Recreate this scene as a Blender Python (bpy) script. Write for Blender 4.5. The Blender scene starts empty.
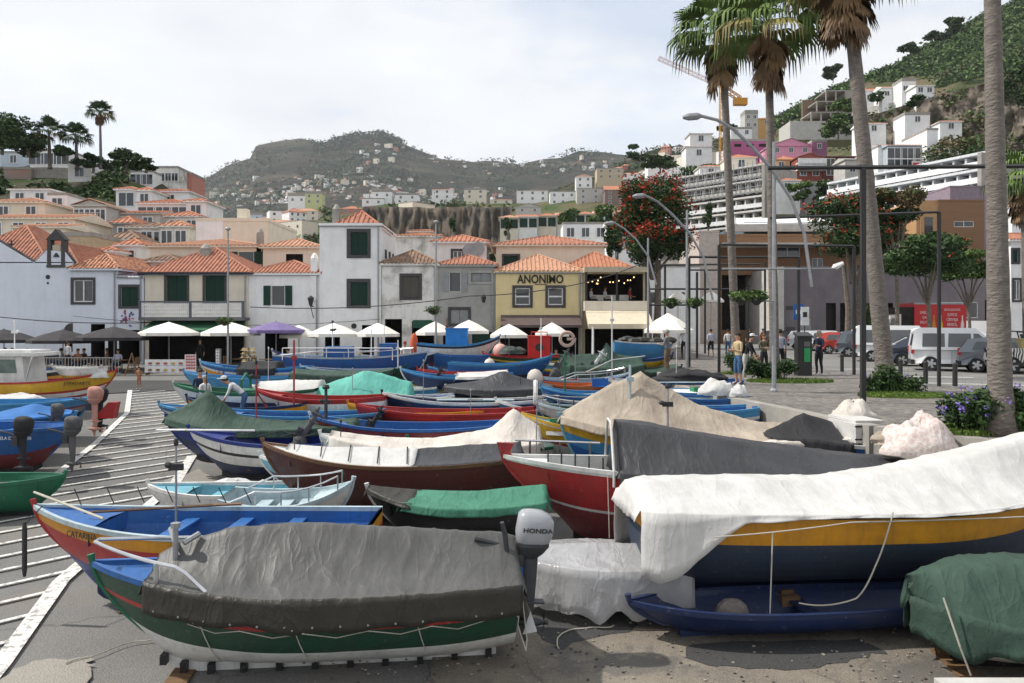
import bpy, bmesh, math, random
from mathutils import Vector, Matrix, noise
S=bpy.context.scene; COL=S.collection
F=796.4; HY=325.0; PI=math.pi
rnd=random.Random(7)
def W(px,py,Y): return Vector(((px-512)/F*Y, Y, (HY-py)/F*Y))
def WX(px,Y): return (px-512)/F*Y
def WZ(py,Y): return (HY-py)/F*Y
def G(y): return -4.95+.05*min(max(y,-20),50)
PLZ=-2.0
# ---------------------------------------------------------------- materials
MATS={}
def M(name,c,c2=None,rough=.8,scale=3,bump=0,bscale=25,metal=0,spec=.35,stretch=None,detail=5,lo=.35,hi=.65,em=None,alpha=None,coat=0):
    if name in MATS: return MATS[name]
    m=bpy.data.materials.new(name); m.use_nodes=True; nt=m.node_tree; N=nt.nodes; L=nt.links
    b=N['Principled BSDF']
    c=tuple(c)+(1,); c2=(tuple(c2)+(1,)) if c2 else (c[0]*.78,c[1]*.78,c[2]*.78,1)
    tc=N.new('ShaderNodeTexCoord'); mp=N.new('ShaderNodeMapping'); L.new(tc.outputs['Object'],mp.inputs[0])
    if stretch: mp.inputs['Scale'].default_value=stretch
    n=N.new('ShaderNodeTexNoise'); n.inputs['Scale'].default_value=scale; n.inputs['Detail'].default_value=detail; n.inputs['Roughness'].default_value=.62
    L.new(mp.outputs[0],n.inputs['Vector'])
    r=N.new('ShaderNodeValToRGB'); r.color_ramp.elements[0].position=lo; r.color_ramp.elements[1].position=hi
    r.color_ramp.elements[0].color=c2; r.color_ramp.elements[1].color=c
    L.new(n.outputs[0],r.inputs[0]); L.new(r.outputs[0],b.inputs['Base Color'])
    b.inputs['Roughness'].default_value=rough; b.inputs['Metallic'].default_value=metal
    b.inputs['Specular IOR Level'].default_value=spec
    if coat: b.inputs['Coat Weight'].default_value=coat
    if bump:
        n2=N.new('ShaderNodeTexNoise'); n2.inputs['Scale'].default_value=bscale; n2.inputs['Detail'].default_value=6
        L.new(mp.outputs[0],n2.inputs['Vector'])
        bp=N.new('ShaderNodeBump'); bp.inputs['Strength'].default_value=bump; bp.inputs['Distance'].default_value=.05
        L.new(n2.outputs[0],bp.inputs['Height']); L.new(bp.outputs[0],b.inputs['Normal'])
    if em: b.inputs['Emission Color'].default_value=tuple(em[:3])+(1,); b.inputs['Emission Strength'].default_value=em[3]
    if alpha is not None: b.inputs['Alpha'].default_value=alpha
    MATS[name]=m; return m
def paint(name,c,rough=.45,wear=.16):
    """weathered boat / car paint with scuffs and dirt"""
    if name in MATS: return MATS[name]
    m=M(name,c,tuple(x*.72+.012 for x in c),rough=rough,scale=2.2,bump=.12,bscale=9,lo=.3,hi=.6)
    nt=m.node_tree; N=nt.nodes; L=nt.links; b=N['Principled BSDF']
    src=b.inputs['Base Color'].links[0].from_socket
    n=N.new('ShaderNodeTexNoise'); n.inputs['Scale'].default_value=11; n.inputs['Detail'].default_value=9; n.inputs['Roughness'].default_value=.75
    tc=N.new('ShaderNodeTexCoord'); L.new(tc.outputs['Object'],n.inputs['Vector'])
    r=N.new('ShaderNodeValToRGB'); r.color_ramp.elements[0].position=.60; r.color_ramp.elements[1].position=.70
    r.color_ramp.elements[0].color=(0,0,0,1); r.color_ramp.elements[1].color=(wear*3,)*3+(1,)
    L.new(n.outputs[0],r.inputs[0])
    mx=N.new('ShaderNodeMix'); mx.data_type='RGBA'; L.new(r.outputs[0],mx.inputs[0]); L.new(src,mx.inputs[6]); mx.inputs[7].default_value=(.38,.36,.32,1)
    # grime running down and dark waterline streaks
    mp=N.new('ShaderNodeMapping'); mp.inputs['Scale'].default_value=(7,7,.8); L.new(tc.outputs['Object'],mp.inputs[0]); n3=N.new('ShaderNodeTexNoise'); n3.inputs['Scale'].default_value=1.3; n3.inputs['Detail'].default_value=8; n3.inputs['Roughness'].default_value=.7; L.new(mp.outputs[0],n3.inputs['Vector'])
    r3=N.new('ShaderNodeValToRGB'); r3.color_ramp.elements[0].position=.5; r3.color_ramp.elements[1].position=.72; r3.color_ramp.elements[1].color=(.45,.45,.45,1); L.new(n3.outputs[0],r3.inputs[0])
    m2=N.new('ShaderNodeMix'); m2.data_type='RGBA'; L.new(r3.outputs[0],m2.inputs[0]); L.new(mx.outputs[2],m2.inputs[6]); m2.inputs[7].default_value=(c[0]*.35+.02,c[1]*.35+.018,c[2]*.35+.014,1)
    L.new(m2.outputs[2],b.inputs['Base Color'])
    w=N.new('ShaderNodeTexWave'); w.bands_direction='Z'; w.wave_profile='SAW'; w.inputs['Scale'].default_value=2.2; w.inputs['Distortion'].default_value=.6; L.new(tc.outputs['Object'],w.inputs[0])
    bp=N.new('ShaderNodeBump'); bp.inputs['Strength'].default_value=.7; bp.inputs['Distance'].default_value=.02; L.new(w.outputs['Fac'],bp.inputs['Height'])
    old=b.inputs['Normal'].links[0].from_node; L.new(old.outputs[0],bp.inputs['Normal']); L.new(bp.outputs[0],b.inputs['Normal'])
    return m
def leafmat(name,c,c2,scale=1.2):
    m=M(name,c,c2,rough=.6,scale=scale,spec=.25,lo=.4,hi=.6)
    return m
def streak(m,amt=.5,c2=(.22,.21,.19)):
    nt=m.node_tree; N=nt.nodes; L=nt.links; b=N['Principled BSDF']; src=b.inputs['Base Color'].links[0].from_socket
    tc=N.new('ShaderNodeTexCoord'); mp=N.new('ShaderNodeMapping'); mp.inputs['Scale'].default_value=(2.2,2.2,.28); L.new(tc.outputs['Object'],mp.inputs[0]); n=N.new('ShaderNodeTexNoise'); n.inputs['Scale'].default_value=1.4; n.inputs['Detail'].default_value=9; n.inputs['Roughness'].default_value=.72; L.new(mp.outputs[0],n.inputs['Vector'])
    r=N.new('ShaderNodeValToRGB'); r.color_ramp.elements[0].position=.5; r.color_ramp.elements[1].position=.75; r.color_ramp.elements[1].color=(amt,)*3+(1,); L.new(n.outputs[0],r.inputs[0])
    x=N.new('ShaderNodeMix'); x.data_type='RGBA'; L.new(r.outputs[0],x.inputs[0]); L.new(src,x.inputs[6]); x.inputs[7].default_value=tuple(c2)+(1,); L.new(x.outputs[2],b.inputs['Base Color']); return m
# shared materials
wallW=M('plaster_white',(.78,.78,.78),(.66,.66,.65),scale=1.1,bump=.1,detail=8,lo=.25,hi=.6)
wallB=M('plaster_white_in_shade',(.66,.70,.78),(.58,.61,.68),scale=.8,bump=.1,detail=8,lo=.25,hi=.6)  # white plaster with the blue of open shade put into its colour
wallD=M('plaster_dirty',(.70,.69,.66),(.36,.35,.32),scale=.7,bump=.2,detail=10,lo=.36,hi=.5)
wallC=M('plaster_cream',(.70,.64,.53),(.60,.54,.44),scale=1,bump=.1,lo=.25)
wallY=M('plaster_yellow',(.70,.58,.32),(.60,.50,.27),scale=.9,bump=.1,detail=8,lo=.25)
wallG=M('plaster_grey',(.36,.36,.34),(.27,.27,.255),scale=1,bump=.1,detail=8)
wallP=M('plaster_pink',(.75,.33,.47),(.62,.26,.38)); wallM=M('plaster_magenta',(.45,.13,.27)); wallR=M('brick_red',(.30,.085,.06),(.22,.06,.05),scale=6)
wallS=M('plaster_salmon',(.5,.22,.17)); conc=M('concrete_raw',(.34,.32,.29),(.24,.23,.21),scale=1.5,bump=.2,detail=8)
concL=M('concrete_light',(.5,.49,.46),(.4,.39,.37),scale=1.5,bump=.2); purp=M('concrete_purple',(.17,.15,.165),(.13,.115,.13),scale=.6,bump=.1,detail=9)
brown=M('wood_cladding',(.25,.14,.075),(.18,.10,.055),scale=2,stretch=(.2,.2,9),bump=.4,bscale=6)
tile=M('roof_tile',(.43,.185,.115),(.25,.105,.07),scale=2.8,bump=.3,bscale=9,lo=.35,hi=.62,detail=8)
tileO=M('roof_tile_bright',(.48,.20,.115),(.33,.135,.08),scale=2,bump=.3,bscale=9)
tileB=M('roof_tile_old',(.30,.19,.13),(.13,.085,.06),scale=2.5,bump=.4,bscale=9,detail=8)
tileP=M('roof_tile_pale',(.55,.30,.19),(.38,.20,.13),scale=2.5,bump=.3,bscale=9,detail=8)
tileM=M('roof_tile_mixed',(.55,.27,.16),(.22,.10,.06),scale=6,bump=.3,bscale=9,detail=3,lo=.44,hi=.56)
for m_ in (wallW,wallB,wallC,wallY,wallG,wallP,wallS,conc,concL,purp): streak(m_,.2)
streak(wallD,.55); streak(tile,.55,(.10,.07,.05)); streak(tileP,.5,(.16,.12,.09)); streak(tileO,.4,(.14,.09,.06))
stone=M('basalt_trim',(.075,.072,.075),(.05,.048,.05),scale=8,bump=.2)
greenS=M('shutter_green',(.015,.05,.035),(.01,.035,.025),stretch=(.3,.3,14),scale=3,bump=.5,bscale=5)
brownS=M('shutter_weathered',(.12,.11,.09),(.07,.065,.055),stretch=(9,1,.4),scale=3)
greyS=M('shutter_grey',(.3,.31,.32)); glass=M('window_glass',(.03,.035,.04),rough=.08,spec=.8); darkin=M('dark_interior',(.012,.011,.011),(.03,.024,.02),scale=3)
whiteF=M('white_frame',(.75,.75,.75)); blackM=M('black_metal',(.02,.02,.022),(.035,.035,.035),scale=20,rough=.5)
galv=M('galvanised_steel',(.33,.34,.35),(.26,.27,.28),rough=.45,metal=.5,scale=8); wood=M('timber',(.20,.12,.06),(.11,.065,.035),scale=5,stretch=(1,6,6),bump=.3)
rope=M('rope',(.5,.47,.4)); bluegl=M('blue_glass',(.10,.16,.21),rough=.15,spec=.7)
# ---------------------------------------------------------------- mesh builder
class MB:
    def __init__(s): s.v=[];s.f=[];s.m=[]
    def add(s,vs,fs,m=0):
        o=len(s.v); s.v+= [tuple(v) for v in vs]; s.f+=[tuple(i+o for i in f) for f in fs]; s.m+=[m]*len(fs); return s
    def box(s,x0,x1,y0,y1,z0,z1,m=0):
        return s.add([(x0,y0,z0),(x1,y0,z0),(x1,y1,z0),(x0,y1,z0),(x0,y0,z1),(x1,y0,z1),(x1,y1,z1),(x0,y1,z1)],
          [(0,3,2,1),(4,5,6,7),(0,1,5,4),(1,2,6,5),(2,3,7,6),(3,0,4,7)],m)
    def quad(s,a,b,c,d,m=0): return s.add([a,b,c,d],[(0,1,2,3)],m)
    def poly(s,pts,m=0): return s.add(pts,[tuple(range(len(pts)))],m)
    def prism(s,pts,dy,m=0,axis=1):
        """pts polygon 3D list; extruded by vector along axis"""
        d=Vector((0,0,0)); d[axis]=dy; n=len(pts); P=[Vector(p) for p in pts]; Q=[p+d for p in P]
        fs=[tuple(range(n)),tuple(range(2*n-1,n-1,-1))]+[(i,i+n,(i+1)%n+n,(i+1)%n) for i in range(n)]
        return s.add(P+Q,fs,m)
    def tube(s,pts,r,n=6,m=0,caps=True):
        P=[Vector(p) for p in pts]; R=r if isinstance(r,(list,tuple)) else [r]*len(P); vs=[];fs=[]
        up=None
        for i,p in enumerate(P):
            d=(P[min(i+1,len(P)-1)]-P[max(i-1,0)]).normalized()
            if up is None: up=Vector((0,0,1)) if abs(d.z)<.9 else Vector((1,0,0))
            a=d.cross(up)
            if a.length<1e-4: a=d.cross(Vector((0,1,0)))
            a.normalize(); b=a.cross(d).normalized(); up=b
            for k in range(n):
                t=2*PI*k/n; vs.append(p+(a*math.cos(t)+b*math.sin(t))*R[i])
        for i in range(len(P)-1):
            for k in range(n): fs.append((i*n+k,i*n+(k+1)%n,(i+1)*n+(k+1)%n,(i+1)*n+k))
        if caps: fs.append(tuple(range(n-1,-1,-1))); fs.append(tuple(range((len(P)-1)*n,len(P)*n)))
        return s.add(vs,fs,m)
    def lathe(s,c,prof,n=12,m=0,ax='z'):
        vs=[];fs=[];c=Vector(c)
        for (r,h) in prof:
            for k in range(n):
                t=2*PI*k/n; a,b=r*math.cos(t),r*math.sin(t)
                vs.append(c+(Vector((a,b,h)) if ax=='z' else Vector((a,h,b)) if ax=='y' else Vector((h,a,b))))
        for i in range(len(prof)-1):
            for k in range(n): fs.append((i*n+k,i*n+(k+1)%n,(i+1)*n+(k+1)%n,(i+1)*n+k))
        fs.append(tuple(range(n-1,-1,-1))); fs.append(tuple(range((len(prof)-1)*n,len(prof)*n)))
        return s.add(vs,fs,m)
    def ell(s,c,r,n=8,k=6,m=0):
        c=Vector(c); prof=[(max(1e-3,math.sin(PI*i/k)),-math.cos(PI*i/k)) for i in range(k+1)]
        o=len(s.v); s.lathe((0,0,0),prof,n,m)
        for i in range(o,len(s.v)):
            v=s.v[i]; s.v[i]=(c.x+v[0]*r[0],c.y+v[1]*r[1],c.z+v[2]*r[2])
        return s
    def leaf(s,p,size,m=0,R=rnd):
        a=Vector((R.gauss(0,1),R.gauss(0,1),R.gauss(0,.6))).normalized(); b=a.cross(Vector((R.gauss(0,1),R.gauss(0,1),R.gauss(0,1)))).normalized()
        p=Vector(p); q=size*R.uniform(.6,1.3)
        return s.add([p-a*q,p+b*q*.55,p+a*q,p-b*q*.55],[(0,1,2,3)],m)
    def cloud(s,c,r,n,size,m=0,shell=.45,R=rnd):
        for i in range(n):
            d=Vector((R.gauss(0,1),R.gauss(0,1),R.gauss(0,1))).normalized(); k=shell+(1-shell)*R.random()**.6
            k*=1+.25*noise.noise(d*2.3+Vector(c)*.37)
            s.leaf((c[0]+d.x*r[0]*k,c[1]+d.y*r[1]*k,c[2]+d.z*r[2]*k),size,m if not isinstance(m,(list,tuple)) else R.choice(m),R)
        return s
    def build(s,name,mats,parent=None,smooth=False,mat=None):
        me=bpy.data.meshes.new(name); me.from_pydata(s.v,[],s.f)
        for mm in (mats if isinstance(mats,(list,tuple)) else [mats]): me.materials.append(mm)
        me.polygons.foreach_set('material_index',s.m)
        if smooth: me.polygons.foreach_set('use_smooth',[True]*len(s.f))
        me.update()
        o=bpy.data.objects.new(name,me); COL.objects.link(o)
        if parent: o.parent=parent
        if mat is not None: o.matrix_local=mat
        return o
def empty(name,loc,rz=0,label=None,cat=None,group=None):
    o=bpy.data.objects.new(name,None); COL.objects.link(o); o.location=loc; o.rotation_euler=(0,0,rz); o.empty_display_size=.2
    return tag(o,label,cat,group)
def tag(o,label=None,cat=None,group=None,kind=None):
    if label: o['label']=label
    if cat: o['category']=cat
    if group: o['group']=group
    if kind: o['kind']=kind
    return o
def struct(o): o['kind']='structure'; return o
KIDS={}
def copy_tree(o,loc=None,rz=None,label=None,group=None,parent=None,scale=None):
    c=o.copy(); COL.objects.link(c)
    if parent: c.parent=parent
    for ch in list(o.children): copy_tree(ch,parent=c)
    if loc is not None: c.location=loc
    if rz is not None: c.rotation_euler=(0,0,rz)
    if scale is not None: c.scale=(scale,)*3 if not isinstance(scale,(tuple,list)) else scale
    if label: c['label']=label
    if group: c['group']=group
    return c
def text(body,size,loc,rot,mat,parent,name='lettering',ext=.01,sx=1,font_bold=False):
    cu=bpy.data.curves.new('t','FONT'); cu.body=body; cu.size=size; cu.align_x='CENTER'; cu.align_y='CENTER'; cu.extrude=ext; cu.resolution_u=3
    if font_bold: cu.offset=size*.02
    o=bpy.data.objects.new('t',cu); COL.objects.link(o)
    dg=bpy.context.evaluated_depsgraph_get(); me=bpy.data.meshes.new_from_object(o.evaluated_get(dg)); bpy.data.objects.remove(o)
    me.materials.clear(); me.materials.append(mat)
    o=bpy.data.objects.new(name,me); COL.objects.link(o); o.parent=parent; o.location=loc; o.rotation_euler=rot; o.scale=(sx,1,1)
    return o
# ---------------------------------------------------------------- roofs
def rib_slope(mb,A,B,T1,T2,sp=.3,r=.085,m=1,base=0):
    r=min(r,sp*.30)
    A,B,T1,T2=map(Vector,(A,B,T1,T2)); e=(B-A).normalized(); L=(B-A).length
    tm=(T1+T2)/2; up=(tm-A)-e*(tm-A).dot(e); H=up.length; up.normalize(); nrm=e.cross(up).normalized()
    if nrm.z<0: nrm=-nrm
    a1=max(1e-3,(T1-A).dot(e)); a2=min(L-1e-3,(T2-A).dot(e))
    if (T1-T2).length<1e-3: mb.poly([A,B,T1],base)
    else: mb.poly([A,B,T2,T1],base)
    n=int(L/sp); sp=L/max(n,1)
    for i in range(n):
        a=(i+.5)*sp; h=H if a1<=a<=a2 else (H*a/a1 if a<a1 else H*(L-a)/(L-a2))
        if h<.15: continue
        # overlap tiles: two short steps per rib so that the tile courses read
        p=A+e*a+nrm*.004; q=p+up*h
        o=[(-r,0),(-r*.6,r*.75),(r*.6,r*.75),(r,0)]
        vs=[p-up*.06+e*x+nrm*z for x,z in o]+[q+e*x*.85+nrm*z for x,z in o]
        mb.add(vs,[(0,1,5,4),(1,2,6,5),(2,3,7,6),(0,3,2,1)],m)
def roof(mb,x0,x1,y0,y1,ze,zr,kind='hip',ov=.3,sp=.3,m=0,mr=1,mc=2,th=.14):
    x0-=ov;x1+=ov;y0-=ov;y1+=ov; w=x1-x0; d=y1-y0
    if kind=='flat':
        x0+=ov;x1-=ov;y0+=ov;y1-=ov
        mb.box(x0-.05,x1+.05,y0-.05,y1+.05,ze-.02,max(zr,ze+.15),mc); return
    mb.box(x0,x1,y0,y1,ze-th,ze,mc); z=ze+.004
    c=[(x0,y0,z),(x1,y0,z),(x1,y1,z),(x0,y1,z)]
    if kind=='hip':
        if w>=d: r1=(x0+d/2,(y0+y1)/2,zr); r2=(x1-d/2,(y0+y1)/2,zr)
        else: r1=((x0+x1)/2,y0+w/2,zr); r2=((x0+x1)/2,y1-w/2,zr)
        if w>=d:
            rib_slope(mb,c[0],c[1],r1,r2,sp,m=mr,base=m); rib_slope(mb,c[1],c[2],r2,r2,sp,m=mr,base=m)
            rib_slope(mb,c[2],c[3],r2,r1,sp,m=mr,base=m); rib_slope(mb,c[3],c[0],r1,r1,sp,m=mr,base=m)
        else:
            rib_slope(mb,c[0],c[1],r1,r1,sp,m=mr,base=m); rib_slope(mb,c[1],c[2],r1,r2,sp,m=mr,base=m)
            rib_slope(mb,c[2],c[3],r2,r2,sp,m=mr,base=m); rib_slope(mb,c[3],c[0],r2,r1,sp,m=mr,base=m)
        e=[(c[0],r1),(c[3],r1 if w>=d else r2),(c[1],r2 if w>=d else r1),(c[2],r2),(r1,r2)]
        for a,b in e:
            if (Vector(a)-Vector(b)).length>.3: mb.tube([a,b],.09,5,mc if False else mr)
    elif kind=='pyr':
        r1=((x0+x1)/2,(y0+y1)/2,zr)
        for i in range(4): rib_slope(mb,c[i],c[(i+1)%4],r1,r1,sp,m=mr,base=m); mb.tube([c[i],r1],.09,5,mr)
    elif kind=='gx': # ridge along x (slope faces viewer)
        r1=(x0,(y0+y1)/2,zr); r2=(x1,(y0+y1)/2,zr)
        rib_slope(mb,c[0],c[1],r1,r2,sp,m=mr,base=m); rib_slope(mb,c[2],c[3],r2,r1,sp,m=mr,base=m); mb.tube([r1,r2],.09,5,mr)
        mb.poly([c[3],c[0],r1],mc); mb.poly([c[1],c[2],r2],mc)
    elif kind=='gy': # ridge along y (gable faces viewer)
        r1=((x0+x1)/2,y0,zr); r2=((x0+x1)/2,y1,zr)
        rib_slope(mb,c[1],c[2],r1,r2,sp,m=mr,base=m); rib_slope(mb,c[3],c[0],r2,r1,sp,m=mr,base=m); mb.tube([r1,r2],.09,5,mr)
        mb.poly([(x0+ov,y0+ov,z),(x1-ov,y0+ov,z),(r1[0],y0+ov,zr-.08)],mc); mb.poly([(x0+ov,y1-ov,z),(r1[0],y1-ov,zr-.08),(x1-ov,y1-ov,z)],mc)
    elif kind=='shed':
        rib_slope(mb,c[0],c[1],(x0,y1,zr),(x1,y1,zr),sp,m=mr,base=m)
        mb.poly([c[1],c[2],(x1,y1,zr)],mc); mb.poly([c[3],c[0],(x0,y1,zr)],mc); mb.quad(c[2],c[3],(x0,y1,zr),(x1,y1,zr),mc)
# ---------------------------------------------------------------- front wall with real openings
def wallmesh(mb,x0,x1,z0,z1,depth,ops,m=0,mr=0):
    """front wall in plane y=0 with recessed openings (x0,x1,z0,z1,rev,matindex)"""
    ops=[(max(o[0],x0+.02),min(o[1],x1-.02),max(o[2],z0),min(o[3],z1-.02),o[4],o[5]) for o in ops]
    xs=sorted(set([x0,x1]+[v for o in ops for v in o[:2]])); zs=sorted(set([z0,z1]+[v for o in ops for v in o[2:4]]))
    for i in range(len(xs)-1):
        for j in range(len(zs)-1):
            cx=(xs[i]+xs[i+1])/2; cz=(zs[j]+zs[j+1])/2
            if any(o[0]<cx<o[1] and o[2]<cz<o[3] for o in ops): continue
            mb.quad((xs[i],0,zs[j]),(xs[i+1],0,zs[j]),(xs[i+1],0,zs[j+1]),(xs[i],0,zs[j+1]),m)
    for a,b,c,d,rv,mi in ops:
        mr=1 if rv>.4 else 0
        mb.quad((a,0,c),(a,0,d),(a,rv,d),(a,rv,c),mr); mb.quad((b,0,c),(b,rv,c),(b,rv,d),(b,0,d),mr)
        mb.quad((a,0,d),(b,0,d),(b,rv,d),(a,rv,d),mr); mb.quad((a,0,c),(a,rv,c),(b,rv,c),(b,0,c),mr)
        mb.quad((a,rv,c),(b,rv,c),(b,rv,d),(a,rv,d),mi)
    mb.quad((x1,0,z0),(x1,depth,z0),(x1,depth,z1),(x1,0,z1),m); mb.quad((x0,0,z0),(x0,0,z1),(x0,depth,z1),(x0,depth,z0),m)
    mb.quad((x0,depth,z0),(x0,depth,z1),(x1,depth,z1),(x1,depth,z0),m); mb.quad((x0,0,z1-.03),(x1,0,z1-.03),(x1,depth,z1-.03),(x0,depth,z1-.03),m)
def window(root,a,b,c,d,kind,fr=stone,fw=.16,yo=0.0,proud=.05):
    """pane in its reveal, with its frame and shutters as sub-parts"""
    w=b-a; h=d-c; mb=MB()
    if kind=='shutter' or kind=='brown' or kind=='greyp':
        mb.box(a+.02,a+w/2-.012,.06,.1,c+.02,d-.02); mb.box(a+w/2+.012,b-.02,.06,.1,c+.02,d-.02)
        n=max(4,int(h/.09))
        for k in range(n):
            z=c+.05+(h-.12)*k/n
            for q in (a+.07,a+w/2+.06): mb.box(q,q+w/2-.13,.04,.06,z,z+.04)
        p=mb.build('shutter',{'shutter':greenS,'brown':brownS,'greyp':greyS}[kind],root)
    elif kind in('sash','glass','open'):
        mb.box(a+.02,b-.02,.11,.13,c+.02,d-.02); p=mb.build('window_pane',glass,root)
        s=MB(); t=.07
        if kind=='sash':
            for q in ((a,a+t,c,d),(b-t,b,c,d),(a+t,b-t,c,c+t),(a+t,b-t,d-t,d),(a+t,b-t,(c+d)/2-.05,(c+d)/2+.05)): s.box(q[0]+.003,q[1]-.003,.05,.108,q[2]+.003,q[3]-.003)
        elif kind=='glass':
            for q in ((a,a+t,c,d),(b-t,b,c,d),(a+t,b-t,c,c+t),(a+t,b-t,d-t,d),((a+b)/2-.04,(a+b)/2+.04,c+t,d-t)): s.box(q[0]+.003,q[1]-.003,.05,.108,q[2]+.003,q[3]-.003)
        else:
            s.box(a+.01,a+.05,.05,.108,c,d); s.box(b-.05,b-.01,.05,.108,c,d)
        s.build('sash',whiteF,p)
        if kind=='open':
            for q in (a-w*.52,b+.02):
                l=MB(); l.box(q,q+w*.5,-.06,-.02,c-.02,d+.02)
                for k in range(10): z=c+.06+(h-.12)*k/10; l.box(q+.06,q+w*.5-.06,-.075,-.06,z,z+.05)
                l.build('shutter',greenS if fr is not greyS else greyS,p)
            fr=None
    else:
        mb.box(a+.01,b-.01,.2,.24,c+.01,d-.01); p=mb.build('window_pane',darkin,root)
    if fr:
        s=MB(); o=-proud
        s.box(a-fw,a,o,.02,c-fw,d+fw); s.box(b,b+fw,o,.02,c-fw,d+fw); s.box(a,b,o,.02,d,d+fw); s.box(a,b,o,.02,c-fw,c)
        s.build('window_frame',fr,p)
    return p
REV={'shop':2.6,'dark':.5,'door':.25}
def front(name,label,cat,x0,x1,ye,Y,depth,wall,rf,ops=(),zg=None,group=None,ridge=None,rmat=None,fr=stone,ov=.3,sp=.235,fascia=None,fw=.16,ybase=None):
    """street-front building from its outline in the picture at distance Y"""
    zg=G(Y)-.02 if zg is None else zg
    if ybase is not None: zg=WZ(ybase,Y)
    xc=(WX(x0,Y)+WX(x1,Y))/2; root=empty(name,(xc,Y,zg),0,label,cat,group)
    lx=lambda p:WX(p,Y)-xc; lz=lambda p:WZ(p,Y)-zg
    a,b=lx(x0),lx(x1); H=lz(ye); oo=[]
    for o in ops:
        k=o[4]; rv=REV.get(k,.12 if k in('shutter','sash','glass','open','brown','greyp') else .3)
        oo.append((lx(o[0]),lx(o[1]),max(0.0,lz(o[3])),lz(o[2]),rv if k not in('shutter','brown','greyp') else .11,1 if k in('shop','dark','door','pane') else 1))
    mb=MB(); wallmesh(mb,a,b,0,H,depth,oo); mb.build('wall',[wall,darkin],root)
    for o,q in zip(ops,oo):
        if o[4] in('shop','dark'): continue
        if o[4]=='door':
            d=MB(); d.box(q[0]+.02,q[1]-.02,.15,.2,q[2],q[3]-.02); d.build('door',greenS if len(o)<6 else o[5],root)
        else: window(root,*q[:4],o[4],fr=(o[5] if len(o)>5 else fr),fw=fw)
    if rf and b-a<12 and Y<52: dp=MB(); dp.tube([(b-.16,-.07,H-.1),(b-.16,-.07,.2)],.045,5); dp.tube([(a,-.09,H-.02),(b,-.09,H-.02)],.06,5); dp.build('gutter',galv,root)
    if rf:
        r=MB(); roof(r,a,b,0,depth,H+.1 if rf!='flat' else H,lz(ridge) if ridge is not None else H+.3,rf,ov=ov,sp=sp)
        rm=rmat or tile
        r.build('roof',[rm,rm,fascia or wall],root)
    return root,lx,lz
# ================================================================ camera, world, light
cam=bpy.data.cameras.new('camera'); co=bpy.data.objects.new('camera',cam); COL.objects.link(co); S.camera=co
co.location=(0,0,0); co.rotation_euler=(PI/2,0,0); cam.sensor_width=36; cam.lens=28; cam.shift_y=-(341.5-HY)/1024; cam.clip_end=12000; cam.clip_start=.1
S.view_settings.view_transform='Standard'; S.view_settings.look='None'; S.view_settings.exposure=0.40; S.view_settings.gamma=1
SUN_AZ=math.radians(-85); SUN_EL=math.radians(50)   # azimuth measured from +Y (view direction) towards +X
sd=Vector((math.sin(SUN_AZ)*math.cos(SUN_EL),math.cos(SUN_AZ)*math.cos(SUN_EL),math.sin(SUN_EL)))
sl=bpy.data.lights.new('sun','SUN'); sl.energy=3.8; sl.angle=math.radians(1.2); sl.color=(1,.95,.87)
so=bpy.data.objects.new('sun',sl); COL.objects.link(so); so.rotation_euler=sd.to_track_quat('Z','Y').to_euler()
wd=bpy.data.worlds.new('World'); S.world=wd; wd.use_nodes=True; nt=wd.node_tree; N=nt.nodes; L=nt.links; N.clear()
out=N.new('ShaderNodeOutputWorld'); mix=N.new('ShaderNodeMixShader'); b1=N.new('ShaderNodeBackground'); b2=N.new('ShaderNodeBackground')
sk=N.new('ShaderNodeTexSky'); sk.sky_type='NISHITA'; sk.sun_disc=False; sk.sun_elevation=SUN_EL; sk.sun_rotation=SUN_AZ
L.new(sk.outputs[0],b1.inputs[0]); b1.inputs[1].default_value=.15
tc=N.new('ShaderNodeTexCoord'); mp=N.new('ShaderNodeMapping'); mp.inputs['Scale'].default_value=(1,1,2.6); mp.inputs['Location'].default_value=(3.1,1.2,.4); L.new(tc.outputs['Generated'],mp.inputs[0])
n1=N.new('ShaderNodeTexNoise'); n1.inputs['Scale'].default_value=2.2; n1.inputs['Detail'].default_value=9; n1.inputs['Roughness'].default_value=.55; L.new(mp.outputs[0],n1.inputs['Vector'])
r1=N.new('ShaderNodeValToRGB'); r1.color_ramp.elements[0].position=.37; r1.color_ramp.elements[0].color=(.60,.60,.60,1); r1.color_ramp.elements[1].position=.50; r1.color_ramp.elements[1].color=(1,1,1,1); L.new(n1.outputs[0],r1.inputs[0])
n2=N.new('ShaderNodeTexNoise'); n2.inputs['Scale'].default_value=4.5; n2.inputs['Detail'].default_value=8; L.new(mp.outputs[0],n2.inputs['Vector'])
r2=N.new('ShaderNodeValToRGB'); r2.color_ramp.elements[0].position=.3; r2.color_ramp.elements[0].color=(.66,.68,.715,1); r2.color_ramp.elements[1].position=.62; r2.color_ramp.elements[1].color=(.775,.785,.80,1); L.new(n2.outputs[0],r2.inputs[0])
L.new(r2.outputs[0],b2.inputs[0]); b2.inputs[1].default_value=1.0
L.new(r1.outputs[0],mix.inputs[0]); L.new(b1.outputs[0],mix.inputs[1]); L.new(b2.outputs[0],mix.inputs[2]); L.new(mix.outputs[0],out.inputs[0])
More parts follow.
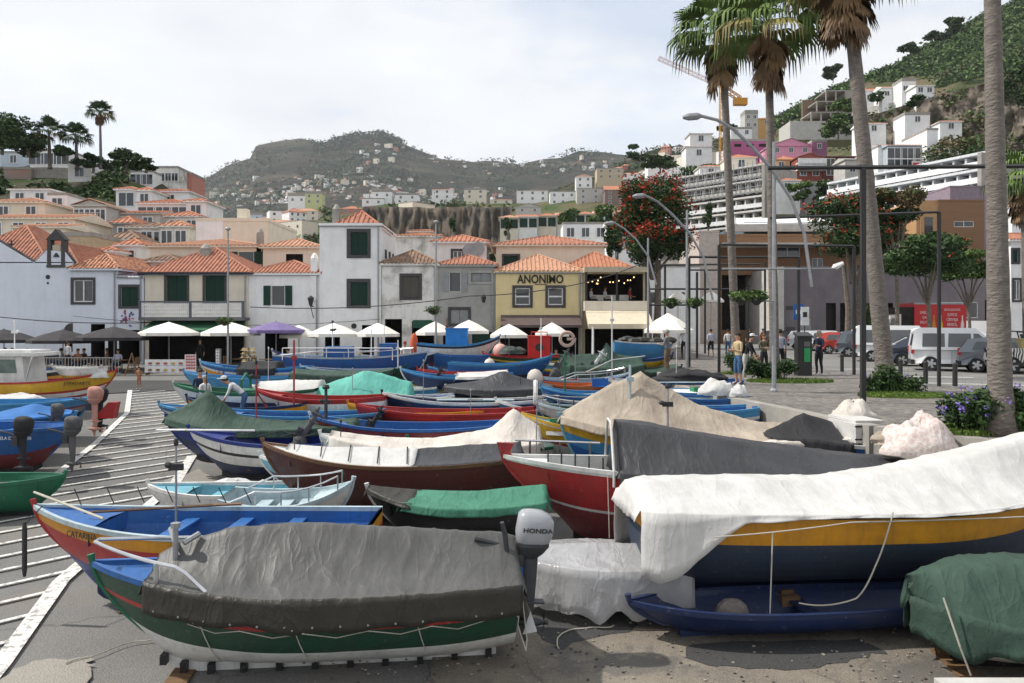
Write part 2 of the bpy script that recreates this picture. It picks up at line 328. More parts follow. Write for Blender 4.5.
# ================================================================ ground
def asphalt(name,c1,c2,patch=None,crack=True,sc=.35):
    m=M(name,c1,c2,rough=.85,scale=sc,bump=.5,bscale=40,detail=10,lo=.35,hi=.65,spec=.25)
    nt=m.node_tree; N=nt.nodes; L=nt.links; b=N['Principled BSDF']; src=b.inputs['Base Color'].links[0].from_socket
    tc=N.new('ShaderNodeTexCoord')
    def layer(src,fac,col):
        mx=N.new('ShaderNodeMix'); mx.data_type='RGBA'; L.new(fac,mx.inputs[0]); L.new(src,mx.inputs[6]); mx.inputs[7].default_value=col; return mx.outputs[2]
    # grit
    n=N.new('ShaderNodeTexNoise'); n.inputs['Scale'].default_value=26; n.inputs['Detail'].default_value=6; n.inputs['Roughness'].default_value=.8; L.new(tc.outputs['Object'],n.inputs['Vector'])
    r=N.new('ShaderNodeValToRGB'); r.color_ramp.elements[0].position=.45; r.color_ramp.elements[1].position=.75; r.color_ramp.elements[1].color=(.55,.55,.55,1); L.new(n.outputs[0],r.inputs[0])
    s=layer(src,r.outputs[0],(c1[0]*1.7,c1[1]*1.7,c1[2]*1.68,1))
    n=N.new('ShaderNodeTexNoise'); n.inputs['Scale'].default_value=.55; n.inputs['Detail'].default_value=12; n.inputs['Roughness'].default_value=.7; L.new(tc.outputs['Object'],n.inputs['Vector'])
    r=N.new('ShaderNodeValToRGB'); r.color_ramp.elements[0].position=.53; r.color_ramp.elements[1].position=.57; r.color_ramp.elements[1].color=(.7,.7,.7,1); L.new(n.outputs[0],r.inputs[0])
    if patch: s=layer(s,r.outputs[0],patch+(1,))
    if crack:
        d=N.new('ShaderNodeTexNoise'); d.inputs['Scale'].default_value=1.5; L.new(tc.outputs['Object'],d.inputs['Vector'])
        mx=N.new('ShaderNodeMix'); mx.data_type='RGBA'; mx.inputs[0].default_value=.3; L.new(tc.outputs['Object'],mx.inputs[6]); L.new(d.outputs['Color'],mx.inputs[7])
        v=N.new('ShaderNodeTexVoronoi'); v.feature='DISTANCE_TO_EDGE'; v.inputs['Scale'].default_value=.30; L.new(mx.outputs[2],v.inputs['Vector'])
        r=N.new('ShaderNodeValToRGB'); r.color_ramp.elements[0].position=.0; r.color_ramp.elements[0].color=(.4,.4,.4,1); r.color_ramp.elements[1].position=.005; r.color_ramp.elements[1].color=(0,0,0,1); L.new(v.outputs['Distance'],r.inputs[0])
        s=layer(s,r.outputs[0],(.03,.03,.028,1))
    L.new(s,b.inputs['Base Color']); return m
yardM=asphalt('yard_asphalt',(.168,.165,.158),(.118,.116,.112),patch=(.185,.172,.155))
def sheet(name,poly_or_grid,mat):
    pass
mb=MB(); xs=[-3500,-600,-150,-70,-40]+[-30+2*i for i in range(24)]+[24,60,150,600,3500]; ys=[-60,-20,-5,0,4,8,10,12,14,16,20,25,30,35,40,45,50,56,62,100,300,900,4000]
for y in ys:
    for x in xs: mb.v.append((x,y,G(y)+(.02*noise.noise((x*.4,y*.4,0)) if -20<y<50 and abs(x)<40 else 0)))
nx=len(xs)
for j in range(len(ys)-1):
    for i in range(nx-1): mb.f.append((j*nx+i,j*nx+i+1,(j+1)*nx+i+1,(j+1)*nx+i)); mb.m.append(0)
struct(mb.build('yard_ground',yardM,smooth=True))
# lighter foreground concrete apron and dark patch (ground marks)
def blotch(name,pts,mat,dz=.03,seed=1,n=6):
    R=random.Random(seed); P=[]
    for i,(a,b) in enumerate(pts):
        c,d=pts[(i+1)%len(pts)]
        for k in range(n):
            t=k/n; P.append((a+(c-a)*t+R.uniform(-.07,.07),b+(d-b)*t+R.uniform(-.07,.07)))
    me=MB(); me.poly([(x,y,G(y)+dz) for x,y in P]); return struct(me.build(name,mat))
def PG(px,py,h=4.95):  # pixel to yard ground
    Y=F*h/(py-HY+.05*F); return (WX(px,Y),Y)
apronM=asphalt('rough_concrete',(.21,.185,.15),(.12,.108,.092),patch=(.10,.095,.09),sc=.9)
blotch('concrete_patch',[PG(430,612),PG(650,628),PG(1100,620),PG(1200,720),PG(420,720),PG(430,660)],apronM,.028,2)
blotch('dark_patch',[PG(560,592),PG(640,612),PG(632,632),PG(560,650),PG(540,640),PG(515,625)],asphalt('asphalt_dark',(.06,.06,.06),(.045,.045,.045),crack=False),.034,3)  # darker asphalt patch beside the green boat
blotch('dark_patch',[PG(690,648),PG(860,640),PG(885,655),PG(840,668),PG(760,672),PG(690,664)],MATS['asphalt_dark'],.034,5)
blotch('pale_patch',[PG(5,678),PG(40,662),PG(92,660),PG(90,672),PG(70,720),PG(-20,720)],asphalt('pale_cement',(.27,.25,.22),(.2,.19,.17),crack=False),.034,6)
blotch('pale_patch',[PG(165,482),PG(200,470),PG(235,488),PG(215,500),PG(170,500)],MATS['pale_cement'],.034,8)
# street in front of the houses, darker strip and paving
mb=MB(); mb.quad((-60,43.5,G(43.5)+.03),(7,43.5,G(43.5)+.03),(7,52,G(50)+.03),(-60,52,G(50)+.03)); mb.v[2]=(7,50,G(50)+.03); mb.v[3]=(-60,50,G(50)+.03)
mb.quad((-60,50,G(50)+.03),(7,50,G(50)+.03),(7,60,G(50)+.03),(-60,60,G(50)+.03))
struct(mb.build('street_paving',M('paving_grey',(.20,.19,.18),(.15,.145,.135),scale=1.2,bump=.3,detail=9)))
mb=MB(); a=PG(105,394);b=PG(205,390);c=PG(215,381);d=PG(105,381)
mb.poly([(p[0],p[1],G(p[1])+.035) for p in (a,b,c,d)]); struct(mb.build('dark_road_strip',MATS['asphalt_dark']))
# white hatched markings
LB=[(-10.6,9),PG(0,512),PG(52,479),PG(95,445),PG(127,414),PG(130,391)]
RB=[(-6.2,8.6),PG(0,668),PG(61,583),PG(160,497),PG(175,485),PG(192,457),(-11.4,30),(-14.2,37.3)]
lineM=M('road_paint_white',(.62,.61,.58),(.26,.255,.245),scale=9,detail=12,lo=.38,hi=.5,rough=.7)
def interp(B,y):
    for (a,b),(c,d) in zip(B,B[1:]):
        if b<=y<=d: return a+(c-a)*(y-b)/(d-b)
    return B[0][0] if y<B[0][1] else B[-1][0]
def strip(mb,p,q,w,dz=.038,n=8):
    p=Vector((p[0],p[1],0));q=Vector((q[0],q[1],0)); d=(q-p).normalized(); s=Vector((-d.y,d.x,0))*w/2
    for k in range(n):
        a=p.lerp(q,k/n); b=p.lerp(q,(k+1)/n)
        mb.quad(*[(v.x,v.y,G(v.y)+dz) for v in (a-s,b-s,b+s,a+s)])
mb=MB()
for B in (LB,RB[:6]):
    for p,q in zip(B,B[1:]): strip(mb,p,q,.20 if B is LB else .26,.042,3)
c=20.83-1.12*14
while c<62:
    ins=[]
    y=8.0
    while y<37.2:
        x=(y-c)/.93
        if y>8.6 and interp(LB,y)<=x<=interp(RB,y): ins.append((x,y))
        y+=.05
    if len(ins)>3: strip(mb,ins[0],ins[-1],.092)
    c+=1.12
struct(mb.build('road_markings',lineM))
# plaza with stone setts, retaining wall
def setts():
    m=M('plaza_setts',(.17,.155,.14),(.125,.115,.105),rough=.8,scale=.8,detail=8); nt=m.node_tree;N=nt.nodes;L=nt.links;b=N['Principled BSDF']; src=b.inputs['Base Color'].links[0].from_socket
    tc=N.new('ShaderNodeTexCoord'); v=N.new('ShaderNodeTexVoronoi'); v.inputs['Scale'].default_value=7; L.new(tc.outputs['Object'],v.inputs['Vector'])
    mx=N.new('ShaderNodeMix'); mx.data_type='RGBA'; mx.blend_type='OVERLAY'; mx.inputs[0].default_value=.45; L.new(src,mx.inputs[6])
    bw=N.new('ShaderNodeRGBToBW'); L.new(v.outputs['Color'],bw.inputs[0]); L.new(bw.outputs[0],mx.inputs[7]); L.new(mx.outputs[2],b.inputs['Base Color'])
    bp=N.new('ShaderNodeBump'); bp.inputs['Strength'].default_value=.6; bp.inputs['Distance'].default_value=.02; bp.invert=True; L.new(v.outputs['Distance'],bp.inputs['Height']); L.new(bp.outputs[0],b.inputs['Normal']); return m
PB=[(60,14.0),(8.6,14.0),(7.4,15.9),(6.3,22),(5.7,27),(6.6,35),(7.2,43),(7.2,62),(60,62)]
mb=MB(); mb.poly([(x,y,PLZ) for x,y in reversed(PB)]); struct(mb.build('plaza_paving',setts()))
mb=MB()
for p,q in zip(PB[:8],PB[1:8]):
    d=(Vector(q)-Vector(p)).normalized(); s=Vector((d.y,-d.x))*.3
    P=[(p[0],p[1]),(q[0],q[1]),(q[0]-s.x,q[1]-s.y),(p[0]-s.x,p[1]-s.y)]
    z0,z1=-4.8,PLZ-.003; vs=[(x,y,z0) for x,y in P]+[(x,y,z1) for x,y in P]
    mb.add(vs,[(0,1,2,3),(4,5,6,7),(0,1,5,4),(1,2,6,5),(2,3,7,6),(3,0,4,7)])
tag(mb.build('retaining_wall',conc),'low concrete retaining wall holding up the cobbled plaza beside the boats','wall')
mb=MB(); mb.poly([(14.2,62,PLZ+.005),(14.0,33,PLZ+.005),(14.0,27,PLZ+.005),(14.6,24.6,PLZ+.005),(17,22.6,PLZ+.005),(60,20,PLZ+.005),(160,90,PLZ+.005),(160,100,PLZ+.005),(20,100,PLZ+.005)])
parkM=asphalt('car_park_asphalt',(.20,.195,.185),(.15,.148,.14),crack=False); struct(mb.build('car_park',parkM))
mb=MB(); mb.poly([(7.2,62,PLZ-.02),(7.2,130,PLZ-.02),(170,130,PLZ-.02),(170,62,PLZ-.02)][::-1]); mb.poly([(60,14,PLZ-.02),(60,62,PLZ-.02),(170,62,PLZ-.02),(170,14,PLZ-.02)][::-1]); struct(mb.build('square_pavement',M('square_pave',(.17,.165,.155),(.13,.125,.12))))
mb=MB()
for (p,q,w) in [((14.6,31),(17.5,30.2),.12),((14.2,27.4),(19,25.4),.12),((18,24.3),(24,22.6),.12),((15,36),(19,36),.12)]:
    p=Vector((*p,0));q=Vector((*q,0));d=(q-p).normalized();s=Vector((-d.y,d.x,0))*w
    mb.quad(*[(v.x,v.y,PLZ+.01) for v in (p-s,q-s,q+s,p+s)])
struct(mb.build('parking_lines',lineM))
mb=MB(); a=W(935,690,8.7); mb.box(4.62,12,8.0,8.72,-4.6,-3.86); tag(mb.build('concrete_parapet',concL),'pale concrete parapet end in the bottom right corner','wall')
# ================================================================ hills
class Layer:
    def __init__(s,sil,Y0,Y1,base,curve=1.0,amp=.02,freq=.02):
        s.sil=sil;s.Y0=Y0;s.Y1=Y1;s.base=base;s.curve=curve;s.amp=amp;s.freq=freq
    def top(s,px):
        P=s.sil
        if px<=P[0][0]: return P[0][1]
        for (a,b),(c,d) in zip(P,P[1:]):
            if a<=px<=c: return b+(d-b)*(px-a)/(c-a)
        return P[-1][1]
    def bs(s,px): return s.base
    def py(s,px,t): 
        b=s.base; return b+(s.top(px)-b)*(t**s.curve)
    def Yt(s,t): return s.Y0+(s.Y1-s.Y0)*t
    def hit(s,px,py):
        k=(py-s.base)/(s.top(px)-s.base+1e-9); k=min(max(k,0.0),1.0); t=k**(1/s.curve); return s.Yt(t)
    def mesh(s,name,mat,x0,x1,nx,ny,seed=0):
        mb=MB(); rows=ny+4
        for j in range(rows):
            for i in range(nx+1):
                px=x0+(x1-x0)*i/nx
                if j<=ny:
                    t=j/ny; Y=s.Yt(t); p=W(px,s.py(px,t),Y)
                    nz=noise.fractal(Vector((p.x*s.freq,p.y*s.freq,seed)),1,2,5)
                    p.z+=nz*s.amp*Y*(.25+.75*min(1,t*3))*(1 if j<ny else .5); p.y+=noise.noise(Vector((p.x*s.freq*2,j*.7,seed)))*s.amp*Y
                else:
                    k=j-ny; Y=s.Y1*(1+.18*k); p=W(px,s.top(px),s.Y1); x=p.x*Y/s.Y1; p=Vector((x,Y,p.z-(.25*k)*abs(p.z+3)-2*k))
                mb.v.append(tuple(p))
        n=nx+1
        for j in range(rows-1):
            for i in range(nx): mb.f.append((j*n+i,j*n+i+1,(j+1)*n+i+1,(j+1)*n+i)); mb.m.append(0)
        return struct(mb.build(name,mat,smooth=True))
def terrain(name,cols,sc,bump=1.0,terr=0,dist=1.0):
    m=bpy.data.materials.new(name); m.use_nodes=True; nt=m.node_tree;N=nt.nodes;L=nt.links;b=N['Principled BSDF']; b.inputs['Roughness'].default_value=.95; b.inputs['Specular IOR Level'].default_value=.1
    tc=N.new('ShaderNodeTexCoord'); n=N.new('ShaderNodeTexNoise'); n.inputs['Scale'].default_value=sc; n.inputs['Detail'].default_value=13; n.inputs['Roughness'].default_value=.68; n.inputs['Distortion'].default_value=.4; L.new(tc.outputs['Object'],n.inputs['Vector'])
    r=N.new('ShaderNodeValToRGB'); el=r.color_ramp.elements
    for i,(p,c) in enumerate(cols):
        e=el[i] if i<2 else el.new(p); e.position=p; e.color=c+(1,)
    L.new(n.outputs[0],r.inputs[0]); s=r.outputs[0]; h=n.outputs[0]
    if terr:
        mp=N.new('ShaderNodeMapping'); mp.inputs['Scale'].default_value=(.06,.06,1); L.new(tc.outputs['Object'],mp.inputs[0])
        w=N.new('ShaderNodeTexNoise'); w.inputs['Scale'].default_value=terr*.8; w.inputs['Detail'].default_value=6; w.inputs['Roughness'].default_value=.7; L.new(mp.outputs[0],w.inputs['Vector'])
        r2=N.new('ShaderNodeValToRGB'); r2.color_ramp.elements[0].position=.50; r2.color_ramp.elements[1].position=.62; r2.color_ramp.elements[1].color=(.6,.6,.6,1); L.new(w.outputs[0],r2.inputs[0])
        mx=N.new('ShaderNodeMix'); mx.data_type='RGBA'; L.new(r2.outputs[0],mx.inputs[0]); L.new(s,mx.inputs[6]); mx.inputs[7].default_value=(.10,.09,.06,1); s=mx.outputs[2]; h=w.outputs[0]
    L.new(s,b.inputs['Base Color'])
    bp=N.new('ShaderNodeBump'); bp.inputs['Strength'].default_value=bump; bp.inputs['Distance'].default_value=dist; L.new(n.outputs[0],bp.inputs['Height']); L.new(bp.outputs[0],b.inputs['Normal'])
    return m
MT=Layer([(-200,262),(120,262),(165,215),(190,188),(205,178),(228,164),(250,159),(256,147),(285,141),(300,139),(320,144),(335,139),(360,134),(385,133),(398,140),(410,146),(440,158),(470,163),(500,159),(520,163),(545,158),(560,156),(577,149),(600,153),(640,160),(700,165),(1300,190)],800,2300,318,.9,.010,.004)
MT.mesh('far_mountain',terrain('mountain_side',[(.3,(.006,.011,.006)),(.46,(.012,.018,.009)),(.56,(.030,.022,.016)),(.68,(.015,.021,.010))],.012,1,.05,9),-260,1300,260,60,3)
R2=Layer([(440,262),(500,222),(540,196),(570,185),(600,172),(625,162),(645,152),(662,146),(675,150),(700,142),(730,136),(760,138),(900,150),(1200,190)],430,850,322,.9,.006,.01)
R2.mesh('wooded_ridge',terrain('ridge_side',[(.3,(.010,.018,.008)),(.46,(.02,.032,.013)),(.58,(.055,.045,.028)),(.7,(.026,.038,.015))],.03,1,.12,4),420,1200,120,40,7)
TW=Layer([(120,285),(180,262),(205,247),(235,236),(260,227),(300,214),(340,209),(380,205),(440,203),(500,203),(530,204),(560,200),(620,190),(700,180),(900,180)],130,420,338,.8,.006,.02)
TW.mesh('town_slope',terrain('slope_green',[(.3,(.025,.05,.015)),(.46,(.05,.085,.028)),(.58,(.12,.10,.06)),(.7,(.07,.10,.035))],.06,1,.2,2),110,900,130,40,11)
LH=Layer([(-400,150),(-40,160),(0,166),(100,166),(130,168),(160,180),(178,192),(190,205),(205,232),(225,252),(250,275),(300,310)],62,118,343,.75,.006,.05)
LH.mesh('left_hill',terrain('left_hill_side',[(.3,(.02,.035,.012)),(.46,(.04,.06,.02)),(.56,(.075,.065,.05)),(.7,(.045,.07,.022))],.14,1,0,1),-400,300,120,40,5)
RH=Layer([(470,320),(520,262),(560,240),(600,222),(640,205),(690,190),(720,170),(745,150),(765,128),(800,108),(830,92),(850,83),(880,72),(900,64),(930,46),(955,32),(985,15),(1010,5),(1024,-6),(1150,-70),(1500,-160)],92,420,342,.8,.006,.02)
RH.mesh('right_hill',terrain('right_hill_side',[(.3,(.025,.042,.015)),(.46,(.06,.075,.028)),(.56,(.13,.10,.065)),(.7,(.075,.09,.035))],.05,1,.16,2),460,1500,200,70,9)
# ================================================================ waterfront buildings
GR=None
def plinth(root,a,b,z,mat=stone,y=-.05):
    mb=MB(); mb.box(a,b,y,-.002,0,z); mb.build('plinth',mat,root)
# A chapel-like white house with bell cote
Y=50; zg=G(50)-.02
r,lx,lz=front('white_gabled_house','large white gabled house with bell cote and round dark arch behind dark parasols','house',-70,73,262,Y,9,wallB,None,
  [(-40,-14,276,306,'glass'),(89-24,79,331,352,'dark'),(-60,-30,325,366,'dark')])
mb=MB(); P=[(-70,262),(-70,225),(-30,205),(0,245),(34,262),(50,250),(50,267.5),(65,267.5),(65,256),(74,262)]
# parapet profile above the wall: two peaks
prof=[(-70,263),(-70,232),(-45,215),(34,263)]; mb.prism([(lx(x),0,lz(y)) for x,y in prof],.35)
prof=[(34,263),(47,250),(65,252),(73.5,263)]; mb.prism([(lx(x),0,lz(y)) for x,y in prof],.35)
mb.build('gable',wallB,r)
mb=MB(); 
for p,q in [((-45,214),(34,262)),((34,262),(47,249)),((65,251.5),(74.5,262.5))]: mb.tube([(lx(p[0]),.15,lz(p[1])),(lx(q[0]),.15,lz(q[1]))],.09,4)
mb.build('coping',stone,r)
bc=MB(); 
for x in (47.5,61.5): bc.box(lx(x),lx(x+3.5),-.05,.4,lz(267),lz(240))
bc.box(lx(47),lx(65.5),-.08,.43,lz(267.5),lz(265)); bc.prism([(lx(46),-.08,lz(240)),(lx(66.5),-.08,lz(240)),(lx(56.2),-.08,lz(229))],.5)
c=bc.build('bell_cote',stone,r); mb=MB(); mb.lathe((lx(56.3),.17,lz(257)),[(.28,0),(.24,.12),(.16,.3),(.1,.42),(.03,.46)],10); mb.box(lx(51),lx(61.5),.12,.2,lz(246.5),lz(245)); mb.build('bell',blackM,c)
mb=MB(); mb.box(lx(52.3),lx(60.3),.02,.06,lz(262),lz(245)); mb.build('cote_opening',M('bright_wall',(.5,.45,.35)),c)
mb=MB(); mb.box(lx(9.3),lx(10.3),.12,.2,lz(252),lz(240)); mb.box(lx(6.5),lx(13),.12,.2,lz(244.6),lz(243.2)); mb.build('cross',stone,r)
mb=MB(); roof(mb,lx(-70),lx(44),.5,9,lz(262),lz(218),'hip',ov=.0,sp=.24); roof(mb,lx(20),lx(74),.5,8,lz(264),lz(240),'hip',ov=0,sp=.24); mb.build('roof',[tile,tile,wallB],r)
plinth(r,lx(-70),lx(65),lz(352.5),M('plinth_dark',(.05,.06,.075)))
mb=MB(); mb.lathe((lx(48),-.03,lz(277)),[(.14,0),(.14,.03)],10,ax='y'); mb.box(lx(48)-.05,lx(48)+.05,-.04,0,lz(284),lz(282)); mb.build('vent_hole',blackM,r)
mb=MB(); mb.lathe((lx(72),-.03,lz(331)),[(.50,0),(.50,.06)],16,ax='y'); mb.build('round_arch',stone,r)
# second part
r,lx,lz=front('white_tiled_house','white house with patched tiled roof and stone-framed casement beside the wall drawing','house',73,117.5,270,Y-.05,8,wallB,'hip',
  [(71.5+2,93,280,302,'glass'),(91,105,324,366,'shop'),(108,117,330,366,'shop')],ridge=252,rmat=tileM,ov=.25)
r,lx,lz=front('narrow_white_house','narrow white house with dark green window and faded purple cloth over its roof','house',117.5,143.5,277,Y-.1,7,wallB,'shed',
  [(121,138,287,306,'shutter'),(119,140,330,366,'shop')],ridge=262,rmat=M('cloth_roof',(.16,.08,.10),(.10,.06,.08),scale=6),ov=.05)
mb=MB(); # mural of strokes
R=random.Random(4)
for k in range(26):
    x=R.uniform(121.5,135);z=R.uniform(312,327) ; 
    if (x<127 and z>322) : continue
    mb.tube([(lx(x),-.02,lz(z)),(lx(x+R.uniform(-2,2)),-.02,lz(z+R.uniform(-3,3)))],.05,4,R.choice([0,1,2,3]))
mb.build('mural',[M('mural_pink',(.5,.15,.2)),M('mural_blue',(.1,.12,.35)),M('mural_red',(.4,.07,.07)),M('mural_purple',(.25,.12,.35))],r)
# C balcony house
r,lx,lz=front('balcony_house','cream house with a long white lattice balcony and a green awning over the café below','house',145,248,274,Y,8,wallC,'hip',
  [(166.5,187,276,302,'shutter'),(205,224.5,276,302,'shutter'),(149,244,326,366.5,'shop')],ridge=243,fascia=M('fascia_blue',(.035,.045,.065)),ov=.35,sp=.24,fw=.14)
mb=MB(); mb.box(lx(146.5),lx(250),-1.1,-.01,lz(320.5),lz(317.5)); mb.build('balcony_slab',M('slab_grey',(.14,.14,.15)),r)
mb=MB(); gx=M('balcony_grey',(.10,.11,.13))
for x in (147,196,247.5): mb.box(lx(x),lx(x+2),-1.12,-1.0,lz(318),lz(302))
mb.box(lx(147),lx(249.5),-1.14,-.98,lz(303),lz(301.5)); b_=mb.build('balcony_railing',gx,r)
mb=MB(); x=149.3
while x<247:
    if 195<x<198.6 and mb.v: mb.build('lattice',whiteF,b_); mb=MB()
    if not 195<x<198.6:
        for k in range(7):
            z=lz(316.8)+k*.125; mb.box(lx(x),lx(x)+.07,-1.08,-1.05,z,z+.10)
        for k in range(4):
            z=lz(316.8)+k*.23; mb.box(lx(x)+.07,lx(x)+.12,-1.08,-1.05,z,z+.09)
    x+=1.9
mb.build('lattice',whiteF,b_)
gA=M('awning_green',(.035,.13,.065),(.025,.10,.05)); mb=MB(); mb.prism([(lx(153),-.06,lz(320.8)),(lx(153),-1.6,lz(330)),(lx(153),-1.6,lz(333)),(lx(153),-.06,lz(324))],lx(246)-lx(153),axis=0); mb.build('awning',gA,r)
def chimney(root,x0,x1,z0,z1,y,mat=conc,cap=True):
    mb=MB(); mb.box(x0,x1,y,y+(x1-x0),z0,z1-.25); 
    if cap: c=(x0+x1)/2; mb.lathe((c,y+(x1-x0)/2,z1-.25),[((x1-x0)*.55,0),((x1-x0)*.62,.12),((x1-x0)*.35,.35),(.05,.45)],8)
    mb.build('chimney',mat,root)
chimney(r,lx(187),lx(197),lz(262),lz(243),2,MATS['concrete_raw']); chimney(r,lx(186),lx(198),lz(262),lz(246),5,MATS['concrete_raw'])
# D
r,lx,lz=front('white_shuttered_house','low white house with one window between open green shutters, purple parasol at its door','house',248.5,319.5,274.5,Y+.1,7,wallW,'hip',
  [(271,285,286,305,'open'),(265,288,332,366.5,'shop')],ridge=258,ov=.2)
chimney(r,lx(311),lx(317.5),lz(300),lz(256),-.1,wallW)
mb=MB(); mb.box(lx(313.6),lx(314.4),-.9,-.1,lz(307),lz(306)); mb.tube([(lx(314),-.1,lz(318)),(lx(314),-.5,lz(312)),(lx(314),-.8,lz(307))],.025,4); mb.lathe((lx(314),-.8,lz(306)),[(.10,0),(.2,.45),(.22,.47),(.05,.62)],6); mb.build('wall_lantern',blackM,r)
# E tower
r,lx,lz=front('white_tower_house','tall white tower house with a small pyramid of orange tiles and two green shuttered windows','house',319.5,381,225.5,Y-.1,6.4,wallW,'flat',
  [(350,367.5,232,255,'shutter'),(350,367.5,282,305,'shutter'),(362,374,325,367,'shop'),(325,340,334,367,'shop')],ridge=224,zg=G(50),fw=.2)
mb=MB(); roof(mb,lx(329),lx(380.5),.3,4.2,lz(226.5),lz(206),'pyr',ov=.1); mb.build('roof',[tile,tile,wallW],r)
chimney(r,lx(328),lx(335),lz(226),lz(204),1.2,conc)
mb=MB(); mb.lathe((lx(354),-.04,lz(326)),[(.17,0),(.17,.04)],12,ax='y'); mb.build('round_plaque',blackM,r)
mb=MB(); [mb.box(lx(381)+.003,lx(381)+.05,1.5+i*1.6,2.1+i*1.6,lz(256),lz(247)) for i in range(3)]; mb.build('side_window',stone,r)
# F weathered
r,lx,lz=front('weathered_white_house','weathered white house with peeling plaster and one brown boarded window','house',381.6,437.5,265,Y,7,wallD,'hip',
  [(402,419.5,276,297.5,'brown'),(385,402,319,367,'shop'),(412,434,321,367,'shop')],ridge=248,rmat=tileB,ov=.15)
mb=MB(); mb.box(lx(413),lx(432),-.1,-.003,lz(328),lz(320)); mb.build('shop_sign',M('sign_green',(.02,.09,.06)),r)
# G grey
r,lx,lz=front('grey_house','grey plastered house with an open casement between pale shutters and a small orange roof','house',438,495,266,Y+.05,7,wallG,'hip',
  [(449,461,273,291,'open',greyS),(471,491,273,281.5,'greyp',wallG),(450.5,468.5,309.5,324,'greyp'),(443,466,332,367,'shop'),(472,492,332,367,'door')],ridge=253,ov=.15)
mb=MB(); mb.tube([(lx(484),0,lz(300)),(lx(484),-.6,lz(302)),(lx(484),-.6,lz(299))],.03,4); mb.lathe((lx(484),-.6,lz(303)),[(.08,0),(.17,.35),(.05,.52)],6); mb.build('wall_lantern',blackM,r)
def dish(root,x,y,z,rad,name='satellite_dish'):
    mb=MB(); mb.lathe((x,y,z),[(rad,0),(rad*.8,.08),(rad*.4,.16),(.02,.18)],14,ax='y'); mb.tube([(x,y+.1,z),(x,y+.1,z-rad-.3)],.03,4); mb.build(name,M('dish_grey',(.32,.33,.35),rough=.5),root,smooth=False)
dish(r,lx(467.5),2.2,lz(247.5),.46)
# H yellow
r,lx,lz=front('yellow_restaurant','yellow restaurant building with two white sash windows and dark letters under its tiled roof','restaurant',495.5,582.5,272.5,Y,8,wallY,'hip',
  [(515,530,288,305,'sash'),(548,563,288,305,'sash'),(500,579,327,367,'shop')],ridge=251,rmat=tileP,ov=.12,sp=.26,fw=.17)
text('ANONIMO',.74,(lx(540.5),-.03,lz(279.6)),(PI/2,0,0),M('letter_dark',(.03,.028,.02)),r,ext=.03,sx=.80,font_bold=True)
mb=MB(); mb.box(lx(535),lx(547),-.03,-.004,lz(284.8),lz(284.2)); mb.build('lettering',MATS['letter_dark'],r)
bA=M('awning_brown',(.11,.08,.075),(.09,.065,.06)); mb=MB(); mb.prism([(lx(501),-.02,lz(315)),(lx(501),-1.3,lz(325)),(lx(501),-1.3,lz(327.5)),(lx(501),-.02,lz(319))],lx(580)-lx(501),axis=0); mb.build('awning',bA,r)
mb=MB(); mb.box(lx(582.5)-.25,lx(582.5),-.04,-.001,0,lz(273)); mb.build('corner_strip',M('corner_white',(.55,.5,.35)),r)
# I terrace restaurant
r,lx,lz=front('terrace_restaurant','restaurant with an open upstairs dining terrace, hanging lights and a cream awning below','restaurant',583,645,270,Y+.05,9,M('plaster_tan',(.45,.38,.27)),None,
  [(585,643,274,301,'shop'),(585,643,329,367,'shop')])
mb=MB(); roof(mb,lx(566),lx(634),1.5,9,lz(265.5),lz(247),'hip',ov=.1,sp=.25); mb.build('roof',[tileO,tileO,wallC],r)
mb=MB(); mb.box(lx(583),lx(646),-1.0,.0-.003,lz(273),lz(268)); mb.build('terrace_canopy',M('canopy_cream',(.5,.44,.33)),r)
mb=MB(); mb.box(lx(583),lx(646),-1.1,-.003,lz(311),lz(301.5)); mb.build('parapet',wallC,r)
for x in (584,614,643):
    mb=MB(); mb.box(lx(x),lx(x)+.12,-.95,-.85,lz(301.5),lz(273)); mb.build('post',blackM,r)
cA=M('awning_cream',(.62,.55,.42),(.55,.48,.36)); mb=MB(); mb.prism([(lx(584),-1.12,lz(311)),(lx(584),-2.9,lz(324)),(lx(584),-2.9,lz(328.5)),(lx(584),-1.12,lz(314.5))],lx(645)-lx(584),axis=0); mb.build('awning',cA,r)
bulb=M('lamp_glow',(.9,.6,.3),em=(1,.6,.25,2.5)); R=random.Random(3)
for k in range(14):
    x=R.uniform(586,642); z=R.uniform(276,283); mb=MB(); mb.ell((lx(x),.4+R.random(),lz(z)),(.04,.04,.045),6,4); mb.build('hanging_lamp',bulb,r)
# rear houses directly behind the front row
def back(name,label,x0,x1,ye,yb,Y,depth,wall,rf,ridge,rmat,ops=(),ov=.25,sp=.32,cat='house'):
    return front(name,label,cat,x0,x1,ye,Y,depth,wall,rf,ops,zg=G(50),ridge=ridge,rmat=rmat,ov=ov,sp=sp)
back('broad_white_house','broad white house with a wide orange hipped roof rising behind the yellow restaurant',496,604,246,300,60,10,wallC,'hip',230,tile,[(504,518,256,268,'shutter')])
r,lx,lz=back('white_hipped_house','white house with hipped roof and a small casement behind the grey house',434,486,243,300,58.5,8,wallW,'hip',232.5,tileO,[(453,462,251,258,'glass')]); dish(r,lx(478),-.3,lz(249),.5)
r,lx,lz=back('long_cream_house','long cream house with pale tiled roof between the balcony house and the tower',263,319,248,300,58,8,wallC,'hip',236,tileP,[(286,303,254,263,'dark')]); chimney(r,lx(252),lx(258),lz(252),lz(229),1)
r,lx,lz=back('cream_tiled_house','cream house with a low pale tiled roof behind the cream balcony house',150,261,247,300,59,9,wallC,'hip',234,tileP,[(238,254,252,264,'open')]); 
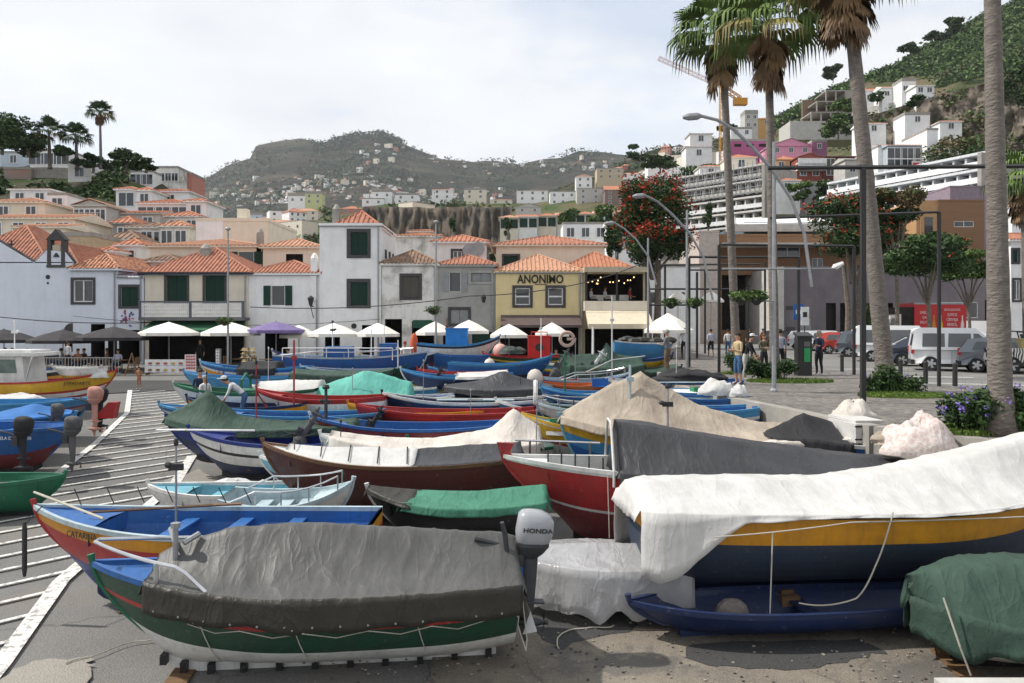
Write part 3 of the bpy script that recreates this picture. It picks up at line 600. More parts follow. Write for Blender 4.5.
r,lx,lz=back('cream_parapet_house','tall cream house with blank parapet walls and one square chimney above the tiled roofs',196,268,221,300,68,9,wallC,'flat',218,conc); chimney(r,lx(233),lx(243),lz(222),lz(204),1,wallC,False)
mb=MB(); mb.box(lx(196)-.003,lx(223),-.03,-.004,lz(252),lz(221)); mb.build('white_wall_panel',wallW,r)
back('low_tiled_house','low house with bright orange roof beyond the weathered house',395,440,237,300,70,8,wallD,'hip',231,tileO)
back('small_yellow_house','small pale yellow house with a pointed roof above the weathered house roof',410,431,232,300,80,6,wallC,'pyr',226.5,tileO)
back('old_shed_house','old low building with weathered grey-brown tiles behind the shuttered house',150,176,262,300,56,5,wallD,'hip',254,tileB)
# ================================================================ hillside houses (each with wall, roof, windows)
WINB={}; RECTS=[]
def hh(layer,x0,x1,yr,ye,yb,rf='hip',wall=wallW,rm=tileO,label=None,name='hillside_house',nw=None,ns=None,Y=None,depth=None,sh='dark',rz=0,group=None,win=(.9,1.1),cat='house',extra=None):
    Y=(Y or layer.hit((x0+x1)/2,yb))+(len(RECTS)%9)*.17; w=(x1-x0)/F*Y; depth=depth or min(max(w*.8,5),11)
    xc=(WX(x0,Y)+WX(x1,Y))/2; zb=WZ(yb,Y); H=WZ(ye,Y)-zb; hr=WZ(yr,Y)-zb
    root=empty(name,(xc,Y,zb),rz,label,cat,group); base=-4.0; RECTS.append((x0-2,x1+2,yr-1,yb+5))
    mb=MB(); mb.box(-w/2,w/2,0,depth,base,H); mb.build('wall',wall,root)
    if rf: 
        mb=MB(); roof(mb,-w/2,w/2,0,depth,H+.1 if rf!='flat' else H,max(hr,H+.25),rf,ov=.25 if rf!='flat' else 0,sp=.45 if Y<160 else .9); mb.build('roof',[rm,rm,conc if rf=='flat' else wall],root)
    ns=ns or max(1,int(round(H/3.0))); nw=nw if nw is not None else max(1,int(w/4.2))
    ww,wh=win; sh_={'dark':glass,'green':greenS,'brown':brownS}[sh]
    key=(ww,wh,sh)
    for s in range(ns):
        z=H*(s+.35)/ns+ .2; 
        if z+wh>H-.15: z=H-wh-.35
        for i in range(nw):
            x=-w/2+w*(i+.5)/nw
            if key not in WINB:
                m_=MB(); m_.box(-ww/2,ww/2,-.05,.02,0,wh,0); m_.box(-ww/2-.1,ww/2+.1,-.08,.02,-.1,0,1); m_.box(-ww/2-.1,-ww/2,-.08,.02,0,wh+.1,1); m_.box(ww/2,ww/2+.1,-.08,.02,0,wh+.1,1); m_.box(-ww/2,ww/2,-.08,.02,wh,wh+.1,1); m_.box(-.04,.04,-.07,-.05,0,wh,1)
                o=m_.build('window',[sh_,whiteF if sh!='green' else stone],root); WINB[key]=o.data
            else:
                o=bpy.data.objects.new('window',WINB[key]); COL.objects.link(o); o.parent=root
            o.location=(x,-.003,z)
    return root,w,H,depth
hs=[ # left hill
 (125,188,177,184,196.5,'flat',wallW,conc,'white house with pergola and washing hung on its roof terrace, high on the left hill',2),
]
hh(LH,131,152,171,172,187,'flat',wallW,conc,'small white flat-roofed house with two dark windows near the top of the left hill',nw=2,ns=1,win=(1.6,1.4))
hh(LH,152,178,166,168,190,'flat',wallD,brown,'brown terrace shack with railings and a plant-covered pergola near the hilltop',name='terrace_shack',nw=4,ns=1)
hh(LH,178,192,173,174,191,'flat',wallS,conc,'rounded salmon-red building at the end of the left hilltop',name='salmon_building',nw=0)
hh(LH,30,68,149,151,169,'flat',wallW,conc,'white modern house with wide dark windows below the hilltop palms',nw=3,ns=1,win=(2.2,1.6))
hh(LH,68,91,162,163,186,'flat',wallW,conc,'white corner house with flat roof terrace and grey railing on the left hill',nw=1,ns=1,win=(1.2,1.2))
hh(LH,0,27,151,153,168,'flat',M('plaster_paleblue',(.5,.58,.66)),conc,'pale blue house with a patch of bare red wall under it at the far left',nw=1,ns=1)
hh(LH,4,31,168,169,182,'flat',M('rubble_red',(.36,.17,.12),(.26,.24,.22),scale=.35),conc,'old retaining wall of grey and red plaster under the pale blue house',name='hillside_wall',nw=0,cat='wall')
hh(LH,32,68,169,170,181,'flat',conc,conc,'grey concrete retaining wall below the modern white house',name='hillside_wall',nw=0,cat='wall')
hh(LH,10,50,188,190,207,'shed',wallW,tileP,'long white house with a pale mono-pitch roof left of the double balcony house',nw=2,Y=86)
hh(LH,48,67,193,195,214,'flat',wallW,conc,'white house with an upstairs balcony and a cream side wall',nw=1,Y=82,win=(1.0,2.0))
hh(LH,-10,45,194,203,214,'hip',wallC,tileP,'cream house with broad roof and a tiny dormer at the left edge',nw=2,Y=76)
r,w,H,d=hh(LH,74,106,199,206,242,'gy',M('plaster_greyish',(.48,.48,.45)),tileP,'grey two-storey house with a gabled front and a balcony on each floor',nw=3,ns=2,Y=78)
for z in (.52,.02):
    mb=MB(); mb.box(-w/2,w/2,-1.2,-.01,H*z,H*z+.15); mb.box(-w/2,w/2,-1.22,-1.15,H*z+.15,H*z+.35); mb.box(-w/2,w/2,-1.22,-1.15,H*z+.85,H*z+.9); [mb.box(-w/2+i*w/12,-w/2+i*w/12+.05,-1.2,-1.17,H*z+.35,H*z+.85) for i in range(13)]; mb.build('balcony',concL,r)
hh(LH,116,137,185,190,209,'hip',wallW,tileO,'white house with one large dark window, leftmost of the white stepped houses',nw=1,ns=1,Y=92,win=(1.7,1.5))
hh(LH,137,152,186,191,209,'hip',wallW,tileO,'narrow white house with orange roof in the middle of the white stepped houses',nw=1,ns=1,Y=91)
hh(LH,152,189,186,192,204,'hip',wallW,tileO,'long white house with orange roof at the right end of the white stepped houses',nw=1,ns=1,Y=95)
hh(LH,139,187,196,204,216,'hip',wallW,tileO,'white house with dark square window and wide garage below the stepped houses',nw=3,ns=1,Y=84,win=(1.8,1.5))
hh(LH,112,160,208,214,222,'gx',concL,tileO,'long low grey house with a shallow orange roof under the white stepped houses',nw=2,ns=1,Y=80)
hh(LH,166,200,209,217,226,'hip',wallD,tileO,'low dingy house with an orange roof right of the long grey house',nw=2,ns=1,Y=78)
hh(LH,113,134,215,224,233,'hip',wallG,tileO,'small house with a pointed orange roof between the grey house and the patched roofs',nw=1,ns=1,Y=74)
hh(LH,128,166,220,228,236,'hip',wallD,tileB,'low shabby building with long weathered brown roof',nw=3,ns=1,Y=71)
hh(LH,160,188,219,227,240,'hip',wallD,tileM,'dirty white building with a patched brown roof and a narrow side lane',nw=2,ns=1,Y=70)
hh(LH,105,138,229,240,250,'hip',wallD,tileB,'shack with dark mossy tiles in the gap behind the narrow house',nw=2,ns=1,Y=67)
hh(LH,117,141,238,246,262,'hip',wallW,tileO,'small white house with an orange pyramid roof squeezed behind the narrow house',nw=1,ns=1,Y=60,win=(.8,.8))
hh(LH,-15,75,210,219,240,'gx',wallC,tileP,'long cream building with a pale tiled roof behind the white gabled house',nw=4,Y=70)
hh(LH,14,66,221,228,262,'gx',wallC,tileP,'second cream building with a lower pale roof directly behind the bell cote',nw=3,Y=64)
hh(LH,62,92,232,236,262,'flat',M('plaster_sand',(.46,.36,.24)),conc,'sand-coloured block with a flat roof just right of the bell cote',nw=0,Y=62)
# town slope mid houses
mid=[(128-0,150,250,0)]
T=[(288,318,207,211,222,'hip',wallC,tileP,'beige house with pale roof standing alone on the green slope left of the tower'),
 (276,289,212,215,222,'flat',wallW,conc,'small white cube house on the green slope beside the beige house'),
 (305,322,191,194,205,'flat',M('plaster_lime',(.55,.58,.30)),tileO,'lime yellow apartment block on the green slope above the tower'),
 (288,306,193,196,204,'flat',wallW,conc,'white block with flat roof next to the lime yellow apartments'),
 (242,262,213,215,222,'flat',M('plaster_sky',(.45,.58,.72)),conc,'row of pale blue and white flats left of the beige slope house'),
 (340,362,205,209,213,'hip',wallS,tileO,'low house with a long orange roof above the tower roof'),
 (439,475,215,220,232,'gx',wallC,tileP,'cream house with pale grey gable roof above the white hipped house'),
 (466,500,220,225,235,'hip',wallW,tileO,'white house with turquoise door and orange hipped roof in the middle of the town'),
 (372,392,189,192,199,'flat',wallW,conc,'white flat block at the left end of the basalt cliff top'),
 (395,418,193,195,201,'flat',wallW,conc,'low white house with a wide roof on the cliff top'),
 (362,384,198,199,206,'flat',wallW,conc,'white box house on the cliff edge above the tower roof'),
 (432,452,188,190,200,'gx',wallW,tileO,'white gabled house on the right part of the cliff top'),
 (464,486,188,190,200,'flat',wallC,conc,'peach apartment block at the right end of the cliff top'),
 (490,512,198,200,204,'hip',wallC,tileO,'low house with red roof at the very end of the cliff top'),
 (517,548,189,191,202,'hip',wallW,tileO,'white house with small dark windows on the slope above the broad orange roof'),
 (516,541,203,207,222,'gy',concL,conc,'grey gabled house left of the row of cream terrace houses'),
 (550,576,191,192,206,'flat',wallW,conc,'white ribbed apartment block with flat roof in the upper middle'),
 (577,602,188,189,206,'flat',concL,conc,'grey concrete house with large terrace above the orange-topped terrace row'),
 (576,592,173,177,189,'hip',wallW,tileB,'small tower-like house with dark windows and brown roof'),
 (597,623,168,169,180,'flat',M('plaster_beige',(.5,.42,.3)),wallS,'unfinished beige house with red-brown flat roof'),
 (611,640,171,174,184,'gx',wallW,tileP,'white house with three dark windows left of the red-flowered tree'),
 (648,672,154,158,172,'gx',wallW,tileO,'long white house with orange roof above the red-flowered tree'),
 (605,636,184,190,206,'gx',M('plaster_dusk',(.22,.16,.14)),tileO,'brown and white house with balconies under an orange roof beside the red-flowered tree'),
 (686,712,144,147,161,'hip',wallW,tileO,'white villa with four windows left of the crane'),
 (690,712,131,134,142,'hip',wallW,tileB,'white villa with a dark roof highest left of the crane'),
 (703,716,150,152,161,'flat',wallC,conc,'small cream annex right of the four-window villa'),
 (727,756,152,158,170,'hip',wallC,tileO,'cream house with an orange hipped roof just right of the crane'),
]
for t in T:
    lay=TW if t[0]<640 and t[4]>184 else RH
    hh(lay,*t[:8],label=t[8],win=(1.1,1.3),Y=(146 if t[0]==727 else 185) if t[0]>=686 else None)
for i,(x,l) in enumerate([(500,'leftmost of the cream terrace houses with orange roofs above the broad roof'),(519,'second cream terrace house from the left, plain shuttered'),(538,'third cream terrace house with a white awning'),(557,'fourth cream terrace house with a green door'),(576,'fifth cream terrace house with a white pointed gable'),(595,'sixth cream terrace house beside the white wall'),(613,'rightmost cream terrace house against the flowering tree')]):
    hh(TW,x,x+18.5,214-i*.9,218-i*.9,230,'gx' if i%2 else 'hip',[wallC,wallW][i%2],[tileO,tileP][i%3==0],label=l,name='terrace_house',Y=150+i*1.5,sh='green',win=(1.3,1.5),nw=2,ns=1)
hh(TW,563,608,222,224,246,'flat',wallW,conc,'large plain white building with few windows behind the terrace restaurant',nw=3,Y=100,ns=1)
hh(TW,608,640,221,224,262,'gx',wallW,tileO,'white building with orange roof edge behind the cypresses',nw=1,Y=96,ns=1)
hh(RH,640,700,266,267,325,'flat',wallW,conc,'plain white low building behind the red-flowered tree',nw=2,Y=82,ns=1,name='white_building')
# basalt cliff
cl=MB(); R=random.Random(5); n=70; Yc=205
for j in range(9):
    for i in range(n+1):
        px=362+(512-362)*i/n; t=j/8; top=207+2*noise.noise((px*.05,0,0)); bot=247-8*max(0,(px-470)/40)+3*noise.noise((px*.1,3,0))
        Y=Yc+t*6+ (2.8*noise.fractal(Vector((px*.22,t*1.2,0)),1,2,4)); cl.v.append(tuple(W(px,bot+(top-bot)*t,Y)))
for j in range(8):
    for i in range(n): cl.f.append((j*(n+1)+i,j*(n+1)+i+1,(j+1)*(n+1)+i+1,(j+1)*(n+1)+i)); cl.m.append(0)
for i in range(n+1):
    p=Vector(cl.v[8*(n+1)+i]); cl.v.append((p.x*1.3,p.y+70,p.z+4))
for i in range(n): cl.f.append((8*(n+1)+i,8*(n+1)+i+1,9*(n+1)+i+1,9*(n+1)+i)); cl.m.append(1)
struct(cl.build('basalt_cliff',[M('basalt_rock',(.13,.10,.07),(.035,.033,.03),scale=.5,stretch=(1,1,.25),bump=1,bscale=2,detail=12,lo=.4,hi=.62),M('dry_grass',(.16,.15,.07),(.07,.09,.03),scale=.3)],smooth=True))
# right hillside buildings
r,w,H,d=hh(RH,797,822,153,158,179,'gy',wallR,wallS,'red brick house with three white balconies and a gabled front',name='brick_house',nw=2,ns=3,Y=150,depth=10,win=(1.1,1.1))
r.rotation_euler=(0,0,0)
for z in (.66,.36):
    mb=MB(); mb.box(-w/2-.3,w/2+.3,-1.5,-.06,H*z,H*z+.2); mb.box(-w/2-.3,w/2+.3,-1.52,-1.42,H*z+.2,H*z+1.0); mb.build('balcony',whiteF,r)
r,w,H,d=hh(RH,822.5,855,155,157,180,'shed',M('brick_shaded',(.15,.05,.04),(.11,.035,.03),scale=6),conc,'shaded red brick wing with four shuttered windows right of the balconies',name='brick_house',nw=2,ns=2,Y=150,depth=10,win=(1.5,1.5),sh='brown')  # right face of the brick house, its shade put into the brick colour
r,w,H,d=hh(RH,770,812,138,146,153,'gy',wallP,whiteF,'pink gabled house with white trim on the hill above the brick house',name='pink_house',nw=3,ns=1,Y=185)
hh(RH,812,827,140,142,153,'flat',M('plaster_plum',(.33,.14,.24)),wallS,'small plum pink annex with a round window beside the pink gabled house',name='pink_annex',nw=1,ns=1,Y=186)
r,w,H,d=hh(RH,731,768,139,141,148,'flat',wallM,wallP,'low bright pink building with open garage bays behind the second palm',name='pink_building',nw=0,Y=195)
for i in range(3): mb=MB(); mb.box(-w/2+.8+i*w/3,-w/2+w/3*(i+1)-.5,-.06,.0,.3,H-.7); mb.build('bay',darkin,r)
hh(RH,731,752,127,129,138,'flat',wallW,conc,'white cottage above the bright pink building',nw=2,ns=1,Y=215)
hh(RH,745,758,110,114,130,'flat',concL,conc,'grey stepped house on the skyline left of the plantation',nw=2,ns=2,Y=250)
hh(RH,758,774,116,119,127,'hip',M('plaster_ochre',(.55,.33,.12)),tileO,'little ochre house on the skyline behind the second palm',nw=1,ns=1,Y=262)
hh(RH,776,797,154,160,170,'hip',M('plaster_peach',(.62,.42,.22)),tileO,'peach house with a bright orange roof left of the brick house',nw=2,ns=1,Y=152)
# concrete skeleton
Ys=215; root=empty('concrete_shell_building',W(835,122,Ys),0,'unfinished bare concrete building with open floors on the upper right hill','building')
w=48/F*Ys; mb=MB()
for k,(xa,xb) in enumerate([(-w/2,w/2),(-w/2+1.5,w/2),(-w/2+4,w/2)]):
    z=k*2.9; mb.box(xa,xb,0,8,z+2.5,z+2.8); 
    x=xa
    while x<xb: mb.box(x,x+.35,.05,.4,z,z+2.5); mb.box(x,x+.35,7.5,7.9,z,z+2.5); x+=2.6
    mb.box(w*.22,w/2-.05,.02,7.9,z,z+2.5)
mb.build('frame',conc,root); mb=MB(); mb.box(-w/2+.1,w/2-.1,6.5,7.4,0,7.8); mb.build('back_wall',M('hollow_brick',(.2,.14,.1)),root); mb=MB(); mb.box(-w/2-6,w/2,-1,8,-5,0); mb.build('base_wall',concL,root)
for i,(a,b,c,d_,e,l,m_) in enumerate([(865,882,86,91,105,'white house with orange roof behind the third palm trunk',tileO),(882,902,84,88,101,'low white house with three small windows on the right cliff top',tileO),(902,916,78,81,97,'white cube house in the middle of the cliff-top row',conc),(916,934,82,86,95,'white house with a grey pitched roof at the end of the cliff-top row',tileB),]):
    hh(RH,a,b,c,d_,e,'flat' if m_ is conc else 'gx',wallW,m_,l,nw=2,ns=1,Y=205-i*5,win=(1.1,1.1))
# road wall under them & rock cutting
mb=MB(); 
def slab(mb,p,q,pyb,pyt,Y0,Y1,th=1):
    a=W(p,pyb[0],Y0);b=W(q,pyb[1],Y1);c=W(q,pyt[1],Y1);d=W(p,pyt[0],Y0); t=Vector((0,th,0)); P=[a,b,c,d]; Q=[v+t for v in P]
    mb.add(P+Q,[(0,1,2,3),(7,6,5,4),(0,4,5,1),(1,5,6,2),(2,6,7,3),(3,7,4,0)])
slab(mb,858,935,(117,101),(109,94),206,192,8); tag(mb.build('road_wall',concL),'pale sloping road wall under the white cliff-top houses','wall')
rk=MB(); n=110
for j in range(31):
    for i in range(n+1):
        px=862+(1100-862)*i/n; t=j/30; top=(118-(px-862)*.30) if px<935 else 96-(px-935)*.25; bot=185-(px-862)*.22
        Y=190+t*7-(px-862)*.12+2.4*noise.fractal(Vector((px*.06,t*3,1)),.8,2,7); rk.v.append(tuple(W(px,bot+(top-bot)*t,Y)))
for j in range(30):
    for i in range(n): rk.f.append((j*(n+1)+i,j*(n+1)+i+1,(j+1)*(n+1)+i+1,(j+1)*(n+1)+i)); rk.m.append(0)
struct(rk.build('rock_cutting',M('rock_brown',(.17,.14,.11),(.06,.05,.036),scale=.45,bump=1,bscale=.9,detail=14,lo=.42,hi=.58),smooth=True))
# terraced apartment blocks (perspective long facades)
def terraces(name,label,cat,pl,Yl,pr,Yr,levels,mat,depth=9,nb=14,end=True,scaff=False,solid=.5):
    A=Vector((WX(pl,Yl),Yl,0)); B=Vector((WX(pr,Yr),Yr,0)); d=(B-A); Ln=d.length; ang=math.atan2(d.y,d.x)
    root=empty(name,(A.x,A.y,0),ang,label,cat)
    for k,(ptop,pbot,step) in enumerate(levels):
        zt=WZ(ptop,Yl); zb=WZ(pbot,Yl); y0=-step
        mb=MB(); mb.box(0,Ln,y0,depth,zt-.30,zt); mb.build('floor_slab',mat,root)
        mb=MB(); mb.box(0,Ln,y0,y0+.12,zb-.1,zb+.6); mb.build('balcony_parapet',whiteF if not scaff or k>1 else concL,root)
        mb=MB(); mb.box(.05,Ln-.05,y0+2.0,y0+2.2,zb-.3,zt-.31,0); mb.build('glazing',M('glazing_dark',(.05,.06,.07),(.10,.11,.12),scale=.5,rough=.2,spec=.6),root)
        mb=MB()
        for i in range(nb+1):
            x=Ln*i/nb; mb.box(max(0,x-.12),min(Ln,x+.12),y0+.3,y0+2.0,zb,zt-.45,0)
            if (i*7+k*3)%3 and i<nb: mb.box(x+Ln/nb*.3,x+Ln/nb*.6,y0+1.9,y0+1.99,zb,zt-.45,1)
        mb.build('partition_walls',[mat,whiteF],root)
        if scaff and k<2:
            s=MB()
            for i in range(nb*2+1): x=Ln*i/(nb*2); s.box(x,x+.09,y0-.5,y0-.41,zb-.3,zt+.6)
            for z in (.8,1.7): s.box(0,Ln,y0-.5,y0-.42,zb+z,zb+z+.08)
            s.build('scaffold',galv,root)
    zb=WZ(levels[-1][1],Yl); mb=MB(); mb.box(Ln,Ln+.5,-levels[-1][2],depth,zb-8,WZ(levels[0][0],Yl)-.6); mb.box(0,Ln,.0-levels[-1][2]*.2,depth,zb-9,zb-.02); mb.build('end_wall',conc,root)
    return root
terraces('terraced_hotel','long white terraced hotel with scaffolding on its upper floors behind the palms','hotel',655,150,768,133,[(181,192,0),(195,206,.6),(210,220,1.4),(223,233,1.8),(236,246,2.0)],M('hotel_render',(.60,.59,.56),(.5,.49,.47)),nb=13,scaff=True)
terraces('hillside_apartments','white apartment terraces with long sloping rooflines behind the right-hand trees','apartments',827,118,990,96,[(182.5,194,0),(198,209,1.6),(213,225,2.4)],M('plaster_grey_white',(.62,.64,.66)),nb=15)
hh(RH,878,895,145,147,178,'flat',wallW,conc,'white block left of the orange-roofed building above the apartments',nw=1,ns=2,Y=128)
r,w,H,d=hh(RH,888,927,138,146,176,'shed',M('plaster_bluegrey',(.42,.47,.52)),tileO,'blue-grey building with an orange roof and a red banner above the apartments',nw=3,ns=2,Y=126,win=(2.2,1.6))
mb=MB(); mb.box(w*.10,w*.32,-.12,-.1,1.0,2.4); mb.build('banner',M('banner_white',(.75,.7,.7)),r); mb=MB(); mb.box(w*.13,w*.29,-.14,-.122,1.4,2.1); mb.build('banner_print',M('banner_red',(.6,.06,.05)),r)
hh(RH,927,938,128,130,172,'flat',wallW,conc,'tall blank white stair tower beside the orange-roofed building',nw=0,Y=124,depth=8,name='stair_tower')
hh(RH,845,875,156,160,180,'gx',concL,conc,'grey house with slanting roof left of the white block',nw=2,ns=1,Y=140)
mb=MB(); slab(mb,782,862,(236,200),(182,180),134,134,6); tag(mb.build('grey_retaining_wall',M('conc_dark',(.23,.23,.23),(.18,.18,.18),scale=.5)),'big plain grey retaining wall below the brick house','wall')
# ---------------- modern buildings by the car park
Yp=78; r,lx,lz=front('purple_concrete_building','long dark purple-grey concrete building with garage openings behind the parked cars','building',783,1012,268,Yp,12,purp,'flat',
 [(826,836,303,343,'dark'),(840,846,303,343,'dark'),(852,893,303,343,'shop'),(797,812,318,340,'greyp',None),(901,919,304,321,'glass',None),(937,978,302,318,'glass',None),(985,1001,300,343,'shop')],zg=PLZ,ridge=266.5,fr=None)
mb=MB(); mb.box(lx(783)-.6,lx(783)-.004,-.3,12,0,lz(267)); mb.build('lit_end_face',concL,r)  # sunlit side face of the building, painted as paler concrete
for (a,b,c,d) in ((785,795,310,306),(785,795,331,327)): mb=MB(); mb.box(lx(a+1),lx(b),-.04,-.003,lz(c),lz(d)); mb.build('vent_grille',stone,r)
mb=MB(); mb.box(lx(902),lx(918),-.03,-.004,lz(320),lz(305)); mb.build('window_poster',M('poster_pale',(.4,.47,.5),(.25,.3,.34),scale=3),r)
r,lx,lz=front('clad_upper_building','building clad in horizontal brown boards above the purple concrete wall','building',716,935,236,86,12,brown,'flat',[(775,800,244,258,'glass',None),(812,823,258,268,'glass',None),(860,900,244,262,'glass',None),(722,770,275,330,'shop')],zg=PLZ,ridge=234,fr=None)
mb=MB(); mb.box(lx(716),lx(860),-3,-.004,lz(248),lz(245.5)); mb.build('canopy',concL,r)
r,lx,lz=front('white_roofed_pavilion','pavilion with a slanting white roof and long glass band above the brown cladding','building',744,868,222,92,12,bluegl,None,[],zg=PLZ)
mb=MB(); mb.add([(lx(x),y,lz(z)) for x,y,z in ((728,-4,229),(905,-4,222),(905,12,204),(765,12,204),(728,-4,232),(905,-4,225),(905,12,207),(765,12,207))],[(0,1,2,3),(7,6,5,4),(0,4,5,1),(1,5,6,2),(2,6,7,3),(3,7,4,0)]); mb.build('roof',wallW,r)
mb=MB(); mb.box(lx(716),lx(868),-4.5,-4.2,lz(236),lz(229)); mb.build('parapet',concL,r)
r,lx,lz=front('beige_block','tall pale beige block with a lit white side between the first two palms','building',699,719,232,84,10,M('plaster_pinkbeige',(.5,.43,.39)),'flat',[],zg=PLZ,ridge=231)
r,lx,lz=front('wooden_box_building','brown timber-clad cube with a slit window, top right behind the trees','building',938,984,201,85,9,brown,'flat',[(954,974,221,227,'glass',None)],zg=PLZ,ridge=200,fr=None)
mb=MB(); mb.prism([(lx(938)-.01,.2,lz(330)),(lx(938)-.01,.2,lz(200)),(lx(938)-.01,8.6,lz(200)),(lx(938)-.01,8.6,lz(330))],-2.2,axis=0); mb.box(lx(921),lx(938),.1,9,0,lz(204)); mb.build('sunlit_side',M('wood_sunlit',(.42,.26,.13),(.34,.2,.1),scale=2,stretch=(.2,.2,9)),r); mb=MB(); mb.box(lx(925),lx(933),.04,.1,lz(236),lz(217)); mb.build('window_pane',glass,r)  # sunlit left face of the cube, sunlight painted as paler boards
front('mauve_block','mauve concrete block on top of the brown cube beside the last palm','building',950,990,187,92,8,M('plaster_mauve',(.25,.2,.24)),'flat',[],zg=PLZ,ridge=186)
r,lx,lz=front('white_corner_house','white house with orange roof edge and green window at the right picture edge','house',1011,1075,241,60,2.2,wallW,'gx',[(1013,1018,250,262,'shutter'),(1014,1020,280,300,'glass')],zg=PLZ,ridge=232)
front('white_upper_house','white block with a small green shutter above the orange roof edge at the far right','house',1012,1060,205,75,3,wallW,'flat',[(1013,1020,207,222,'shutter')],zg=PLZ,ridge=204)
# crane
Yc=190; root=empty('tower_crane',W(723,172,Yc),0,'yellow tower crane with a pale red jib rising behind the first palm','crane')
zc=WZ(88,Yc)-WZ(172,Yc); cy=M('crane_yellow',(.55,.27,.04)); mb=MB()
def lattice(mb,p,q,w,n,r=.07):
    p=Vector(p);q=Vector(q);d=(q-p).normalized(); a=Vector((0,1,0)); b=d.cross(a).normalized(); 
    c=[(a*sx+b*sy)*w/2 for sx,sy in((1,1),(1,-1),(-1,-1),(-1,1))]
    for v in c: mb.tube([p+v,q+v],r,4)
    for i in range(n):
        s=p.lerp(q,i/n);e=p.lerp(q,(i+1)/n)
        for k in range(4): mb.tube([s+c[k],e+c[(k+1)%4]],r*.6,3)
lattice(mb,(0,0,-6),(0,0,zc+1),1.4,18,.11); mb.build('mast',cy,root)
j=W(658,58,Yc)-W(723,172,Yc); mb=MB(); lattice(mb,(.5,0,zc),(j.x,0,j.z),.8,16,.06); mb.build('jib',M('crane_red',(.62,.4,.38)),root)
k_=W(740,101,Yc)-W(723,172,Yc); mb=MB(); lattice(mb,(0,0,zc),(k_.x,0,k_.z+.5),1,5,.12); mb.box(k_.x-1.5,k_.x+1.6,-.8,.8,k_.z-1,k_.z+.6); mb.build('counter_jib',cy,root)
# ================================================================ distant houses
protos=[]
def tiny(nm,wall,rm,rf,w=9,d=8,h=5):
    mb=MB(); mb.box(-w/2,w/2,0,d,-5,h,0)
    roof(mb,-w/2,w/2,0,d,h,h+(2 if rf!='flat' else .3),rf,ov=.3,sp=50,m=1,mr=1,mc=1)
    ns=2 if h>4 else 1
    for s in range(ns):
        for i in range(3): x=-w/2+w*(i+.5)/3; mb.box(x-.5,x+.5,-.06,0,h*(s+.35)/ns,h*(s+.35)/ns+1.2,2)
    me=bpy.data.meshes.new(nm); me.from_pydata(mb.v,[],mb.f)
    for m_ in (wall,rm,glass): me.materials.append(m_)
    me.polygons.foreach_set('material_index',mb.m); return me
kinds=[(tiny('h',wallW,tileO,'hip'),'white house with orange roof'),(tiny('h',wallW,conc,'flat',11,8,6),'white flat-roofed house'),(tiny('h',wallC,tileP,'gx'),'cream house with pale roof'),(tiny('h',wallW,tileB,'gy',8,10,4),'white gabled house with brown roof'),(tiny('h',wallS,tileO,'hip',9,8,5),'salmon house with orange roof'),(tiny('h',wallC,conc,'flat',16,9,9),'cream apartment block')]
def scatter(n,fn,layer,sc,where,seed):
    R=random.Random(seed); pts=[]
    tries=0
    while len(pts)<n and tries<6000:
        tries+=1; px,py=fn(R)
        if py<layer.top(px)+1.5: continue
        if any(abs(px-a)<4.5*sc and abs(py-b)<2.6*sc for a,b in pts): continue
        pts.append((px,py)); k=R.choice([0,0,0,1,1,1,2,3,4,5]); Y=layer.hit(px,py)
        o=bpy.data.objects.new('distant_house',kinds[k][0]); COL.objects.link(o); o.location=W(px,py,Y); o.rotation_euler=(0,0,R.uniform(-.9,.9))
        o.scale=(R.uniform(.8,1.5),1,R.uniform(.8,1.3))
        tag(o,'tiny %s %s'%(kinds[k][1],where),'house','%s %s'%(kinds[k][1].replace('house','houses').replace('block','blocks'),where))
scatter(125,lambda R:(R.gauss(335,50),R.gauss(193,8)),MT,.62,'in the cluster halfway up the far mountain',1)
scatter(40,lambda R:(R.uniform(212,300),R.uniform(188,206)),MT,.9,'at the left foot of the far mountain',2)
scatter(22,lambda R:(R.uniform(350,470),R.uniform(134,168)),MT,.7,'near the crest of the far mountain',3)
scatter(26,lambda R:(R.uniform(430,640),R.uniform(157,176)),MT,.7,'along the right shoulder of the far mountain',4)
scatter(30,lambda R:(R.uniform(365,505),R.uniform(190,205)),MT,1.3,'just beyond the top of the basalt cliff',5)
scatter(20,lambda R:(R.uniform(600,730),R.uniform(142,175)),R2,1.3,'on the wooded ridge left of the crane',6)
scatter(16,lambda R:(R.uniform(205,300),R.uniform(222,246)),TW,2.6,'on the lower green slope left of the tower',8)
scatter(22,lambda R:(R.uniform(400,560),R.uniform(222,240)),TW,3.4,'between the basalt cliff and the waterfront roofs',9)
scatter(44,lambda R:(R.uniform(590,760),R.uniform(150,222)),RH,2.6,'on the slope above the terraced hotel',10)

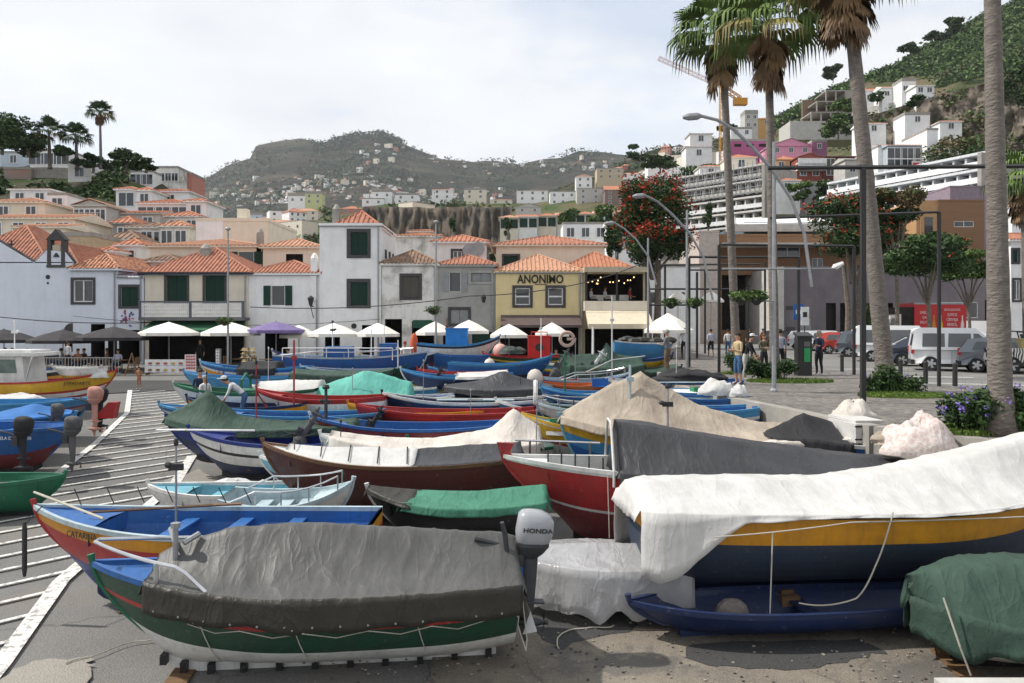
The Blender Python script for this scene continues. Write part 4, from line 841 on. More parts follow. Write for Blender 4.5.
for i,t in enumerate([(50,76,211,216,224,'hip',wallW,tileO,'white house with orange roof left of the grey balcony house',79),(186,206,197,202,212,'hip',wallW,tileO,'small white house at the right foot of the left hill',84),(92,116,246,252,262,'hip',wallW,tileO,'white house with orange roof behind the patched tiled roof',58.5),(196,222,224,229,238,'gx',wallW,tileO,'white house with long orange roof left of the square chimney',73),(2,24,203,208,216,'hip',wallW,tileO,'white house with orange roof at the left edge above the cream building',80),
 (775,800,176,181,190,'hip',wallW,tileO,'white house with orange roof against the grey retaining wall',131),(757,776,160,165,174,'hip',wallC,tileO,'cream house with bright roof left of the peach house',150),(700,722,163,167,176,'hip',wallW,tileO,'white house with orange roof just above the terraced hotel',160),(862,886,120,124,136,'gx',wallW,tileO,'white house with orange roof on the slope behind the third palm',165),(905,930,112,115,127,'flat',wallW,conc,'white flat-roofed house on the slope above the stair tower',160),(940,962,118,122,134,'hip',wallW,tileO,'white house with orange roof under the rock face',158)]):
    hh(RH if t[0]>600 else LH,*t[:8],label=t[8],Y=t[9],win=(1,1.1))
# ================================================================ vegetation
lfA=leafmat('leaf_dark',(.035,.075,.02),(.015,.035,.01)); lfB=leafmat('leaf_mid',(.06,.11,.03),(.03,.06,.018)); lfC=leafmat('leaf_light',(.11,.17,.04),(.06,.10,.03))
lfR=leafmat('flower_red',(.42,.045,.02),(.25,.02,.012)); lfO=leafmat('flower_orange',(.42,.10,.03),(.25,.04,.015)); barkM=M('bark',(.19,.16,.13),(.10,.085,.07),scale=6,bump=.6,bscale=12)
lfV=leafmat('flower_violet',(.25,.18,.55),(.15,.10,.4)); lfDry=leafmat('leaf_dry',(.15,.12,.05),(.08,.06,.03)); lfBan=leafmat('banana_leaf',(.09,.16,.035),(.04,.08,.02),.4)
# shrubs on hillsides
def shrubs(name,layer,n,fn,size,mats,seed,k=9,flat=.7,oy=0):
    R=random.Random(seed); mb=MB()
    for i in range(n):
        px,py=fn(R)
        if py<layer.top(px)-1 or any(a<px<b and c<py<d for a,b,c,d in RECTS): continue
        Y=layer.hit(px,py)-oy; c=W(px,py,Y); s=size*R.uniform(.5,1.5); m=R.randrange(len(mats))
        for j in range(k):
            p=(c.x+R.gauss(0,s*.6),c.y+R.gauss(0,s*.5),c.z+abs(R.gauss(0,s*flat*.6))); mb.leaf(p,s*.42,m,R)
    return tag(mb.build(name,mats),None,None,None,'stuff')
def ridge_fn(layer,x0,x1,d0,d1):
    def f(R):
        px=R.uniform(x0,x1); return px,layer.top(px)+R.uniform(d0,d1)
    return f
tag(shrubs('mountain_woodland',MT,5200,ridge_fn(MT,190,720,-0.5,62),7,[lfA,lfA,lfB,lfDry],21,6),'scattered dark trees covering the far mountain')
tag(shrubs('mountain_woodland',MT,2300,lambda R:(R.uniform(205,640) ,R.uniform(175,222)),6,[lfA,lfB],22,6),'green trees between the houses on the foot of the far mountain')
tag(shrubs('crest_trees',MT,420,ridge_fn(MT,312,405,-3,10),8,[lfA],23,12),'dark pine wood along the crest of the far mountain')
tag(shrubs('ridge_woodland',R2,4200,ridge_fn(R2,520,780,-1.5,70),3.2,[lfA,lfB,lfB,lfDry],24,7),'mixed woodland on the middle ridge left of the crane')
tag(shrubs('slope_shrubs',TW,2600,lambda R:(R.uniform(175,640),R.uniform(200,262)),2.4,[lfA,lfB,lfC,lfDry],25,8),'green shrubs on the slope behind the waterfront houses')
tag(shrubs('hill_shrubs',LH,2300,lambda R:(R.uniform(-60,215),R.uniform(166,240)),.62,[lfA,lfA,lfB],26,14),'dark green shrubs covering the left hill between its houses')
tag(shrubs('hill_shrubs',LH,800,lambda R:(R.uniform(-10,130),R.uniform(176,200)),.6,[lfB,lfC,lfA],27,16,oy=.5),'bright green creepers on the left hill below the palms')
def banana(R):
    px=R.uniform(772,1090); t=layer_top=RH.top(px); return px,t+R.uniform(-1,max(6,(px-770)*.28))
tag(shrubs('banana_plantation',RH,7500,banana,1.7,[lfBan,lfB,lfB,lfC],28,12),'bright green banana plantation on the upper slope of the right hill')
tag(shrubs('hill_shrubs',RH,3400,lambda R:(R.uniform(600,1080),R.uniform(95,235)),2.0,[lfA,lfB,lfDry,lfC],29,10),'rough shrubs and grass on the right hillside')
R=random.Random(88); mb=MB()
for i in range(620):
    px=R.uniform(862,1080); t=R.random()**.8; top=(118-(px-862)*.30) if px<935 else 96-(px-935)*.25; bot=185-(px-862)*.22
    if noise.noise((px*.03,t*3,4))<-.02: continue
    Y=190+t*7-(px-862)*.12-1.6; c=W(px,bot+(top-bot)*t,Y); s=R.uniform(.4,1.6)
    for j in range(12): mb.leaf((c.x+R.gauss(0,s),c.y+R.gauss(0,.5),c.z+R.gauss(0,s*.5)),.42,i%3,R)
tag(mb.build('rock_shrubs',[lfB,lfDry,lfC]),'scrub and creepers growing over the brown rock face',kind='stuff')
def crown(name,label,px,py,Y,rx,rz,n,size,mats,trunk=True,seed=1,clumps=9,base=None,cat='tree',ry=None,flowers=None,tr=.25,group=None,trunks=1):
    R=random.Random(seed); c=W(px,py,Y); zb=base if base is not None else c.z-rz; root=empty(name,(c.x,Y,zb),0,label,cat,group)
    h=c.z-zb; ry=ry or rx; mb=MB(); cl=[]
    for i in range(clumps):
        a=R.uniform(0,2*PI); q=R.uniform(.25,.75); zz=R.uniform(-.65,.7); q*=math.sqrt(max(.15,1-zz*zz))
        cc=(math.cos(a)*rx*q,math.sin(a)*ry*q,h+zz*rz); rr=R.uniform(.3,.5); cl.append(cc)
        m=R.choice(range(len(mats))); mb.cloud(cc,(rx*rr,ry*rr,rz*rr*.8),n//clumps,size,[m,m,R.randrange(len(mats))],.3,R)
    cr=mb.build('crown',mats,root)
    if flowers:
        fb=MB()
        for i in range(flowers[0]):
            cc=R.choice(cl); d=Vector((R.gauss(0,1),R.gauss(0,1)-.3,abs(R.gauss(0,1))*.9)).normalized(); p=(cc[0]+d.x*rx*.42,cc[1]+d.y*ry*.42,cc[2]+d.z*rz*.38)
            for k in range(5): fb.leaf((p[0]+R.gauss(0,.09),p[1]+R.gauss(0,.09),p[2]+R.gauss(0,.07)),flowers[1],R.choice([0,0,0,1]),R)
        fb.build('flowers',[lfR,lfO],cr)
    if trunk:
        tb=MB()
        for k in range(trunks):
            ox=(k-(trunks-1)/2)*.7; tb.tube([(ox,0,-.1),(ox*1.1+.1,0,h*.35),(ox*1.6-.05,0,h*.7)],[tr*1.2,tr,tr*.8],8)
        for cc in cl[:7]: tb.tube([(R.uniform(-.1,.1),0,h*.55),(cc[0]*.5,cc[1]*.5,(h*.55+cc[2])/2+.1),cc],[tr*.6,tr*.4,tr*.15],6)
        tb.build('trunk',barkM,root)
    return root
crown('flame_tree','large round tree dotted with red flowers behind the terrace restaurant',652,222,66,3.4,4.0,30000,.13,[lfA,lfA,lfB],seed=2,clumps=40,base=PLZ,flowers=(900,.12),tr=.28,trunks=2)
crown('flame_tree','wide dark tree with orange flowers behind the third palm trunk',852,228,58,3.7,2.5,20000,.12,[lfA,lfB,lfA],seed=5,clumps=38,base=PLZ,flowers=(420,.11),tr=.2,trunks=2)
crown('street_tree','rounded olive-green tree rising between third palm and apartments',896,200,56,2.2,1.8,8000,.12,[lfB,lfDry,lfA],seed=7,clumps=10,base=PLZ,tr=.14)
crown('street_tree','spreading green tree with a leaning bare trunk above the white van',928,257,46,3.1,1.25,11000,.12,[lfA,lfB],seed=8,clumps=22,base=PLZ,flowers=(26,.08),tr=.13)
crown('street_tree','small light green tree in front of the wooden cube',968,266,50,2.0,1.1,4500,.12,[lfB,lfC],seed=9,clumps=12,base=PLZ,tr=.1)
crown('street_tree','slim young tree by the dark garage opening',862,312,60,.9,1.2,900,.14,[lfC,lfB],seed=10,clumps=6,base=PLZ,tr=.06)
for i,(x,y,w,h,l) in enumerate([(611,232,.8,2.6,'tall dark cypress left of the flowering tree'),(617,234,.7,2.2,'shorter dark cypress touching the flowering tree'),(708,216,.7,1.7,'single cypress in front of the terraced hotel')]):
    crown('cypress',l,x,y,78 if i<2 else 100,w*.9,h,1500,.16,[lfA,lfA,lfB],seed=30+i,clumps=12,base=PLZ if i<2 else None,tr=.1)
crown('cypress','small dark cypress above the white hipped house',453,226,100,.5,1.4,500,.16,[lfA],seed=35,clumps=6); crown('cypress','little dark bush tree beside the cream terrace houses',508,228,110,.8,1.5,500,.18,[lfA],seed=36,clumps=6)
for i,(px,py,Y,rx,rz,n,mm,l) in enumerate([(2,131,104,3.8,3.0,5200,[lfA,lfB],'large dense tree at the top left corner of the hill'),(28,144,106,2.8,1.7,2600,[lfB,lfA],'paler bushy tree between the hilltop palms and the corner tree'),
  (93,163,108,2.4,1.3,1800,[lfA],'low round tree beside the tallest palm'),(126,160,106,2.6,1.5,2400,[lfA,lfB],'flat-topped dark tree right of the tallest palm'),(146,164,105,2.0,1.1,1400,[lfA],'small tree at the right end of the hilltop'),
  (205,212,92,1.6,1.6,1200,[lfB,lfA],'bright bush tree on the right shoulder of the left hill'),(64,153,107,1.8,1.1,1300,[lfA],'dark bush tree behind the middle hilltop palm'),
  (833,73,330,5.5,4,1800,[lfA],'solitary dark tree on the skyline of the right hill'),(914,48,330,6,3,1600,[lfA,lfB],'dark bushy tree on the skyline beside the last palm'),(937,34,345,5,3,900,[lfA],'thin skyline tree near the right palm'),(960,25,350,7,3.5,1500,[lfA,lfB],'broad skyline tree left of the right palm'),
  (640,152,300,6,3,1500,[lfB,lfA],'rounded green tree left of the long white house'),(660,163,190,5,2.4,1800,[lfB,lfA],'green thicket tree under the four-window villa'),(700,172,175,5,2.2,1800,[lfA,lfB],'dark thicket tree above the terraced hotel'),
  (597,214,140,3.2,2.6,1500,[lfB,lfC],'yellow-green tree in front of the concrete terrace house'),(578,222,135,3.4,2.6,1500,[lfB,lfC],'large light green bush tree left of the yellow-green tree'),(720,196,400,3,2,200,[lfA],'dark tree behind the hotel'),
  (846,112,200,4.5,3,1500,[lfB,lfC],'bright green tree beside the concrete shell'),(838,128,180,5,3,1800,[lfC,lfB],'light green thicket tree right of the plum annex'),(960,150,120,6,3.5,2600,[lfA,lfDry,lfB],'dark green thicket tree right of the stair tower'),
  (918,100,185,3,1.6,700,[lfA],'dark shrub tree on the terrace of the cliff-top row'),(877,98,200,2.2,1.5,700,[lfB],'small round tree before the cliff-top white house'),(803,192,128,2.6,1.8,1200,[lfB,lfC],'young tree against the grey retaining wall'),(830,190,125,3,1.8,1400,[lfB,lfA],'planted shrub tree below the brick wing'),
  (1018,90,150,5,6,3000,[lfA,lfB],'dark trees mass behind the last palm trunk'),(725,430-300,260,4,2,600,[lfA],'small dark tree below the white cottage')]):
    crown('hill_tree',l,px,py,Y,rx,rz,n,max(.17,Y*.0022),mm,seed=40+i,clumps=max(6,int(n/250)),tr=.18)
# --------- fan palms
palmT=M('palm_trunk',(.19,.165,.145),(.115,.10,.088),scale=2.2,stretch=(2.2,2.2,5),bump=.8,bscale=4.5,detail=10)
palmG=leafmat('palm_green',(.15,.22,.06),(.07,.12,.03)); palmY=leafmat('palm_yellow',(.25,.22,.07),(.16,.13,.05)); palmD=leafmat('palm_dead',(.20,.125,.06),(.10,.06,.032)); 
def fan(mb,o,dirv,pet,rad,m,R,droop=.5,nseg=16,spread=2.2):
    d=Vector(dirv).normalized(); side=d.cross(Vector((0,0,1)))
    if side.length<.1: side=Vector((R.gauss(0,1),R.gauss(0,1),0))
    side.normalize(); up=side.cross(d).normalized(); o=Vector(o); e=o+d*pet
    mb.add([o-side*.02,o+side*.02,e+side*.015,e-side*.015],[(0,1,2,3)],m)
    for i in range(nseg):
        a=-spread/2+spread*i/(nseg-1)+R.uniform(-.05,.05); v=(d*math.cos(a)+side*math.sin(a)).normalized(); n=(side*math.cos(a)-d*math.sin(a)).normalized()
        r=rad*R.uniform(.82,1.05)*(1-.18*abs(a)); w=rad*.052
        p1=e+v*r*.55+up*r*.03; p2=e+v*r*.85-Vector((0,0,1))*r*.10*droop*2; p3=e+v*r*.92-Vector((0,0,1))*r*.38*droop*2
        mb.add([e,p1-n*w,p1+n*w,p2-n*w*.6,p2+n*w*.6,p3],[(0,1,2),(1,3,4,2),(3,5,4)],m)
def fanpalm(name,label,bx,by,tx,ty,Y,r0,r1,ng,skirt,rad,seed,zb=PLZ,group=None,gmat=None,mid=None,cat='palm tree',skn=90,skr=.9):
    R=random.Random(seed); b=Vector((WX(bx,Y),Y,zb)); t=W(tx,ty,Y); root=empty(name,b,0,label,cat,group); T=t-b
    pts=[];rs=[]; n=26
    for i in range(n+1):
        k=i/n; p=T*k; 
        if mid: p=Vector((T.x*k+ mid*math.sin(PI*k),0,T.z*k))
        pts.append(p); rs.append((r0+(r1-r0)*min(1,k*1.25)+ (r0*.35*max(0,1-k*14)))*(1+.035*(i%2)))
    mb=MB(); mb.tube(pts,rs,12); mb.build('trunk',palmT,root,smooth=True)
    cr=MB()
    for i in range(ng):
        a=i*2.399+R.uniform(-.3,.3); el=math.asin(max(-1,min(1,1-1.28*(i+.5)/ng))) ; d=(math.cos(a)*math.cos(el),math.sin(a)*math.cos(el),math.sin(el))
        fan(cr,T+Vector((0,0,-.15)),d,rad*R.uniform(.45,.62),rad*R.uniform(.55,.7),0 if el>-.1 or R.random()<.6 else 1,R,droop=.5+.5*(el<.3))
    cr.build('crown',[gmat or palmG,palmY],root)
    if skirt:
        sk_=MB()
        for i in range(skn):
            a=R.uniform(0,2*PI); k=R.random()**.8; z=-.35-skirt*k*.72; out=skr*(1-.45*k)*R.uniform(.45,1); o=T+Vector((math.cos(a)*.18,math.sin(a)*.18,z+.5))
            fan(sk_,o,(math.cos(a)*out*.75,math.sin(a)*out*.75,-1.0),R.uniform(.3,.6),R.uniform(.7,1.1),0 if k>.25 or R.random()<.5 else 1,R,droop=.2,nseg=11,spread=1.1)
        sk_.build('dead_skirt',[palmD,palmY],root)
    return root
fanpalm('fan_palm','tall fan palm with shaggy brown skirt, leftmost of the four by the plaza',737,370,722,30,35,.19,.155,38,2.4,2.2,1,skn=46)
fanpalm('fan_palm','tall fan palm with bright green crown standing behind the grey street lamp',775,378,768,22,30,.18,.145,38,2.4,2.15,2,skn=46)
fanpalm('fan_palm','thick fan palm with long brown skirt and curved trunk behind the car park poles',887,391,845,-42,24,.26,.19,36,2.5,1.9,3,mid=.0,skn=70,skr=1.35)
fanpalm('fan_palm','nearest and thickest palm trunk at the right with violet flowers at its base',1001,435,989,-170,14.4,.205,.125,30,1.6,1.5,4)
for i,(x,y0,y1,rd,l,sc) in enumerate([(101,166,114,1.9,'tallest thin palm standing alone against the sky on the left hill',.2),(77,166,138,2.1,'short full-crowned palm left of the tallest hilltop palm',.25),(50,166,134,2.3,'bushy hilltop palm next to the corner trees',.25)]):
    Y=108; p=fanpalm('fan_palm',l,x,y0,x-1,y1-2,Y,sc,sc*.7,30,.9 if i==0 else .0,rd,60+i,zb=WZ(y0+3,Y),skn=30,skr=.6,gmat=lfA)
fanpalm('fan_palm','palm with hanging fronds behind the last trunk at the right edge',1028,235,1024,178,46,.25,.2,30,2.6,2.0,77,skn=70,skr=1.2)
# --------- plants at palm bases
def bushplant(name,label,px,py,Y,rx,rz,n,mats,seed,fl=0,grass=True,dx=0):
    R=random.Random(seed); x=WX(px,Y); root=empty(name,(x,Y,PLZ),0,label,'bush'); mb=MB()
    for k in range(8):
        a=R.uniform(0,6.3); q=R.uniform(.2,.8); mb.cloud((math.cos(a)*rx*q,math.sin(a)*rx*.5*q,rz*R.uniform(.3,.75)),(rx*.4,rx*.35,rz*.4),n//8,.055,[0,1,R.choice([0,1])],.15,R)
    for k in range(60):
        a=R.uniform(0,6.3); q=R.uniform(.1,1); b=Vector((math.cos(a)*rx*q*.6,math.sin(a)*rx*q*.4,0)); t=b+Vector((R.uniform(-.15,.15),R.uniform(-.15,.15),rz*R.uniform(.7,1.25))); mb.add([b-Vector((.012,0,0)),b+Vector((.012,0,0)),t],[(0,1,2)],1)
    mb.build('foliage',mats,root)
    if fl:
        fb=MB()
        for k in range(fl):
            a=R.uniform(0,6.3); q=R.uniform(.3,1.05); p=Vector((math.cos(a)*rx*q,math.sin(a)*rx*.55*q-.1,rz*R.uniform(.45,1.15)))
            for j in range(7): fb.leaf(p+Vector((R.gauss(0,.025),R.gauss(0,.025),R.gauss(0,.025))),.03,0,R)
        fb.build('flowers',lfV,root)
    return root
bushplant('flower_bush','bush with violet flowers round the foot of the nearest palm',985,0,13.6+1,1.0,.85,6000,[lfA,lfB],1,34)
bushplant('flower_bush','bush with violet flowers at the right edge beyond the nearest palm',1022,0,14.9,.8,.8,3500,[lfA,lfB],2,10)
bushplant('green_bush','dense green bush at the foot of the curved palm',889,0,23.2,.95,.75,4200,[lfA,lfB],3,4)
bushplant('green_bush','dark bush at the foot of the second palm beside the grey lamp',772,0,28.6,.85,.75,3200,[lfA,lfA],4)
bushplant('green_bush','dark bush behind the man in jeans shorts at the first palm',742,0,33,.95,.9,2800,[lfA,lfB],5)
R=random.Random(9); mb=MB()
for (px,Y,rx,ry,n) in [(905,22.3,1.3,.7,2600),(975,15.0,1.6,.7,2600),(790,28,1.5,.9,2200),(750,32.5,1.2,.9,1200),(1010,14.6,1.2,.4,1200)]:
    x=WX(px,Y)
    for i in range(n):
        a=R.uniform(0,6.3); q=math.sqrt(R.random()); p=(x+math.cos(a)*rx*q,Y+math.sin(a)*ry*q,PLZ+.005); h=R.uniform(.04,.14); dx=R.uniform(-.03,.03)
        mb.add([(p[0]-.012,p[1],p[2]),(p[0]+.012,p[1],p[2]),(p[0]+dx,p[1]+.02,p[2]+h)],[(0,1,2)],0)
        if i%3==0: mb.leaf((p[0],p[1],p[2]+h*.6),.04,0,R)
tag(mb.build('grass_patches',[leafmat('grass',(.13,.20,.03),(.07,.12,.02))]),'bright green ground cover round the palm feet','grass',kind='stuff')
# ================================================================ parasols
canW=M('canvas_white',(.78,.76,.71),(.68,.66,.6),scale=2,rough=.9); canD=M('canvas_charcoal',(.045,.042,.045),(.03,.028,.03),scale=2,rough=.9); canP=M('canvas_purple',(.19,.15,.32),(.15,.115,.25),rough=.9)
def parasol(label,px,pytop,hw,Y,mat,rise=.62,zg=None,group='parasols over the café tables',sides=8):
    zg=G(Y)+.03 if zg is None else zg; x=WX(px,Y); ht=WZ(pytop,Y)-zg; r=hw/F*Y; root=empty('parasol',(x,Y,zg),0,label,'parasol',group)
    mb=MB(); prof=[(.02,ht),(r*.5,ht-rise*.42),(r,ht-rise)]; vs=[];fs=[]
    for (q,z) in prof:
        for k in range(sides):
            a=2*PI*k/sides+PI/sides; vs.append((q*math.cos(a)*1.06,q*math.sin(a)*1.06,z))
    for k in range(sides): a=2*PI*k/sides+PI/sides; vs.append((r*math.cos(a)*1.06,r*math.sin(a)*1.06,ht-rise-.18))
    for j in range(3):
        for k in range(sides): fs.append((j*sides+k,j*sides+(k+1)%sides,(j+1)*sides+(k+1)%sides,(j+1)*sides+k))
    mb.add(vs,fs); cn=mb.build('canopy',mat,root)
    rb=MB(); [rb.tube([(0,0,ht-.12),(r*math.cos(2*PI*k/sides+PI/sides),r*math.sin(2*PI*k/sides+PI/sides),ht-rise-.06)],.015,3) for k in range(sides)]; rb.build('ribs',wood,cn)
    mb=MB(); mb.tube([(0,0,0),(0,0,ht+.06)],.03,6); mb.build('pole',galv,root); mb=MB(); mb.lathe((0,0,0),[(.28,0),(.28,.06),(.06,.1)],10); mb.build('base',blackM,root)
    return root
for a in [('dark grey parasol cut by the left edge, leftmost',4,329,31,46.5,canD),('dark grey parasol in front of the round dark arch',63,329.5,31,46.4,canD),('widest dark grey parasol in front of the dark doorway',114,326.5,33.5,45.8,canD),
 ('white parasol above the long menu board',169,322,27,46.6,canW),('white parasol beside the thin lamp pole left of the souvenir stand',231,322,27,46.4,canW),('flat purple parasol before the shuttered house door',276,321.5,27,46.5,canP,.5),
 ('pale lilac parasol half hidden right of the purple one',299,325,18,47.5,canW,.6),('white parasol at the foot of the tower, left of two',334,323,24,46.5,canW),('white parasol before the tower door, right of two',378,323,21,46.5,canW),
 ('white parasol by the green shop sign',435,321.5,19,46.5,canW),('white parasol with grey print in front of the grey house',469,320,20,46.3,canW),('white parasol left under the brown awning',509,324,19,46,canW),('white parasol right under the brown awning',552,322.5,17,46,canW),
 ('white parasol standing alone right of the cream awning',668,313,24,47,canW,1.0,PLZ),('small white parasol far behind the black frames, left',678,291,12,68,canW,.8,PLZ),('small white parasol far behind the black frames, right',711,291,12,68,canW,.8,PLZ)]: parasol(*a)
# ================================================================ posts, lamps, frames
def pole_thing(name,label,cat,px,pyb,pyt,Y,r,mat=blackM,zb=None,group=None,seg=True):
    zb=(PLZ if zb is None else zb); h=WZ(pyt,Y)-zb; root=empty(name,(WX(px,Y),Y,zb),0,label,cat,group); mb=MB(); mb.tube([(0,0,0),(0,0,h*.35),(0,0,h)],[r*1.15,r,r*.8],8); mb.build('post',mat,root)
    mb=MB(); mb.lathe((0,0,0),[(r*2,0),(r*2,.05),(r*1.2,.12)],8); mb.build('foot',mat,root); return root,h
def sail_lamp(label,px,pyt,pyb,Y,pts):
    r,h=pole_thing('street_lamp',label,'street lamp',px,pyb,pyt,Y,.062,galv); x0=WX(px,Y)
    P=[W(a,b,Y)-Vector((x0,Y,PLZ)) for a,b in pts]; P=[p+Vector((0,-.12,0)) for p in P]
    mb=MB(); mb.tube(P[1:],[.05]*(len(P)-1),6); arm=mb.build('arm',galv,r)
    mb=MB(); a,b=P[0],P[1]; d=(b-a); mb.tube([a,a+d*.3,a+d*.8,b],[.05,.11,.11,.06],8); o=mb.build('lamp_head',galv,arm)
    return r,h
r1_,h1=sail_lamp('tall grey street lamp with long curved arm and flower baskets, nearest one',774,142,392,23.8,[(682,118.5),(700,117),(716,121),(732,130),(752,149),(772,172),(790,200),(803,235),(810,287)])
r2_,h2=sail_lamp('grey street lamp with curved arm in front of the red-flowered tree',687,210,372,34,[(632,197),(645,196),(657,202),(672,215),(690,235),(703,258),(712,300)])
r3_,h3=sail_lamp('farthest grey street lamp with curved arm near the terrace restaurant',648,238,362,43,[(604,224),(614,223),(624,229),(636,240),(648,257),(656,285)])
def basket(root,x,z,w,seed):
    R=random.Random(seed); mb=MB(); mb.lathe((x,-.1,z-.25),[(.06,0),(w*.6,.12),(w*.8,.25)],8); b=mb.build('flower_basket',blackM,root); mb=MB(); mb.cloud((x,-.1,z+.03),(w*1.25,w,w*.6),420,.06,[0,1],.2,R); mb.build('trailing_plant',[lfC,lfB],b)
zz=WZ(297,23.8)-PLZ; basket(r1_,-.55,zz,.3,1); basket(r1_,-1.0,zz,.3,2); mb=MB(); mb.tube([(-1.3,-.05,zz-.12),(0,-.05,zz-.12)],.02,4); mb.build('basket_arm',galv,r1_)
mb=MB(); mb.tube([(WX(688,23.8)-WX(774,23.8)+1.0,-.1,WZ(269,23.8)-PLZ),(WX(834,23.8)-WX(774,23.8),-.1,WZ(269,23.8)-PLZ)],.03,5); ar=mb.build('cross_arm',galv,r1_)
mb=MB(); a=W(832,268.5,23.8)-Vector((WX(774,23.8),23.8,PLZ)); b=W(843,263,23.8)-Vector((WX(774,23.8),23.8,PLZ)); mb.tube([a,a.lerp(b,.3),b],[.03,.1,.06],6); mb.build('floodlight',whiteF,ar)
zz=WZ(303,34)-PLZ; basket(r2_,-.7,zz,.35,3); basket(r2_,.3,zz,.35,4)
for (px,pt,pb,Y,l,bk) in [(228,230,364,44.5,'thin grey lamp pole with a plant basket between the parasols at the left',322),(436,223,364,45,'thin grey lamp pole with plant basket in front of the weathered house',311)]:
    r,h=pole_thing('lamp_pole',l,'street lamp',px,pb,pt,Y,.06,galv,zb=G(Y)+.03); basket(r,-.15,WZ(bk,Y)-G(Y),.42,int(px)); mb=MB(); mb.ell((0,0,h+.06),(.16,.16,.1),8,5); mb.build('lamp_head',galv,r)
# black box-frame structure
def frame(label,posts,beams,Y,r=.05,Yb=None):
    root=empty('black_steel_frame',(WX(posts[0][0],posts[0][2]),posts[0][2],PLZ),0,label,'steel frame'); O=Vector((WX(posts[0][0],posts[0][2]),posts[0][2],PLZ))
    for (px,pt,Yp_) in posts:
        mb=MB(); a=Vector((WX(px,Yp_),Yp_,PLZ))-O; mb.box(a.x-r,a.x+r,a.y-r,a.y+r,0,WZ(pt,Yp_)-PLZ); mb.build('post',blackM,root)
    for (p1,y1,Y1,p2,y2,Y2) in beams:
        mb=MB(); mb.tube([W(p1,y1,Y1)-O,W(p2,y2,Y2)-O],r*.95,4); mb.build('beam',blackM,root)
frame('heavy black square frame crossing in front of the curved palm, nearest',[(863,168,20.4)],[(768,168,20.4,1040,166,20.4)],20.4,.058)
frame('tall black post and beam right of the curved palm',[(939,212,26),(864,213,26)],[(770,218,26,939,212,26)],26,.045)
frame('black frame spanning from first palm to the car park',[(719,245,32),(854,246,32)],[(719,244.5,32,854,246,32)],32,.05)
frame('black frame with a low beam left of the parking machine',[(798.5,257,38),(689,258,38)],[(689,257,38,799,257,38)],38,.06)
frame('farther black frame between the street lamps',[(665,266,48),(697,272,48),(735,266,48)],[(660,265,48,760,264,48),(650,289,48,730,289,48)],48,.06)
frame('farthest black frame in front of the beige block',[(705,270,56),(748,286,56),(765,262,56)],[(690,270,56,766,270,56),(640,305,56,700,305,56)],56,.06)
# bollards
b0=empty('bollard',(WX(955,25.3),25.3,PLZ),0,None,'bollard','bollards along the car park'); mb=MB(); mb.lathe((0,0,0),[(.075,0),(.075,.7),(.08,.72),(.08,.76),(.05,.8)],10); mb.build('post',blackM,b0); mb=MB(); mb.lathe((0,0,.001),[(.11,0),(.11,.03),(.08,.05)],10); mb.build('base_ring',galv,b0)
b0['label']='black bollard right of the tall black post, nearest in the row'
for px,Y,l in [(925.6,26.5,'black bollard just left of the tall black post'),(900.5,27.9,'black bollard right of the curved palm trunk'),(842,33.2,'black bollard left of the heavy frame post'),(810,37,'black bollard behind the parking machine'),(785,40.8,'black bollard left of the parking machine'),(752,43,'black bollard beside the first palm')]: copy_tree(b0,(WX(px,Y),Y,PLZ),0,l)
# parking machine & signs
Y=31.5; r=empty('parking_machine',(WX(803,Y),Y,PLZ),0,'dark parking ticket machine with green panel beside the man in black','ticket machine')
mb=MB(); mb.box(-.28,.28,-.2,.2,0,1.5); mb.prism([(-.3,-.25,1.5),(-.3,.25,1.62),(-.3,.25,1.72),(-.3,-.25,1.58)],.6,axis=0); mb.build('cabinet',blackM,r); mb=MB(); mb.box(-.03,.2,-.225,-.203,.55,1.1); mb.build('green_panel',M('panel_green',(.04,.35,.12)),r); mb=MB(); mb.box(-.05,.2,-.23,-.203,1.15,1.35); mb.build('screen',glass,r)
r,h=pole_thing('parking_sign','blue and white parking sign on a thin post behind the ticket machine','sign',798,340,310,40,.04); mb=MB(); mb.box(-.25,.25,-.07,-.04,h-.5,h+.3); mb.build('blue_plate',M('sign_blue',(.03,.12,.4)),r); mb=MB(); mb.box(-.14,.14,-.085,-.072,h-.2,h); mb.build('pictogram',whiteF,r)
r,h=pole_thing('notice_sign','tall white notice sign on a post above the parked white car','sign',804.5,340,311,39,.03); mb=MB(); mb.box(-.2,.2,-.07,-.04,h-.7,h+.2); mb.build('plate',whiteF,r); mb=MB(); mb.box(-.1,.1,-.085,-.072,h-.3,h-.05); mb.build('pictogram',blackM,r)
# overhead cables
def cable(label,pts,r=.02):
    a=W(*pts[0]); root=None; mb=MB(); P=[]
    for p,q in zip(pts,pts[1:]):
        A=W(*p);B=W(*q); sag=(B-A).length*.025
        for k in range(10): t=k/10; v=A.lerp(B,t); v.z-=sag*4*t*(1-t); P.append(v-a)
    P.append(W(*pts[-1])-a); mb.tube(P,r,4); o=mb.build('overhead_cable',blackM); o.location=a; tag(o,label,'cable')
cable('black cable sagging in front of the white gabled house',[(-40,312,47),(150,322.5,49.5)],.028)
cable('black cable looping from the balcony house past the tower to the yellow restaurant',[(250,307,48.8),(470,296,48.8),(583,283,48.8),(645,262,48.8)],.028)
cable('thin cable across the facade above the parasols',[(73,316,49.7),(381,319,49.7)],.014)
